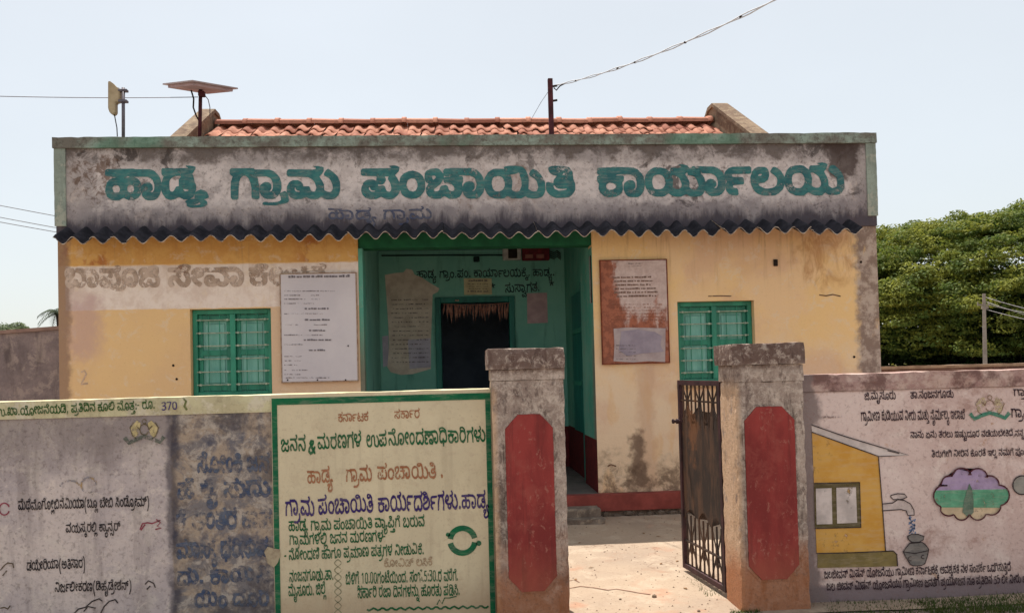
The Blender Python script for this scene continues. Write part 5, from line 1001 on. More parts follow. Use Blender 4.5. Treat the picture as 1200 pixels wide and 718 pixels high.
rb = panel('notice_board', 'rusty steel notice board with a torn white paper at its foot', 'notice board', 707, 780.5, 304.5, 426, YF-.03, .026, rusty(), simple('rusty edge', (128,66,44), (96,46,34), 20))
textrows('print', [(733, 754, 309.5, -.01), (736, 752, 312.5, -.01)], Yb, INK, rb, 1.2, 21)
textrows('print', [(722+random.uniform(-4,4), 768+random.uniform(-6,4), 326+i*4.4, -.015) for i in range(6)], Yb, paint('brown print', (120,92,80), .42, 50), rb, 1.8, 22)
textrows('print', [(716, 776, 357+i*3.6, 0) for i in range(6)], Yb, paint('rust print', (150,96,74), .5, 50), rb, 1.0, 23)
fill('torn_paper', [[(719,385),(735,383.5),(760,384),(780,384.5),(779.5,424),(760,423),(742,424.5),(719,423),(720,405)]], YF-.036, simple('torn white paper', (176,162,160), (158,142,142), 6), rb)
fill('torn_paper', [[(728,388),(748,386),(768,389),(776,394),(774,404),(778,412),(752,414),(735,417),(725,410),(727,398)]], YF-.039, simple('grey violet glue', (156,146,156), (140,130,142), 5), rb)
textrows('print', [(722, 745, 405+i*4, 0) for i in range(5)], YF-.042, INK, rb, .9, 24)

# ------------------------------------------------------------------ roof-top equipment
def place_tube(name, pts, r, mat, parent, seg=8, r2=None):
    b = nb(); tube(b, pts, r, seg, r2); return link(name, b, mat, parent, True)
STEEL = simple('galvanised pipe', (104,96,104), (80,74,82), 20, .5, .5, metal=.3)
RUSTP = simple('rusty pole', (86,40,46), (58,30,34), 12, .8)
BEIG = simple('beige radome', (176,158,128), (156,138,110), 6, .6, .3)
YA = 10.35
o = thing('radio_antenna', 'beige slab antenna on a short steel pole at the left roof corner', 'antenna', P(144.5,160,YA))
place_tube('pole', [P(144.5,165,YA), P(144.5,103,YA)], .019, STEEL, o, 10)
q0 = [P(127.5,96,YA), P(129,95.5,YA), P(134,99,YA), P(137,103,YA), P(141,104,YA), (P(141,120,YA)), P(136.5,121,YA), P(136.5,133,YA), P(133,135.5,YA), P(129.5,133,YA), P(127.5,128,YA)]
b = nb(); prism(b, [(p.x, p.z) for p in q0], 'Y', YA-.03, YA+.05); bmesh.ops.bevel(b, geom=b.edges[:], offset=.008, segments=2, affect='EDGES'); link('radome', b, BEIG, o)
for yy in (106.5, 119):
    b = nb(); q = P(144.5, yy, YA); box(b, q.x-.05, q.x+.05, YA-.035, YA+.035, q.z-.014, q.z+.014, .004); link('bracket', b, STEEL, o)
place_tube('cable', [P(134,134,YA), P(135.5,142,YA), P(137,150,YA), P(137.5,160,YA)], .006, DKM, o, 6)
YS = 11.6
o = thing('solar_panel', 'flat tilted panel on a dark pole beside the left gable', 'solar panel', P(235,150,YS))
cc = P(235,100.5,YS); du = Vector((.485,.03,-.02)); dv = Vector((-.03,.477,.088))
cA, cB, cC, cD = cc-du, cc+dv, cc+du, cc-dv
n_ = du.cross(dv).normalized(); n_ = n_ if n_.z > 0 else -n_
def plate(name, s, up, th, mat):
    b = nb(); v = [cc+(q-cc)*s+n_*up for q in (cA,cB,cC,cD)]
    a = [b.verts.new(x_) for x_ in v]; d = [b.verts.new(x_-n_*th) for x_ in v]
    b.faces.new(a); b.faces.new(d[::-1])
    for i in range(4): b.faces.new((a[i], d[i], d[(i+1)%4], a[(i+1)%4]))
    bmesh.ops.recalc_face_normals(b, faces=b.faces[:]); return link(name, b, mat, o)
plate('panel', 1, .0, .018, simple('panel top', (170,150,148), (150,130,128), 4, .4, .5))
plate('back_frame', .86, -.0185, .035, simple('panel frame', (190,166,168), (168,146,150), 6))
place_tube('pole', [P(234,160,YS), cc-n_*.05], .024, RUSTP, o, 10)
b = nb(); q = P(236,110,YS); box(b, q.x-.035, q.x+.045, YS-.04, YS+.04, q.z-.04, q.z+.03, .006); link('bracket', b, RUSTP, o)
place_tube('cable', [P(224,106,YS), P(227,116,YS), P(226.5,126,YS), P(230,136,YS), P(233,141,YS)], .011, DKM, o, 6)
place_tube('cable', [P(238,109,YS), P(244,117,YS), P(246,126,YS), P(246,136,YS)], .006, STEEL, o, 6)
# service mast and overhead cable
YM = 10.5
o = thing('service_mast', 'dark rusty iron mast standing behind the parapet at mid roof', 'mast', P(646,160,YM))
b = nb(); a, c = P(646.5,165,YM), P(645.5,92.5,YM); box(b, a.x-.03, a.x+.03, YM-.03, YM+.03, ZE+.12, c.z, .006); link('post', b, RUSTP, o)
for yy in (101, 118):
    b = nb(); q = P(651, yy, YM); tube(b, [P(647, yy+.5, YM), P(653, yy-.5, YM)], .014, 8); link('insulator', b, DKM, o)
def sag(a, c, s, n=16):
    return [a.lerp(c, i/n)+Vector((0,0,-s*4*(i/n)*(1-i/n))) for i in range(n+1)]
a, c = P(652,100.5,YM), P(960,-26,6.0)
o = thing('overhead_cable', 'twisted pale service cable rising from the iron mast to the upper right', 'cable', a)
for i, dz in enumerate((0, .012)):
    pts = sag(a, c, .10, 40); pts = [p+Vector((0, 0, math.sin(k*1.3+i*math.pi)*.006+dz)) for k, p in enumerate(pts)]
    place_tube('strand', pts, .0055, simple('cable sheath', (214,214,216), (190,190,194), 30), o, 5)
for t in (.12, .34, .42, .62, .8):
    q = sag(a, c, .10, 50)[int(t*50)]; b = nb(); box(b, q.x-.012, q.x+.012, q.y-.01, q.y+.01, q.z-.004, q.z+.012, .003); link('spacer', b, DKM, o)
place_tube('jumper', [P(649,103,YM), P(652,106,YM), P(656,101,YM), P(662,98,YM-.1)], .008, DKM, o, 6)
o = thing('guy_wire', 'thin slack wire dropping left from the mast to the tiles', 'wire', P(622,140,YM+1))
place_tube('wire', [P(645,104,YM), P(634,120,YM+.5), P(622,141,YM+1)], .003, STEEL, o, 5)
o = thing('antenna_wire', 'single level wire running from the solar panel pole to the left', 'wire', P(232,114,YS))
place_tube('wire', sag(P(-120,109,YS), P(232,114,YS), .03, 14), .0055, STEEL, o, 5)

# ------------------------------------------------------------------ compound wall, left
def leftwall(m, _):
    n1 = m.noise(1.5, 8, .66, .3, seed=71); n2 = m.noise(6, 9, .72, .3, seed=72); n3 = m.noise(34, 7, .75, seed=73)
    run = m.noise(2.4, 7, .65, .2, st=(2.6,1,.35), seed=74)
    a = m.mix(m.rng(n1, .36, .62), lin((208,194,188)), lin((180,168,168)))
    a = m.mix(m.mul(m.rng(n2, .5, .64), .6), a, lin((212,200,190)))
    a = m.mix(m.mul(m.rng(run, .48, .66), .42), a, lin((124,112,110)))
    a = m.mix(m.mul(m.rng(m.noise(7, 9, .76, .6, seed=85), .54, .62), .55), a, lin((222,208,198)))
    dn = m.rng(m.add(m.Z, m.mul(m.op('SUBTRACT', n1, .5), .9)), 1.0, 1.42)
    a = m.mix(m.mul(dn, .5), a, lin((118,106,98)))
    # older flaking stretch at the right
    f = m.mix(m.rng(m.noise(4.5, 9, .74, .6, seed=75), .42, .58), lin((170,152,134)), lin((126,120,120)))
    f = m.mix(m.mul(m.rng(m.noise(8, 9, .75, .5, seed=76), .48, .58), .8), f, lin((186,174,162)))
    f = m.mix(m.mul(m.rng(m.noise(2.4, 8, .7, seed=77), .5, .62), .7), f, lin((76,70,74)))
    f = m.mix(m.mul(m.rng(m.noise(3.1, 6, .6, seed=82), .56, .64), .6), f, lin((70,76,96)))
    k = m.rng(m.add(m.X, m.mul(m.op('SUBTRACT', n2, .5), .08)), X(199,YW,550), X(203,YW,550))
    col = m.mix(k, a, f)
    ln = m.box(X(196,YW,550), X(207,YW,550), None, None, .02, .03, 6, seed=78)
    col = m.mix(m.mul(ln, .7, m.rng(m.noise(3, 6, .6, seed=79), .32, .5)), col, lin((62,60,72)))
    col = m.mix(m.mul(m.rng(n3, .5, .66), .45), col, lin((90,78,74)))
    return col
LW = Mt('painted compound wall', .95, .1)
LWM = LW.done(leftwall(LW, None), LW.add(LW.noise(30, 7, .75), LW.mul(LW.noise(5, 7, .65), 1.2)), .8, .008)
def creammat():
    m = Mt('cream board paint', .8, .25); n1 = m.noise(1.8, 6, .6, seed=61); n2 = m.noise(9, 9, .75, .4, seed=62); n3 = m.noise(45, 5, .7, seed=63)
    col = m.mix(m.rng(n1, .35, .65), lin((216,202,170)), lin((204,190,160)))
    col = m.mix(m.mul(m.rng(n2, .52, .62), .35), col, lin((186,168,142)))
    col = m.mix(m.mul(m.rng(m.noise(3, 7, .7, st=(3,1,.3), seed=64), .52, .66), .3), col, lin((168,152,128)))
    col = m.mix(m.mul(m.rng(m.add(m.Z, m.mul(m.op('SUBTRACT', n2, .5), .5)), .3, .0), .45), col, lin((160,124,96)))
    col = m.mix(m.mul(m.rng(n3, .56, .68), .3), col, lin((160,142,118)))
    return m.done(col, m.add(m.mul(n1, 2), m.mul(m.noise(12, 6, .65, seed=65), 1)), .5, .008)
CREAM = creammat()
BANDM = masonry('cream coping band', (206,198,160), (192,182,148), (212,202,178), (110,98,78), 2, 81, .35)
LX0, LX1 = P(579,560,YP).x, P(664,560,YP).x
zt = 1.585
W1 = thing('compound_wall', 'long low grey wall left of the gate carrying the cream birth notice', 'wall', (-3, YW, G0))
b = rbox(-9, LX0+.05, YW, YW+.2, -.2, zt-.125, .12, 0, 0); w1o = link('wall', b, LWM, W1)
b = rbox(-9, LX0+.05, YW-.012, YW+.21, zt-.125, zt, .06, .005, .012, seed=12); w1b = link('coping', b, [BANDM], W1)
# board painted on the wall
YBo = YW-.018
bp = [(320,462.5),(577.5,453.5),(579,730),(322,730)]
a, c = P(320,600,YBo).x, LX0-.003
b = nb(); box(b, a, c, YBo, YW-.0125, -.1, zt-.004); bd = link('painted_panel', b, CREAM, W1)
GB = paint('green border', (22,104,66), .28, 25, (18,88,60)); YL = YBo-.003
GD = paint('dark green letters', (22,82,46), .33, 60, (30,98,60)); GP = paint('purple letters', (50,34,92), .31, 60, (60,46,104))
BRO = paint('faded brown letters', (150,96,64), .42, 60, (168,116,84)); BRP = paint('ghost brown letters', (176,150,120), .45, 60)
zB = zt-.03
def rect(b, x0, x1, z0, z1, Y): 
    v = [b.verts.new(q) for q in ((x0,Y,z0),(x1,Y,z0),(x1,Y,z1),(x0,Y,z1))]; b.faces.new(v)
b = nb(); e = .047
rect(b, a+.004, a+.004+e*.8, -.08, zB, YL); rect(b, c-.004-e*.8, c-.004, -.08, zB, YL); rect(b, a+.004+e*.8, c-.004-e*.8, zB-e, zB, YL)
link('border', b, GB, bd)
for k, A_, B_, H_, m_ in (
    ('B1a',(396,494),(432,492.5),9,BRO), ('B1b',(462,490),(492,489),9,BRO),
    ('B2a',(329,528.5),(359,527.5),15,GD), ('B2s',(360,533),(371,533),16,GD), ('B2b',(372,526),(424,523.5),15,GD), ('B2c',(429,523),(454,522),15,GD), ('B2d',(455,522),(569.5,516.5),15,GD),
    ('B3a',(360,566),(390,564.5),15,BRO), ('B3b',(405,563.5),(436,562.5),15,BRO), ('B3c',(442,562),(520,559),15,BRO),
    ('B4',(334,604),(573,594),17.5,GP), ('B5',(338,622),(498,616),11,GD), ('B6',(339,638),(452,633.5),10.5,GD), ('B7',(333,656),(497,648.5),10.5,GD),
    ('B8',(450,664),(507,662),8,BRP), ('B9',(339,681),(391,678.5),11,GD), ('B10',(338,698),(382,695.5),11,GD),
    ('B11',(405,684),(537,679.5),11,GD), ('B12',(419,700),(539,696.5),11,GD)):
    letters(k, A_, B_, H_, YL, m_, bd, 1.0)
cx, cy = 542, 633
strokes('emblem', [arc(cx, cy, 14.5, 172, 12, 16), arc(cx, cy, 14.5, 352, 192, 16)], 6.5, YL, GB, bd)
fill('emblem', [arc(cx-17, cy-7, 2.6, 0, 330, 9), arc(cx+19, cy+3, 3.2, 0, 330, 9)], YL, GB, bd)
vine = [(396+4*math.sin(i*.75), 655+i*2.0) for i in range(33)]; vine2 = [(396-4*math.sin(i*.75), 655+i*2.0) for i in range(33)]
strokes('vine', [vine, vine2], 1.0, YL, paint('faint vine', (150,146,116), .45, 40), bd)
strokes('wave_line', [[(430+i*2.5, 713.5-i*.055+1.4*math.sin(i*1.5)) for i in range(58)]], 2.2, YL, GD, bd)
strokes('flourish', [[(512,708),(515,702),(518,707),(521,700),(527,700),(535,698)]], 1.3, YL, GD, bd)
CE = paint('coping green letters', (44,88,32), .33, 60)
letters('wage', (-6,487), (182,478.5), 8.5, YW-.015, CE, w1b, 1.0)
letters('n370', (189,480.5), (208,479.5), 7.8, YW-.015, paint('purple figures', (58,48,112), .25, 60), w1b, .5)
strokes('squiggle', [[(214,466),(218,470),(216,476),(219,480)]], 2.4, YW-.015, paint('olive squiggle', (110,116,66), .45, 40), w1b)
BK = paint('black letters', (34,28,34), .34, 70); BL = paint('worn blue letters', (62,76,104), .49, 24, (94,102,118), .1)
YLW = YW-.004
for k, A_, B_, H_ in (('L1',(21,597),(175,592.5),9.5), ('L2',(77,623.5),(141,621.5),9), ('L3',(31,667.5),(100,664.5),9.5), ('L4',(64,693),(154,690),9)):
    letters(k, A_, B_, H_, YLW, BK, w1o, 1.3)
for k, A_, B_, H_ in (('F1',(231,553),(316,551),17), ('F2',(208,584),(317,580),17), ('F3',(207,620),(319,617),18), ('F4',(207,654),(314,650),17), ('F5',(207,684),(316,680),15), ('F6',(228,712),(316,708),16)):
    letters(k, A_, B_, H_, YLW, BL, w1o, 1.3)
PK = paint('pink drawing', (150,70,84), .4, 50)
strokes('drawing', [arc(5, 596, 6, 20, 340, 14, 7), [(164,620),(167,613),(173,612),(178,613),(183,611),(188,609)], [(165,621),(170,614)], [(183,608),(188,612),(184,616),(189,618),(182,620)]], 1.5, YLW, PK, w1o)
strokes('drawing', [[(86,719),(92,713),(100,711),(108,704),(116,701),(120,704)], [(98,716),(103,710),(112,712)], [(118,718),(122,710),(128,704),(135,702),(138,706)], [(170,684),(174,680),(180,683),(182,688)], [(172,690),(176,686)]], 1.4, YLW, BK, w1o)
strokes('drawing', [[(0,668),(5,662),(9,659),(15,660),(16,665)], [(3,674),(8,668)], [(0,712),(5,711),(9,713),(12,709)]], 1.4, YLW, paint('brown drawing', (96,80,60), .42, 50), w1o)
# faded state emblem: two rampant beasts about a shield over a ribbon
def emblem(cx, cy, s, gold, ink, rib, Y, parent):
    fill('crest', [[(cx-14*s,cy+3*s),(cx-15*s,cy-4*s),(cx-11*s,cy-9*s),(cx-8*s,cy-12*s),(cx-4*s,cy-9*s),(cx-5*s,cy-3*s),(cx-7*s,cy+4*s),(cx-11*s,cy+7*s)],
                   [(cx+14*s,cy+3*s),(cx+11*s,cy+7*s),(cx+7*s,cy+4*s),(cx+5*s,cy-3*s),(cx+4*s,cy-9*s),(cx+8*s,cy-12*s),(cx+11*s,cy-9*s),(cx+15*s,cy-4*s)]], Y, gold, parent)
    strokes('crest_lines', [arc(cx, cy-2*s, 5*s, 0, 340, 14, 6*s), arc(cx, cy-11*s, 2.4*s, 0, 340, 10), [(cx-12*s,cy-10*s),(cx-16*s,cy-4*s),(cx-13*s,cy+5*s),(cx-9*s,cy+8*s)], [(cx+12*s,cy-10*s),(cx+16*s,cy-4*s),(cx+13*s,cy+5*s),(cx+9*s,cy+8*s)], [(cx-9*s,cy-6*s),(cx-5*s,cy-2*s)], [(cx+9*s,cy-6*s),(cx+5*s,cy-2*s)]], 1.1, Y-.002, ink, parent)
    strokes('ribbon', [[(cx-22*s,cy+7*s),(cx-17*s,cy+13*s),(cx-9*s,cy+9*s),(cx,cy+6*s),(cx+9*s,cy+8.5*s),(cx+17*s,cy+12*s),(cx+22*s,cy+6*s)]], 4.4*s, Y-.002, rib, parent)
emblem(169, 505, 1.05, paint('faded gold', (200,182,132), .44, 40), paint('emblem line', (110,96,70), .45, 50), paint('faded ribbon', (104,108,98), .5, 50), YLW, w1o)
strokes('ghost_sketch', [arc(82, 571, 12, 20, 170, 10, 8), arc(104, 568, 9, 0, 300, 12)], 2.2, YLW, paint('ghost colours', (170,140,96), .5, 40, (130,140,160)), w1o)
# chipped plaster lump at the panel's left edge
b = nb(); q = P(319,651,YBo-.01)
pl = [(q.x+math.cos(t*.7)*.055*(1+.3*math.sin(t*2.3)), q.z+math.sin(t*.7)*.07*(1+.25*math.cos(t*1.7))) for t in range(9)]
prism(b, pl, 'Y', YBo-.008, YBo-.001); link('patch', b, simple('plaster patch', (176,162,136), (150,134,112), 20), W1)

# ------------------------------------------------------------------ gate pillars
def pillarmat(seed, cxm):
    m = Mt('gate pillar plaster', .95, .1)
    n1 = m.noise(1.8, 8, .68, .3, seed=seed); n2 = m.noise(8, 9, .74, .3, seed=seed+1); n3 = m.noise(40, 7, .75, seed=seed+2)
    run = m.noise(2.8, 8, .7, .3, st=(2.4,2.4,.5), seed=seed+3)
    col = m.mix(m.rng(n1, .36, .62), lin((178,160,148)), lin((146,128,118)))
    col = m.mix(m.mul(m.rng(n2, .46, .6), .65), col, lin((206,190,176)))
    col = m.mix(m.mul(m.rng(run, .5, .64), .75), col, lin((76,62,56)))
    tp = m.rng(m.add(m.Z, m.mul(m.op('SUBTRACT', n2, .5), .22)), 1.66, 1.74)
    col = m.mix(m.mul(tp, .8), col, lin((96,74,68)))
    w_ = m.mul(m.rng(m.noise(16, 9, .78, .5, seed=seed+7), .5, .6), .5); col = m.mix(w_, col, lin((214,198,184)))
    k_ = m.mul(m.rng(m.noise(9, 9, .78, .5, st=(1.5,1.5,.7), seed=seed+8), .52, .62), .6); col = m.mix(k_, col, lin((74,58,54)))
    lf = m.mul(m.rng(m.X, cxm+.05, cxm+.005), m.rng(m.Z, 1.64, 1.5), m.rng(n2, .3, .5), .8); col = m.mix(lf, col, lin((206,172,140)))
    # red earth splashed up from the ground
    sp = m.rng(m.add(m.Z, m.mul(m.op('SUBTRACT', n1, .5), 1.1)), .55, .12)
    col = m.mix(m.mul(sp, .8), col, lin((164,104,68)))
    col = m.mix(m.mul(m.rng(n3, .5, .66), .5), col, lin((96,80,70)))
    return m.done(col, m.add(n3, m.mul(n2, 1.3)), .9, .008)
def redmat():
    m = Mt('red oxide panel', .85, .2); n1 = m.noise(2.6, 6, .6, st=(2,1,.6), seed=66); n2 = m.noise(22, 9, .78, .5, st=(1,1,.7), seed=67); n3 = m.noise(7, 8, .7, .4, seed=68)
    col = m.mix(m.rng(n1, .35, .65), lin((150,62,58)), lin((124,50,48)))
    col = m.mix(m.mul(m.rng(n3, .5, .64), .35), col, lin((158,84,74)))
    col = m.mix(m.mul(m.rng(n2, .56, .64), .5), col, lin((176,124,108)))
    col = m.mix(m.mul(m.rng(m.noise(4, 7, .7, st=(4,1,.3), seed=69), .54, .66), .4), col, lin((92,44,42)))
    col = m.mix(m.mul(m.rng(m.add(m.Z, m.mul(m.op('SUBTRACT', n3, .5), .6)), .5, .1), .45), col, lin((162,96,74)))
    return m.done(col, m.add(n2, m.mul(n3, 1.5)), .5, .005)
REDP = redmat()
def pillar(label, x0, x1, zt, cap, neck, panel_px, seed, d0=YP, d1=YP+.36):
    mt = pillarmat(seed, x0)
    o = thing('gate_pillar', label, 'pillar', ((x0+x1)/2, d0, G0), 'pillars either side of the gateway')
    b = rbox(x0, x1, d0, d1, -.2, neck, .035, .002, .013, seed=seed); link('shaft', b, mt, o)
    b = rbox(x0-.004, x1+.004, d0-.006, d1+.006, neck, cap-.0, .05, .002, .008, seed=seed+1)
    link('neck', b, mt, o)
    b = rbox(x0-.028, x1+.006, d0-.03, d1+.03, cap, zt, .035, .006, .018, seed=seed+2); link('cap', b, mt, o)
    if panel_px:
        l, r, t, bo, ch = panel_px
        cx = [P(q, (t+bo)/2, d0).x for q in (l, r)]; cz = [P((l+r)/2, q, d0).z for q in (bo, t)]
        k = ch*d0/F_PX; e = .014
        def octo(g): return [(cx[0]-g+k, cz[0]-g), (cx[1]+g-k, cz[0]-g), (cx[1]+g, cz[0]-g+k*1.1), (cx[1]+g, cz[1]+g-k*1.1), (cx[1]+g-k, cz[1]+g), (cx[0]-g+k, cz[1]+g), (cx[0]-g, cz[1]+g-k*1.1), (cx[0]-g, cz[0]-g+k*1.1)]
        def wob(pl, am=.003):
            o_ = []
            for i_, p_ in enumerate(pl):
                q_ = pl[(i_+1)%len(pl)]; m_ = max(1, int(math.hypot(q_[0]-p_[0], q_[1]-p_[1])/.03))
                for k_ in range(m_):
                    x_, z_ = p_[0]+(q_[0]-p_[0])*k_/m_, p_[1]+(q_[1]-p_[1])*k_/m_
                    o_.append((x_+am*mnoise.noise(Vector((x_*30, z_*30, seed)))*1.6, z_+am*mnoise.noise(Vector((x_*30, z_*30, seed+4)))*1.6))
            return o_
        b = nb(); prism(b, wob(octo(0)), 'Y', d0-.014, d0-.001); link('red_panel', b, REDP, o)
        b = nb(); A_, C_ = octo(0.001), octo(e)
        n0 = [b.verts.new((q[0], d0-.006, q[1])) for q in A_]; n1 = [b.verts.new((q[0], d0-.006, q[1])) for q in C_]; n2 = [b.verts.new((q[0], d0+.001, q[1])) for q in C_]
        for i in range(8):
            j = (i+1)%8; b.faces.new((n0[i], n0[j], n1[j], n1[i])); b.faces.new((n1[i], n1[j], n2[j], n2[i]))
        link('panel_rim', b, mt, o)
    return o
LX0, LX1 = P(579,560,YP).x, P(664,560,YP).x
pillar('weathered pillar left of the gateway, beside the cream painted board', LX0, LX1, P(617,408,YP).z, P(617,432,YP).z, P(617,445,YP).z, (594,650,485,692,15), 91)
RX0, RX1 = P(865,560,YP).x, P(945,560,YP).x
pillar('weathered pillar right of the gateway, beside the open iron gate', RX0, RX1, P(888,402,YP).z, P(888,427,YP).z, P(888,447,YP).z, (874.5,933,476,678,15), 95)

# ------------------------------------------------------------------ compound wall, right
def rightwall(m, _):
    n1 = m.noise(1.7, 8, .66, .3, seed=101); n2 = m.noise(7, 9, .72, .3, seed=102); n3 = m.noise(34, 7, .75, seed=103)
    col = m.mix(m.rng(n1, .36, .62), lin((222,200,192)), lin((206,180,172)))
    col = m.mix(m.mul(m.rng(n2, .52, .64), .6), col, lin((230,212,202)))
    col = m.mix(m.mul(m.rng(m.noise(2.6, 8, .7, .4, seed=104), .54, .66), .55), col, lin((150,112,100)))
    col = m.mix(m.mul(m.rng(m.noise(5, 8, .7, .4, seed=108), .6, .68), .6), col, lin((176,128,88)))
    tp = m.rng(m.add(m.Z, m.mul(m.op('SUBTRACT', n2, .5), .08)), 1.475, 1.50)
    col = m.mix(m.mul(tp, .72), col, m.mix(m.rng(n2, .42, .58), lin((142,102,96)), lin((186,158,146))))
    col = m.mix(m.mul(tp, m.rng(m.noise(3, 8, .7, seed=105), .5, .6), .7), col, lin((94,66,62)))
    bt = m.rng(m.add(m.Z, m.mul(m.op('SUBTRACT', n2, .5), .12)), .09, .03)
    col = m.mix(m.mul(bt, .85), col, lin((112,98,104)))
    ls = m.box(None, X(958,YW,560), None, None, .03, .06, 6, seed=106)
    col = m.mix(m.mul(ls, .85), col, lin((128,114,112)))
    g = m.mul(m.rng(m.X, X(1000,YW,560), X(956,YW,560)), m.rng(m.Z, 1.1, 1.45), .5)
    col = m.mix(m.mul(m.rng(n3, .52, .66), .42), col, lin((132,100,92)))
    return col
RWm = Mt('mural wall plaster', .95, .1)
RWM = RWm.done(rightwall(RWm, None), RWm.add(RWm.noise(30, 7, .75), RWm.mul(RWm.noise(5, 7, .65), 1.2)), .8, .008)
ztr = 1.625
W2 = thing('compound_wall', 'low pinkish white wall right of the gate painted with a house, tap and water pot', 'wall', (5, YW, G0))
b = rbox(RX1-.05, 9.5, YW, YW+.2, -.2, ztr-.13, .12, 0, 0); w2o = link('wall', b, RWM, W2)
b = rbox(RX1-.05, 9.5, YW-.012, YW+.21, ztr-.128, ztr, .06, .005, .014, seed=15); link('coping', b, RWM, W2)
YM1 = YW-.004; YM2 = YW-.007; YM3 = YW-.010; YM4 = YW-.013
LN = paint('mural outline', (56,44,48), .33, 60)
OCH = paint('ochre house paint', (210,162,84), .38, 16, (202,148,64)); OFW = paint('off white roof paint', (216,202,196), .38, 20)
OLV = paint('olive paint', (140,122,76), .38, 20); OLF = paint('olive window frame', (104,92,60), .38, 20)
hw = [(951.5,506),(1029.5,534),(1038,646),(957,648)]
fill('house_painting', [hw], YM1, OCH, w2o)
fill('house_painting', [[(951,498),(1064.8,533),(1029.5,534),(951.5,506)]], YM1, OFW, w2o)
fill('house_painting', [[(958,648.3),(1047,645.5),(1051,649),(1052,663),(958,665)]], YM1, OLV, w2o)
fill('window_painting', [[(954,566.5),(1007.5,565),(1009,617.5),(955,618.5)]], YM2, OLF, w2o)
fill('window_painting', [[(956,572),(974.5,571.5),(975.5,613.5),(957,614)], [(980,571),(1003,570.5),(1004.5,612),(981,613)]], YM3, OFW, w2o)
strokes('outline', [[(951,497.5),(990,511),(1030,523),(1065,533),(1030,534.5),(990,520),(951.5,506)], [(1029.5,534.5),(1034,590),(1038,646)], [(957,648),(1000,647),(1047,645),(1051,649),(1052,663)], [(954,566),(1007.5,564.8),(1009,617.5),(955,618.8)], [(1054,531),(1040,527.5)]], 1.2, YM3, LN, w2o)
# tap with falling water
TG = paint('tap grey', (212,194,188), .4, 30)
fill('tap_painting', [[(1034,590),(1046,589),(1052,585),(1060,586),(1067,590),(1071,597),(1071.5,603),(1064,603.5),(1062,598),(1056,596.5),(1034,598)], [(1044,580),(1060,578.5),(1063,582),(1060,584),(1045,585)]], YM1, TG, w2o)
strokes('tap_outline', [[(1034,590),(1046,589),(1052,585),(1060,586),(1067,590),(1071,597),(1071.5,603),(1064,603.5),(1062,598),(1056,596.5),(1034,598)], [(1052,585),(1052.5,584)], [(1044,580),(1052,578),(1060,578.5),(1063,582),(1058,584.5),(1047,585),(1044,582),(1044,580)]], 1.1, YM2, LN, w2o)
WB = paint('water blue', (110,132,170), .36, 60)
rd = random.Random(4)
strokes('water', [[(1064.5+rd.uniform(0,9), y), (1064.5+rd.uniform(0,9), y+3.5)] for y in [604+i*1.15 for i in range(18)]], 1.3, YM1, WB, w2o)
POT = paint('pot grey', (128,122,118), .38, 30)
body = [(1066,636),(1062,641),(1058.5,646),(1062,653),(1067,661),(1071,662.5),(1080,662),(1084,660),(1087,651),(1088.5,643),(1084,637),(1081,635)]
fill('pot_painting', [body, [(1063.5,628),(1068,625.5),(1076,625.5),(1083,628),(1082,632),(1077,635),(1069,635),(1065,632)]], YM2, POT, w2o)
strokes('pot_outline', [body+[body[0]], [(1058.5,646),(1072,648),(1088.5,644.5)], [(1063.5,628),(1068,625.5),(1076,625.5),(1083,628),(1082,632),(1077,635),(1069,635),(1065,632),(1063.5,628)], arc(1067,654,2.5,60,300,7), arc(1082,652,2.2,60,300,7)], 1.1, YM3, LN, w2o)
# cloud-like flower emblem
def lobes(ls, n=9):
    out = []
    for cx, cy, r, a0, a1 in ls: out += arc(cx, cy, r, a0, a1, n)
    return out
cloud = lobes([(1107,581,13,250,75), (1113,567,10,190,70), (1127,560,12,170,20), (1146,560,11.5,160,5), (1160,568,11,120,0), (1171,580,12,80,-80), (1162,592,11,-10,-110), (1146,599,10,-20,-160), (1127,600,9,-20,-160), (1112,593,11,-60,-150)])
def cut(poly, f, keep_above):
    "clip a px polygon by the line y=f(x)"
    out = []; s = lambda p: (f(p[0])-p[1])*(1 if keep_above else -1)
    for i, p in enumerate(poly):
        q = poly[(i+1)%len(poly)]; a, b_ = s(p), s(q)
        if a >= 0: out.append(p)
        if a*b_ < 0: t = a/(a-b_); out.append((p[0]+(q[0]-p[0])*t, p[1]+(q[1]-p[1])*t))
    return out
top = cut(cloud, lambda x: 573.5-(x-1137)*.02, True); rest = cut(cloud, lambda x: 573.5-(x-1137)*.02, False)
fill('flower_painting', [cloud], YM1, paint('flower cream', (214,190,156), .38, 20), w2o)
fill('flower_painting', [top], YM2, paint('flower violet', (172,150,182), .38, 30), w2o)
fill('flower_painting', [cut(rest, lambda x: 588+abs(x-1137)*.18-8*math.exp(-((x-1137)/16)**2), True)], YM2, paint('flower green', (104,168,134), .38, 30), w2o)
fill('flower_painting', [[(1128,600),(1130,585),(1134,572),(1136,566),(1139,572),(1141,585),(1141,600),(1135,606)]], YM3, paint('stem grey green', (104,126,108), .4, 40), w2o)
strokes('flower_outline', [cloud+[cloud[0]]], 1.8, YM4, paint('maroon outline', (84,34,44), .25, 60), w2o)
fill('ball_painting', [arc(1198,568,11,0,345,22)], YM1, paint('grey ball', (150,146,138), .3, 30), w2o); strokes('ball_outline', [arc(1198,568,11,0,360,24)], 1.4, YM2, LN, w2o)
BK2 = paint('mural letters', (58,38,48), .35, 70)
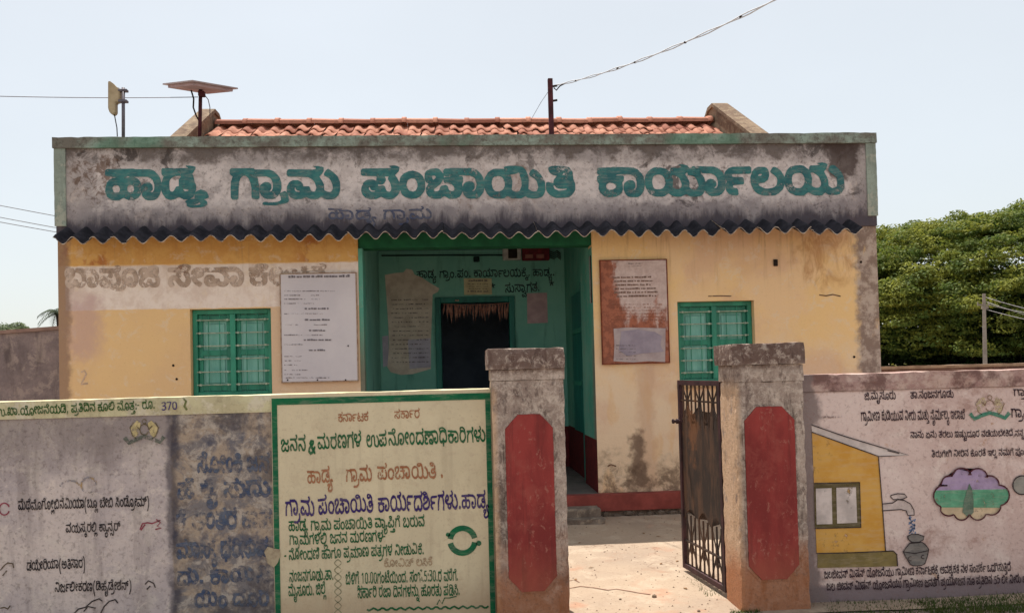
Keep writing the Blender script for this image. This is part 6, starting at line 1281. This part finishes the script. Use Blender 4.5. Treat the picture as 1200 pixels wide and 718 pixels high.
for k, A_, B_, H_ in (('R1a',(1013,468.5),(1050,467.5),8), ('R1b',(1067,467),(1118,465.5),8), ('R1c',(1188,464),(1222,462.5),8),
    ('R2',(1009,493),(1131,490.5),10), ('R2b',(1185,489),(1228,487.5),10), ('R3',(1067,513),(1200,510.5),7), ('R4',(1092,535.5),(1210,532.5),7),
    ('R5',(966,677.5),(1185,668),8.5), ('R6',(969,691.5),(1212,681.5),8.5)):
    letters(k, A_, B_, H_, YM1, BK2, w2o, 1.3)
emblem(1160, 477, 1.05, paint('pale gold', (206,186,150), .5, 40), paint('emblem line right', (140,112,88), .45, 50), paint('green ribbon', (72,134,112), .4, 50), YM1, w2o)
strokes('ghost_text', [[(962,489),(968,488),(974,489),(980,488),(987,488)]], 2.4, YM1, paint('ghost grey', (150,128,122), .5, 60), w2o)

# ------------------------------------------------------------------ gate
IRON = Mt('rusty black iron', .8, .3)
_n = IRON.noise(9, 8, .7, .3); _c = IRON.mix(IRON.rng(IRON.noise(7, 8, .7, .3, st=(1,1,.3)), .42, .62), lin((56,47,43)), lin((90,68,54)))
_c = IRON.mix(IRON.mul(IRON.rng(IRON.noise(2.2, 6, .6, seed=3), .58, .66), .6), _c, lin((128,86,56)))
IRONM = IRON.done(_c, _n, .6, .003)
IRONF = simple('worn iron frame', (74,46,48), (48,32,34), 8, .7, .35)
H0 = P(849,570,6.42); F0 = P(799.5,560,7.3); zt1 = P(846,446,6.42).z; zb1 = P(847,694,6.42).z
gd = Vector((F0.x-H0.x, F0.y-H0.y, 0)); GLn = gd.length; gd.normalize(); gn = Vector((gd.y, -gd.x, 0))
GO = thing('iron_gate', 'rusty iron gate leaf standing open inward from the right pillar', 'gate', (H0.x, H0.y, zb1))
def GP_(u, z, d=0): return Vector((H0.x, H0.y, 0))+gd*u+gn*d+Vector((0,0,z))
def gbar(name, pts, wd, th, mat=IRONM):
    b = nb(); rings = []
    n = len(pts)
    for i, (u, z) in enumerate(pts):
        a = Vector((pts[min(i+1,n-1)][0]-pts[max(i-1,0)][0], pts[min(i+1,n-1)][1]-pts[max(i-1,0)][1])); a.normalize(); c = Vector((-a.y, a.x))
        rings.append([b.verts.new(GP_(u+c.x*s*wd/2, z+c.y*s*wd/2, d*th/2)) for s, d in ((1,1),(1,-1),(-1,-1),(-1,1))])
    for i in range(n-1):
        for k in range(4): b.faces.new((rings[i][k], rings[i][(k+1)%4], rings[i+1][(k+1)%4], rings[i+1][k]))
    b.faces.new(rings[0]); b.faces.new(rings[-1][::-1])
    bmesh.ops.recalc_face_normals(b, faces=b.faces[:])
    return link(name, b, mat, GO)
L = GLn; fw = .04
gbar('frame', [(fw/2, zb1), (fw/2, zt1)], fw, .04, IRONF); gbar('frame', [(L-fw/2, zb1), (L-fw/2, zt1)], fw, .04, IRONF)
gbar('frame', [(fw, zt1-fw/2), (L-fw, zt1-fw/2)], fw, .038, IRONF); gbar('frame', [(fw, zb1+fw/2), (L-fw, zb1+fw/2)], fw, .038, IRONF)
zs1 = zt1-.36; zs0 = zb1+.42
# sheet with three spear-shaped fingers above and a ragged foot
V = [(fw, zs0)]
for i in range(14):
    u = fw+(L-2*fw)*i/13; V.append((u, zs0+.10*abs(math.sin(i*math.pi/13*3))+random.uniform(0,.03)))
V[0] = (fw, zs0)
tops = [(L-fw, zs1)]
for j in range(3):
    uc = L-fw-(L-2*fw)*(j+.5)/3; hwid = .07
    tops += [(uc+hwid, zs1), (uc+hwid*.95, zs1+.05), (uc+hwid*.55, zs1+.11), (uc, zs1+.16), (uc-hwid*.55, zs1+.11), (uc-hwid*.95, zs1+.05), (uc-hwid, zs1)]
tops += [(fw, zs1)]
pol = V[1:]+tops
b = nb(); v0 = [b.verts.new(GP_(u, z, .003)) for u, z in pol]; v1 = [b.verts.new(GP_(u, z, -.003)) for u, z in pol]
b.faces.new(v0); b.faces.new(v1[::-1])
for i in range(len(pol)): j = (i+1)%len(pol); b.faces.new((v0[i], v1[i], v1[j], v0[j]))
bmesh.ops.triangulate(b, faces=[f for f in b.faces if len(f.verts) > 4]); bmesh.ops.recalc_face_normals(b, faces=b.faces[:])
link('sheet', b, IRONM, GO)
nbars = 9
for i in range(nbars):
    u = fw+(L-2*fw)*(i+.5)/nbars
    gbar('bar', [(u, zs1-.02), (u, zt1-fw)], .013, .012, IRONM)
    gbar('bar', [(u, zb1+fw), (u, zs0+.05)], .013, .012, IRONM)
gbar('rail', [(fw, zt1-.17), (L-fw, zt1-.17)], .014, .016); gbar('rail', [(fw, zb1+.24), (L-fw, zb1+.24)], .016, .016)
for j in range(3):
    u0 = fw+(L-2*fw)*j/3; u1 = fw+(L-2*fw)*(j+1)/3; um = (u0+u1)/2
    for zz0, zz1 in ((zb1+fw, zs0+.06), (zs1+.02, zt1-fw)):
        zm = (zz0+zz1)/2
        gbar('scroll', [(u0+.01, zz0), (um-.03, zm-.05), (um-.018, zm+.03), (u0+.02, zz1)], .012, .008)
        gbar('scroll', [(u1-.01, zz0), (um+.03, zm-.05), (um+.018, zm+.03), (u1-.02, zz1)], .012, .008)
        b = nb(); ring = [GP_(um+.035*math.cos(t*math.pi/6), zm-.07+.045*math.sin(t*math.pi/6)) for t in range(13)]; tube(b, ring, .006, 5, caps=False); link('ring', b, IRONM, GO)
b = nb(); q = P(790,494,7.2).z; tube(b, [GP_(L-.03, q, 0), GP_(L-.03, q, -.085)], .012, 8); tube(b, [GP_(L-.03, q, -.03), GP_(L-.03, q, -.05)], .022, 8); tube(b, [GP_(L-.03, q, -.07), GP_(L-.03, q, -.085)], .02, 8); link('latch', b, IRONF, GO)
for zz in (zb1+.2, zt1-.2):
    b = nb(); tube(b, [GP_(-.012, zz-.04), GP_(-.012, zz+.04)], .014, 8); box(b, H0.x-.0, H0.x+.06, H0.y-.02, H0.y+.0, zz-.015, zz+.015); link('hinge', b, IRONF, GO)

# ------------------------------------------------------------------ neighbour wall, back wall, poles
NW = masonry('neighbour wall plaster', (146,132,130), (124,112,112), (158,144,138), (70,60,60), 1.1, 111, .6)
o = thing('boundary_wall', 'tall grey stained wall behind the left corner of the office', 'wall', (-7, 12, 0))
za, zb_ = P(0,390,12).z, P(67,385,12).z; xa, xb = P(-260,390,12).x, P(67,385,12).x+.3
b = nb(); prism(b, [(xa, -.1), (xb, -.1), (xb, zb_), (xa, za-.18)], 'Y', 12, 12.22); link('wall', b, NW, o)
b = nb(); prism(b, [(xa, za-.178), (xb, zb_+.002), (xb, zb_+.05), (xa, za-.13)], 'Y', 11.97, 12.25); link('coping', b, simple('dusty coping', (150,124,112), (128,104,96), 5), o)
o = thing('far_roof', 'red tiled roof corner peeping over the grey wall at far left', 'roof', P(50,386,20))
p0, p1 = P(36,385.5,20), P(110,381,20); b = nb(); prism(b, [(20, p0.z-.5), (20, p0.z-.42), (23, p1.z+.12), (23, p1.z-.1)], 'X', p0.x, p1.x); link('roof', b, simple('far red roof', (132,62,62), (110,50,52), 6), o)
b = nb(); box(b, p0.x+.2, p1.x, 20.3, 22.8, 0, p0.z-.45); link('wall', b, NW, o)
BWM = masonry('brown yard wall', (116,88,78), (98,74,68), (132,104,90), (58,44,42), 1.3, 115, .5)
o = thing('yard_wall', 'low brown wall beyond the right end of the office, before the big tree', 'wall', (8, 14, 0))
x0 = XR+.06; z1 = P(1120,427,14).z
b = rbox(x0, 24, 14, 14.2, -.1, z1-.05, .3, .0, .0); link('wall', b, BWM, o); b = rbox(x0, 24, 13.97, 14.23, z1-.05, z1, .2, .01, .01, seed=3); link('coping', b, simple('sunbleached coping', (168,140,116), (140,114,94), 5), o)
# utility pole
YU = 60
o = thing('utility_pole', 'grey concrete utility pole standing before the big tree at right', 'utility pole', (P(1154,425,YU).x, YU, 0))
CONC = simple('pole concrete', (150,140,130), (128,118,110), 2)
b = nb(); t0, t1 = P(1154.5,440,YU), P(1153,344,YU); tube(b, [(t0.x, YU, 0), (t1.x, YU, t1.z)], .16, 8, .11); link('pole', b, CONC, o)
b = nb(); q = P(1152,357,YU); box(b, q.x-.45, q.x+.5, YU-.06, YU+.0, q.z-.06, q.z+.04); box(b, q.x-.1, q.x+.35, YU-.1, YU+.1, q.z-.3, q.z-.1); link('crossarm', b, CONC, o)
for i in (-.4, .1, .45):
    b = nb(); tube(b, [(q.x+i, YU, q.z+.02), (q.x+i, YU, q.z+.22)], .05, 6, .03); link('insulator', b, CONC, o)
for i, (y0, y1) in enumerate(((348,356.5), (353,364), (356,361), (362,369))):
    a, c = P(1154,y0,YU), P(1206,y1,YU-2); d = c-a
    o = thing('power_line', ('topmost', 'second from top', 'third from top', 'lowest')[i]+' wire running right from the concrete pole', 'wire', a)
    place_tube('wire', sag(a, a+d*4, .5, 12), .022, simple('line wire', (176,172,172)), o, 4)
for i, (y0, y1) in enumerate(((240,253.5), (254,267), (260,271.5))):
    a, c = P(-60,y0-11,32), P(140,y1+13,30)
    o = thing('power_line', ('highest', 'middle', 'lowest')[i]+' of three wires sloping down to the left edge of the office', 'wire', a)
    place_tube('wire', sag(a, c, .02, 8), .012, simple('line wire', (120,116,118)), o, 4)

# ------------------------------------------------------------------ vegetation
def leafmat(name, a, b_, dark, sc_=.4):
    m = Mt(name, .65, .2); n = m.noise(sc_, 5, .6); n2 = m.noise(sc_*8, 3, .6, seed=3)
    c = m.mix(m.rng(n, .38, .62), lin(a), lin(b_)); c = m.mix(m.mul(m.rng(n2, .45, .65), .6), c, lin(dark))
    m.b.inputs['Subsurface Weight'].default_value = 0
    tr = m.n('ShaderNodeBsdfTranslucent'); m.put(tr.inputs[0], c); m.put(m.b.inputs['Base Color'], c)
    mx = m.n('ShaderNodeMixShader'); mx.inputs[0].default_value = .38
    out = [n_ for n_ in m.t.nodes if n_.type == 'OUTPUT_MATERIAL'][0]
    m.t.links.new(m.b.outputs[0], mx.inputs[1]); m.t.links.new(tr.outputs[0], mx.inputs[2]); m.t.links.new(mx.outputs[0], out.inputs[0])
    return m.m
def leaves(name, clumps, size, mat, parent, seed=0, density=1.0, up=.7):
    "clumps: (cx,cy,cz,rx,rz,n); many small leaf quads spread through each flattened clump"
    rg = np.random.default_rng(seed); Vs = []
    for cx, cy, cz, rx, rz, n in clumps:
        n = max(3, int(n*density))
        d = rg.normal(size=(n,3)); d /= np.linalg.norm(d, axis=1)[:,None]; r = rg.uniform(.45, 1.05, n)[:,None]**.6
        c = d*r*np.array([rx, rx, rz]); c[:,2] = np.where(c[:,2] < -.25*rz, c[:,2]*.4, c[:,2]); c += np.array([cx, cy, cz])
        nr = d*.6+rg.normal(size=(n,3))*.55+np.array([0,0,up]); nr /= np.linalg.norm(nr, axis=1)[:,None]
        t = np.cross(nr, rg.normal(size=(n,3))); t /= np.linalg.norm(t, axis=1)[:,None]; bt = np.cross(nr, t)
        s = size*rg.uniform(.6, 1.3, n)[:,None]
        Vs.append(np.stack([c-t*s, c-bt*s*.55, c+t*s, c+bt*s*.55], 1).reshape(-1,3))
    V = np.concatenate(Vs); nq = len(V)//4
    me = bpy.data.meshes.new(name); me.vertices.add(len(V)); me.vertices.foreach_set('co', V.ravel())
    me.loops.add(nq*4); me.loops.foreach_set('vertex_index', np.arange(nq*4)); me.polygons.add(nq)
    me.polygons.foreach_set('loop_start', np.arange(nq)*4); me.polygons.foreach_set('loop_total', np.full(nq, 4)); me.update()
    return link(name, me, mat, parent)
BARK = simple('bark', (74,60,50), (50,42,36), 1.5, .95)
LEAF = leafmat('rain tree leaf', (142,144,60), (84,104,46), (48,68,32), .3)
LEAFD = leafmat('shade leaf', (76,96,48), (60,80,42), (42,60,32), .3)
LEAFH = leafmat('far leaf', (112,122,84), (96,108,76), (80,92,64), .2)
def branch_tree(b, p, d, L, r, depth, rg, spread=.5):
    n = 4; pts = [p]
    for i in range(n):
        d = (d+Vector((rg.uniform(-1,1), rg.uniform(-1,1), rg.uniform(-.2,.6)))*.12).normalized(); pts.append(pts[-1]+d*L/n)
    tube(b, pts, r, 7, r*.6)
    if depth:
        for k in range(rg.choice((2,3,3))):
            a = rg.uniform(0, 2*math.pi); nd = (d+Vector((math.cos(a), math.sin(a), rg.uniform(-.1,.4)))*spread).normalized()
            branch_tree(b, pts[-1] if k else pts[-2], nd, L*.72, r*.58, depth-1, rg, spread*1.15)
def rain_tree(label, cx, cy, Rx, H, seed, n=430, base=4.0, dens=1.0, group='broad trees behind the yard wall'):
    rg = random.Random(seed)
    o = thing('rain_tree', label, 'tree', (cx, cy, 0), group)
    b = nb(); branch_tree(b, Vector((cx, cy, -.2)), Vector((0,0,1)), H*.32, H*.035, 4, rg, .8); link('trunk', b, BARK, o, True)
    cl = []
    for i in range(n):
        a = rg.uniform(0, 2*math.pi) if rg.random() < .35 else rg.uniform(math.pi, 2*math.pi)
        q = rg.random()**.55; f = rg.uniform(.89, 1.03)
        x_ = cx+Rx*q*math.cos(a); y_ = cy+Rx*q*math.sin(a); z_ = base+(H-base)*(1-q**2.6)**.55*f+rg.uniform(-.5,.5)
        r = rg.choice((rg.uniform(.5,1.1), rg.uniform(.9,1.9))); cl.append((x_, y_, z_+rg.uniform(-.9,.5), r, r*.55, 90*r*r))
    for i in range(int(n*.5)):      # flanks and inner tiers, in the crown's own shade
        a = rg.uniform(0, 2*math.pi) if rg.random() < .3 else rg.uniform(math.pi, 2*math.pi); q = rg.uniform(.45, .99); x_ = cx+Rx*q*math.cos(a); y_ = cy+Rx*q*math.sin(a)
        r = rg.uniform(1.0, 2.0); zm_ = (1-q**2.6)**.55; cl.append((x_, y_, base*.5+(H-base*.5)*rg.uniform(.0, .95)*zm_, r, r*.5, 34*r*r))
    leaves('crown', cl, .165, LEAF, o, seed, dens); return o
tx = P(1235,420,78).x
rain_tree('huge spreading yellow green tree towering over the right end of the yard wall', tx+4, 92, 28, 16.6, 5, 1500, 4.4, 1.5)
rain_tree('darker tree further right behind the spreading tree', tx+44, 110, 16, 15, 9, 200, 3, .6)
# dark thicket under and behind the big tree
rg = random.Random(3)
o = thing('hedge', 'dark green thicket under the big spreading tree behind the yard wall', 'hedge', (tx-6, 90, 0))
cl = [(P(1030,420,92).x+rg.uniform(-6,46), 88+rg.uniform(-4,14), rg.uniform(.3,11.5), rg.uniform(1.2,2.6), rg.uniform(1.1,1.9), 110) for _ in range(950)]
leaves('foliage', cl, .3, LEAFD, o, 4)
b = nb()
for i in range(26):
    b = nb(); x_ = P(1035,420,88).x+rg.uniform(0,28); y_ = 86+rg.uniform(-2,6); tube(b, [(x_, y_, -.1), (x_+rg.uniform(-.6,.6), y_, 3), (x_+rg.uniform(-1.5,1.5), y_, 7)], rg.uniform(.1,.25), 6, .06); link('stem', b, BARK, o)
# weeds along the yard wall foot and shrubs
o = thing('weeds', 'thin line of yellowish weeds above the brown yard wall coping', 'weeds', (10, 15, 0)); o.name = 'weed_row'
cl = [(x0+rg.uniform(0,16), 15.2+rg.uniform(0,1.5), rg.uniform(.9,z1+.0), .3, .22, 26) for _ in range(60)]
leaves('foliage', cl, .05, leafmat('weed leaf', (120,116,52), (96,100,44), (70,74,36)), o, 6)
# small broken shrub line, far left, and palm
o = thing('far_bushes', 'pale green bushes above the grey wall at the far left edge', 'bush', (P(10,385,70).x, 70, 0))
o.name = 'far_bush'
cl = []
for i in range(60):
    px_ = rg.uniform(-90, 42); top = 381.5+1.5*math.sin(px_*.2)+(px_-10 if px_ > 22 else 0)*.12; q = P(px_, top+rg.uniform(1.5,10), 70); cl.append((q.x, 70+rg.uniform(-2,2), q.z, rg.uniform(.5,.9), .4, 60))
leaves('foliage', cl, .16, LEAFH, o, 8)
YQ = 45; pc = P(68,366,YQ)
o = thing('coconut_palm', 'dark coconut palm whose fronds show past the left edge of the office', 'palm', (pc.x, YQ, 0))
b = nb(); tube(b, [(pc.x+.3, YQ, -.1), (pc.x+.2, YQ, 2), (pc.x, YQ, pc.z)], .17, 8, .11); link('trunk', b, BARK, o, True)
FR = simple('palm frond', (62,74,48), (48,58,38), 3)
for i in range(13):
    a = i*2*math.pi/13+.3; Lf = rg.uniform(.9,1.25); el = rg.uniform(-.1,.9); V, Fc = [], []
    pts = []
    for k in range(9):
        t = k/8; pts.append(Vector((pc.x+math.cos(a)*Lf*t, YQ+math.sin(a)*Lf*t, pc.z+math.sin(el)*Lf*t-.85*t*t*Lf)))
    sd_ = Vector((-math.sin(a), math.cos(a), 0))
    for k in range(1, 9):
        for s in (-1, 1):
            for h in (0, .5):
                p = pts[k-1].lerp(pts[k], h); d = (pts[k]-pts[k-1]).normalized(); n0 = len(V)
                e = p+sd_*s*.34*math.sin(math.pi*min(1,(k+h)/9)**.7)+d*.12+Vector((0,0,-.14)); V += [p, p+d*.06, e]; Fc.append((n0, n0+1, n0+2))
    for k in range(8): n0 = len(V); V += [pts[k]-sd_*.015, pts[k]+sd_*.015, pts[k+1]+sd_*.01, pts[k+1]-sd_*.01]; Fc.append((n0,n0+1,n0+2,n0+3))
    py('frond', V, Fc, FR, o)

# grass tufts and litter at the foot of the right wall
GR = leafmat('verge grass', (72,92,44), (92,104,54), (48,64,34), 3)
def grass(name, spots, mat, label):
    rg = np.random.default_rng(5); V, Fc = [], []
    for (x0_, x1_, y0_, y1_, n, h) in spots:
        for _ in range(n):
            x_ = rg.uniform(x0_, x1_); y_ = rg.uniform(y0_, y1_); hh = h*rg.uniform(.4,1.2); a = rg.uniform(0, 6.28); ln = rg.normal(0, .5, 2)*hh
            z_ = G0+.004+.012*mnoise.noise(Vector((x_*1.7, y_*1.7, 0))); n0 = len(V); w_ = .004
            V += [(x_-math.cos(a)*w_, y_-math.sin(a)*w_, z_-.01), (x_+math.cos(a)*w_, y_+math.sin(a)*w_, z_-.01), (x_+ln[0]+.002, y_+ln[1], z_+hh)]; Fc.append((n0,n0+1,n0+2))
    o = py(name, V, Fc, mat); o['kind'] = 'stuff'; o['label'] = label; o['category'] = 'grass'; return o
gx = PG(1150,712,G0).x
grass('grass', [(gx-.4, gx+2.2, 5.75, 6.12, 5200, .035), (gx-1.1, gx-.3, 5.8, 6.1, 500, .022), (2.75, 5.2, 6.12, 6.19, 500, .03), (1.9, 2.05, 6.5, 7.2, 120, .03), (RX0-.1, RX0+.12, 6.0, 6.06, 160, .03)], GR, 'short green grass tufts on the earth below the mural wall')
PEB = simple('pebble', (136,116,98), (110,94,80), 10)
b = nb(); bmesh.ops.create_icosphere(b, subdivisions=1, radius=1)
for v in b.verts: v.co *= random.uniform(.8, 1.15)
pm = bpy.data.meshes.new('pebble'); b.to_mesh(pm); b.free(); pm.materials.append(PEB)
V, Fc = [], []
for i in range(1300):
    if i < 420: x_, y_ = random.uniform(-2, 6.5), random.uniform(5.4, 6.15); z_ = G0+.002
    else: x_, y_ = random.uniform(.6, 3.2), 6.1+3.6*random.random()**1.3; z_ = yz(x_, y_)
    s = random.choice((.003,.004,.006,.009,.013)) if i < 420 else random.choice((.002,.003,.003,.005,.008)); n0 = len(V)
    for dx, dy, dz in ((-1,-.6,0),(1,-.8,0),(.9,.8,0),(-.8,.9,0),(.1,0,1.1)): V.append((x_+dx*s, y_+dy*s, z_+dz*s))
    Fc += [(n0,n0+1,n0+4),(n0+1,n0+2,n0+4),(n0+2,n0+3,n0+4),(n0+3,n0,n0+4)]
o = py('gravel', V, Fc, PEB); tag(o, 'small loose stones scattered on the earth along the walls', 'gravel', kind='stuff')
for i, (px_, py_, s, lab) in enumerate(((767,695,.022,'small brown stone on the sunlit yard floor in the gateway'), (727,698,.012,'tiny stone left of the larger one on the sunlit yard floor'), (819,711,.014,'small stone near the foot of the open gate'), (711,605,.05,'grey stone at the right end of the porch step'))):
    q = PG(px_, py_, yz(1, 8)); q.z = yz(q.x, q.y)+s*.4
    o = bpy.data.objects.new('stone', pm); COL.objects.link(o); o.location = q; o.scale = (s, s*.8, s*.7); tag(o, lab, 'stone', 'loose stones in the gateway')
def gstroke(pts, wd, name, mat, parent=None):
    P3 = [PG(x_, y_, -.02) for x_, y_ in pts]; P3 = [Vector((p.x, p.y, yz(p.x, p.y)+.004)) for p in P3]; V, Fc = [], []
    for i, p in enumerate(P3):
        t = P3[min(i+1,len(P3)-1)]-P3[max(i-1,0)]; t.normalize(); n__ = Vector((-t.y, t.x, 0)); k = wd*random.uniform(.4,1.2)/2; V += [p+n__*k, p-n__*k]
    for i in range(len(P3)-1): Fc.append((2*i, 2*i+1, 2*i+3, 2*i+2))
    o = py(name, V, Fc, mat); o['kind'] = 'structure'; return o
gstroke([(667,684),(680,682),(695,683.5),(712,686),(722,684.5),(740,687),(752,689),(762,690)], .016, 'ground_crack', paint('crack line', (128,86,66), .3, 20))
gstroke([(667,676),(673,675),(679,678)], .014, 'ground_crack', paint('crack line', (128,86,66), .3, 20))

LITM = simple('dry litter', (140,104,66), (104,74,48), 30)
for i in range(22):
    x_, y_ = random.uniform(.7, 2.5), random.uniform(6.3, 9.6); z_ = yz(x_, y_)+.003; a_ = random.uniform(0, 6.3); l_ = random.uniform(.015, .035)
    ca, sa = math.cos(a_), math.sin(a_)
    o = py('dry_leaf', [(x_, y_, z_), (x_+ca*l_-sa*l_*.4, y_+sa*l_+ca*l_*.4, z_+.006), (x_+ca*2*l_, y_+sa*2*l_, z_+.002), (x_+ca*l_+sa*l_*.4, y_+sa*l_-ca*l_*.4, z_+.004)], [(0,3,1),(1,3,2)], LITM)
    tag(o, 'tiny dry brown leaf lying on the yard floor inside the gateway', 'leaf', 'dry leaves on the yard floor')
# ------------------------------------------------------------------ far ground cover
cl = []
for i in range(500):
    x_ = rg.uniform(-260, 260); cl.append((x_, 260+rg.uniform(-6,6), rg.uniform(.5,6.5+2*mnoise.noise(Vector((x_*.03,0,0)))), rg.uniform(2,4), 1.6, 30))
tag(leaves('tree_line', cl, .8, LEAFH, None, 12), 'low hazy line of trees far behind on the horizon', 'trees', kind='stuff')
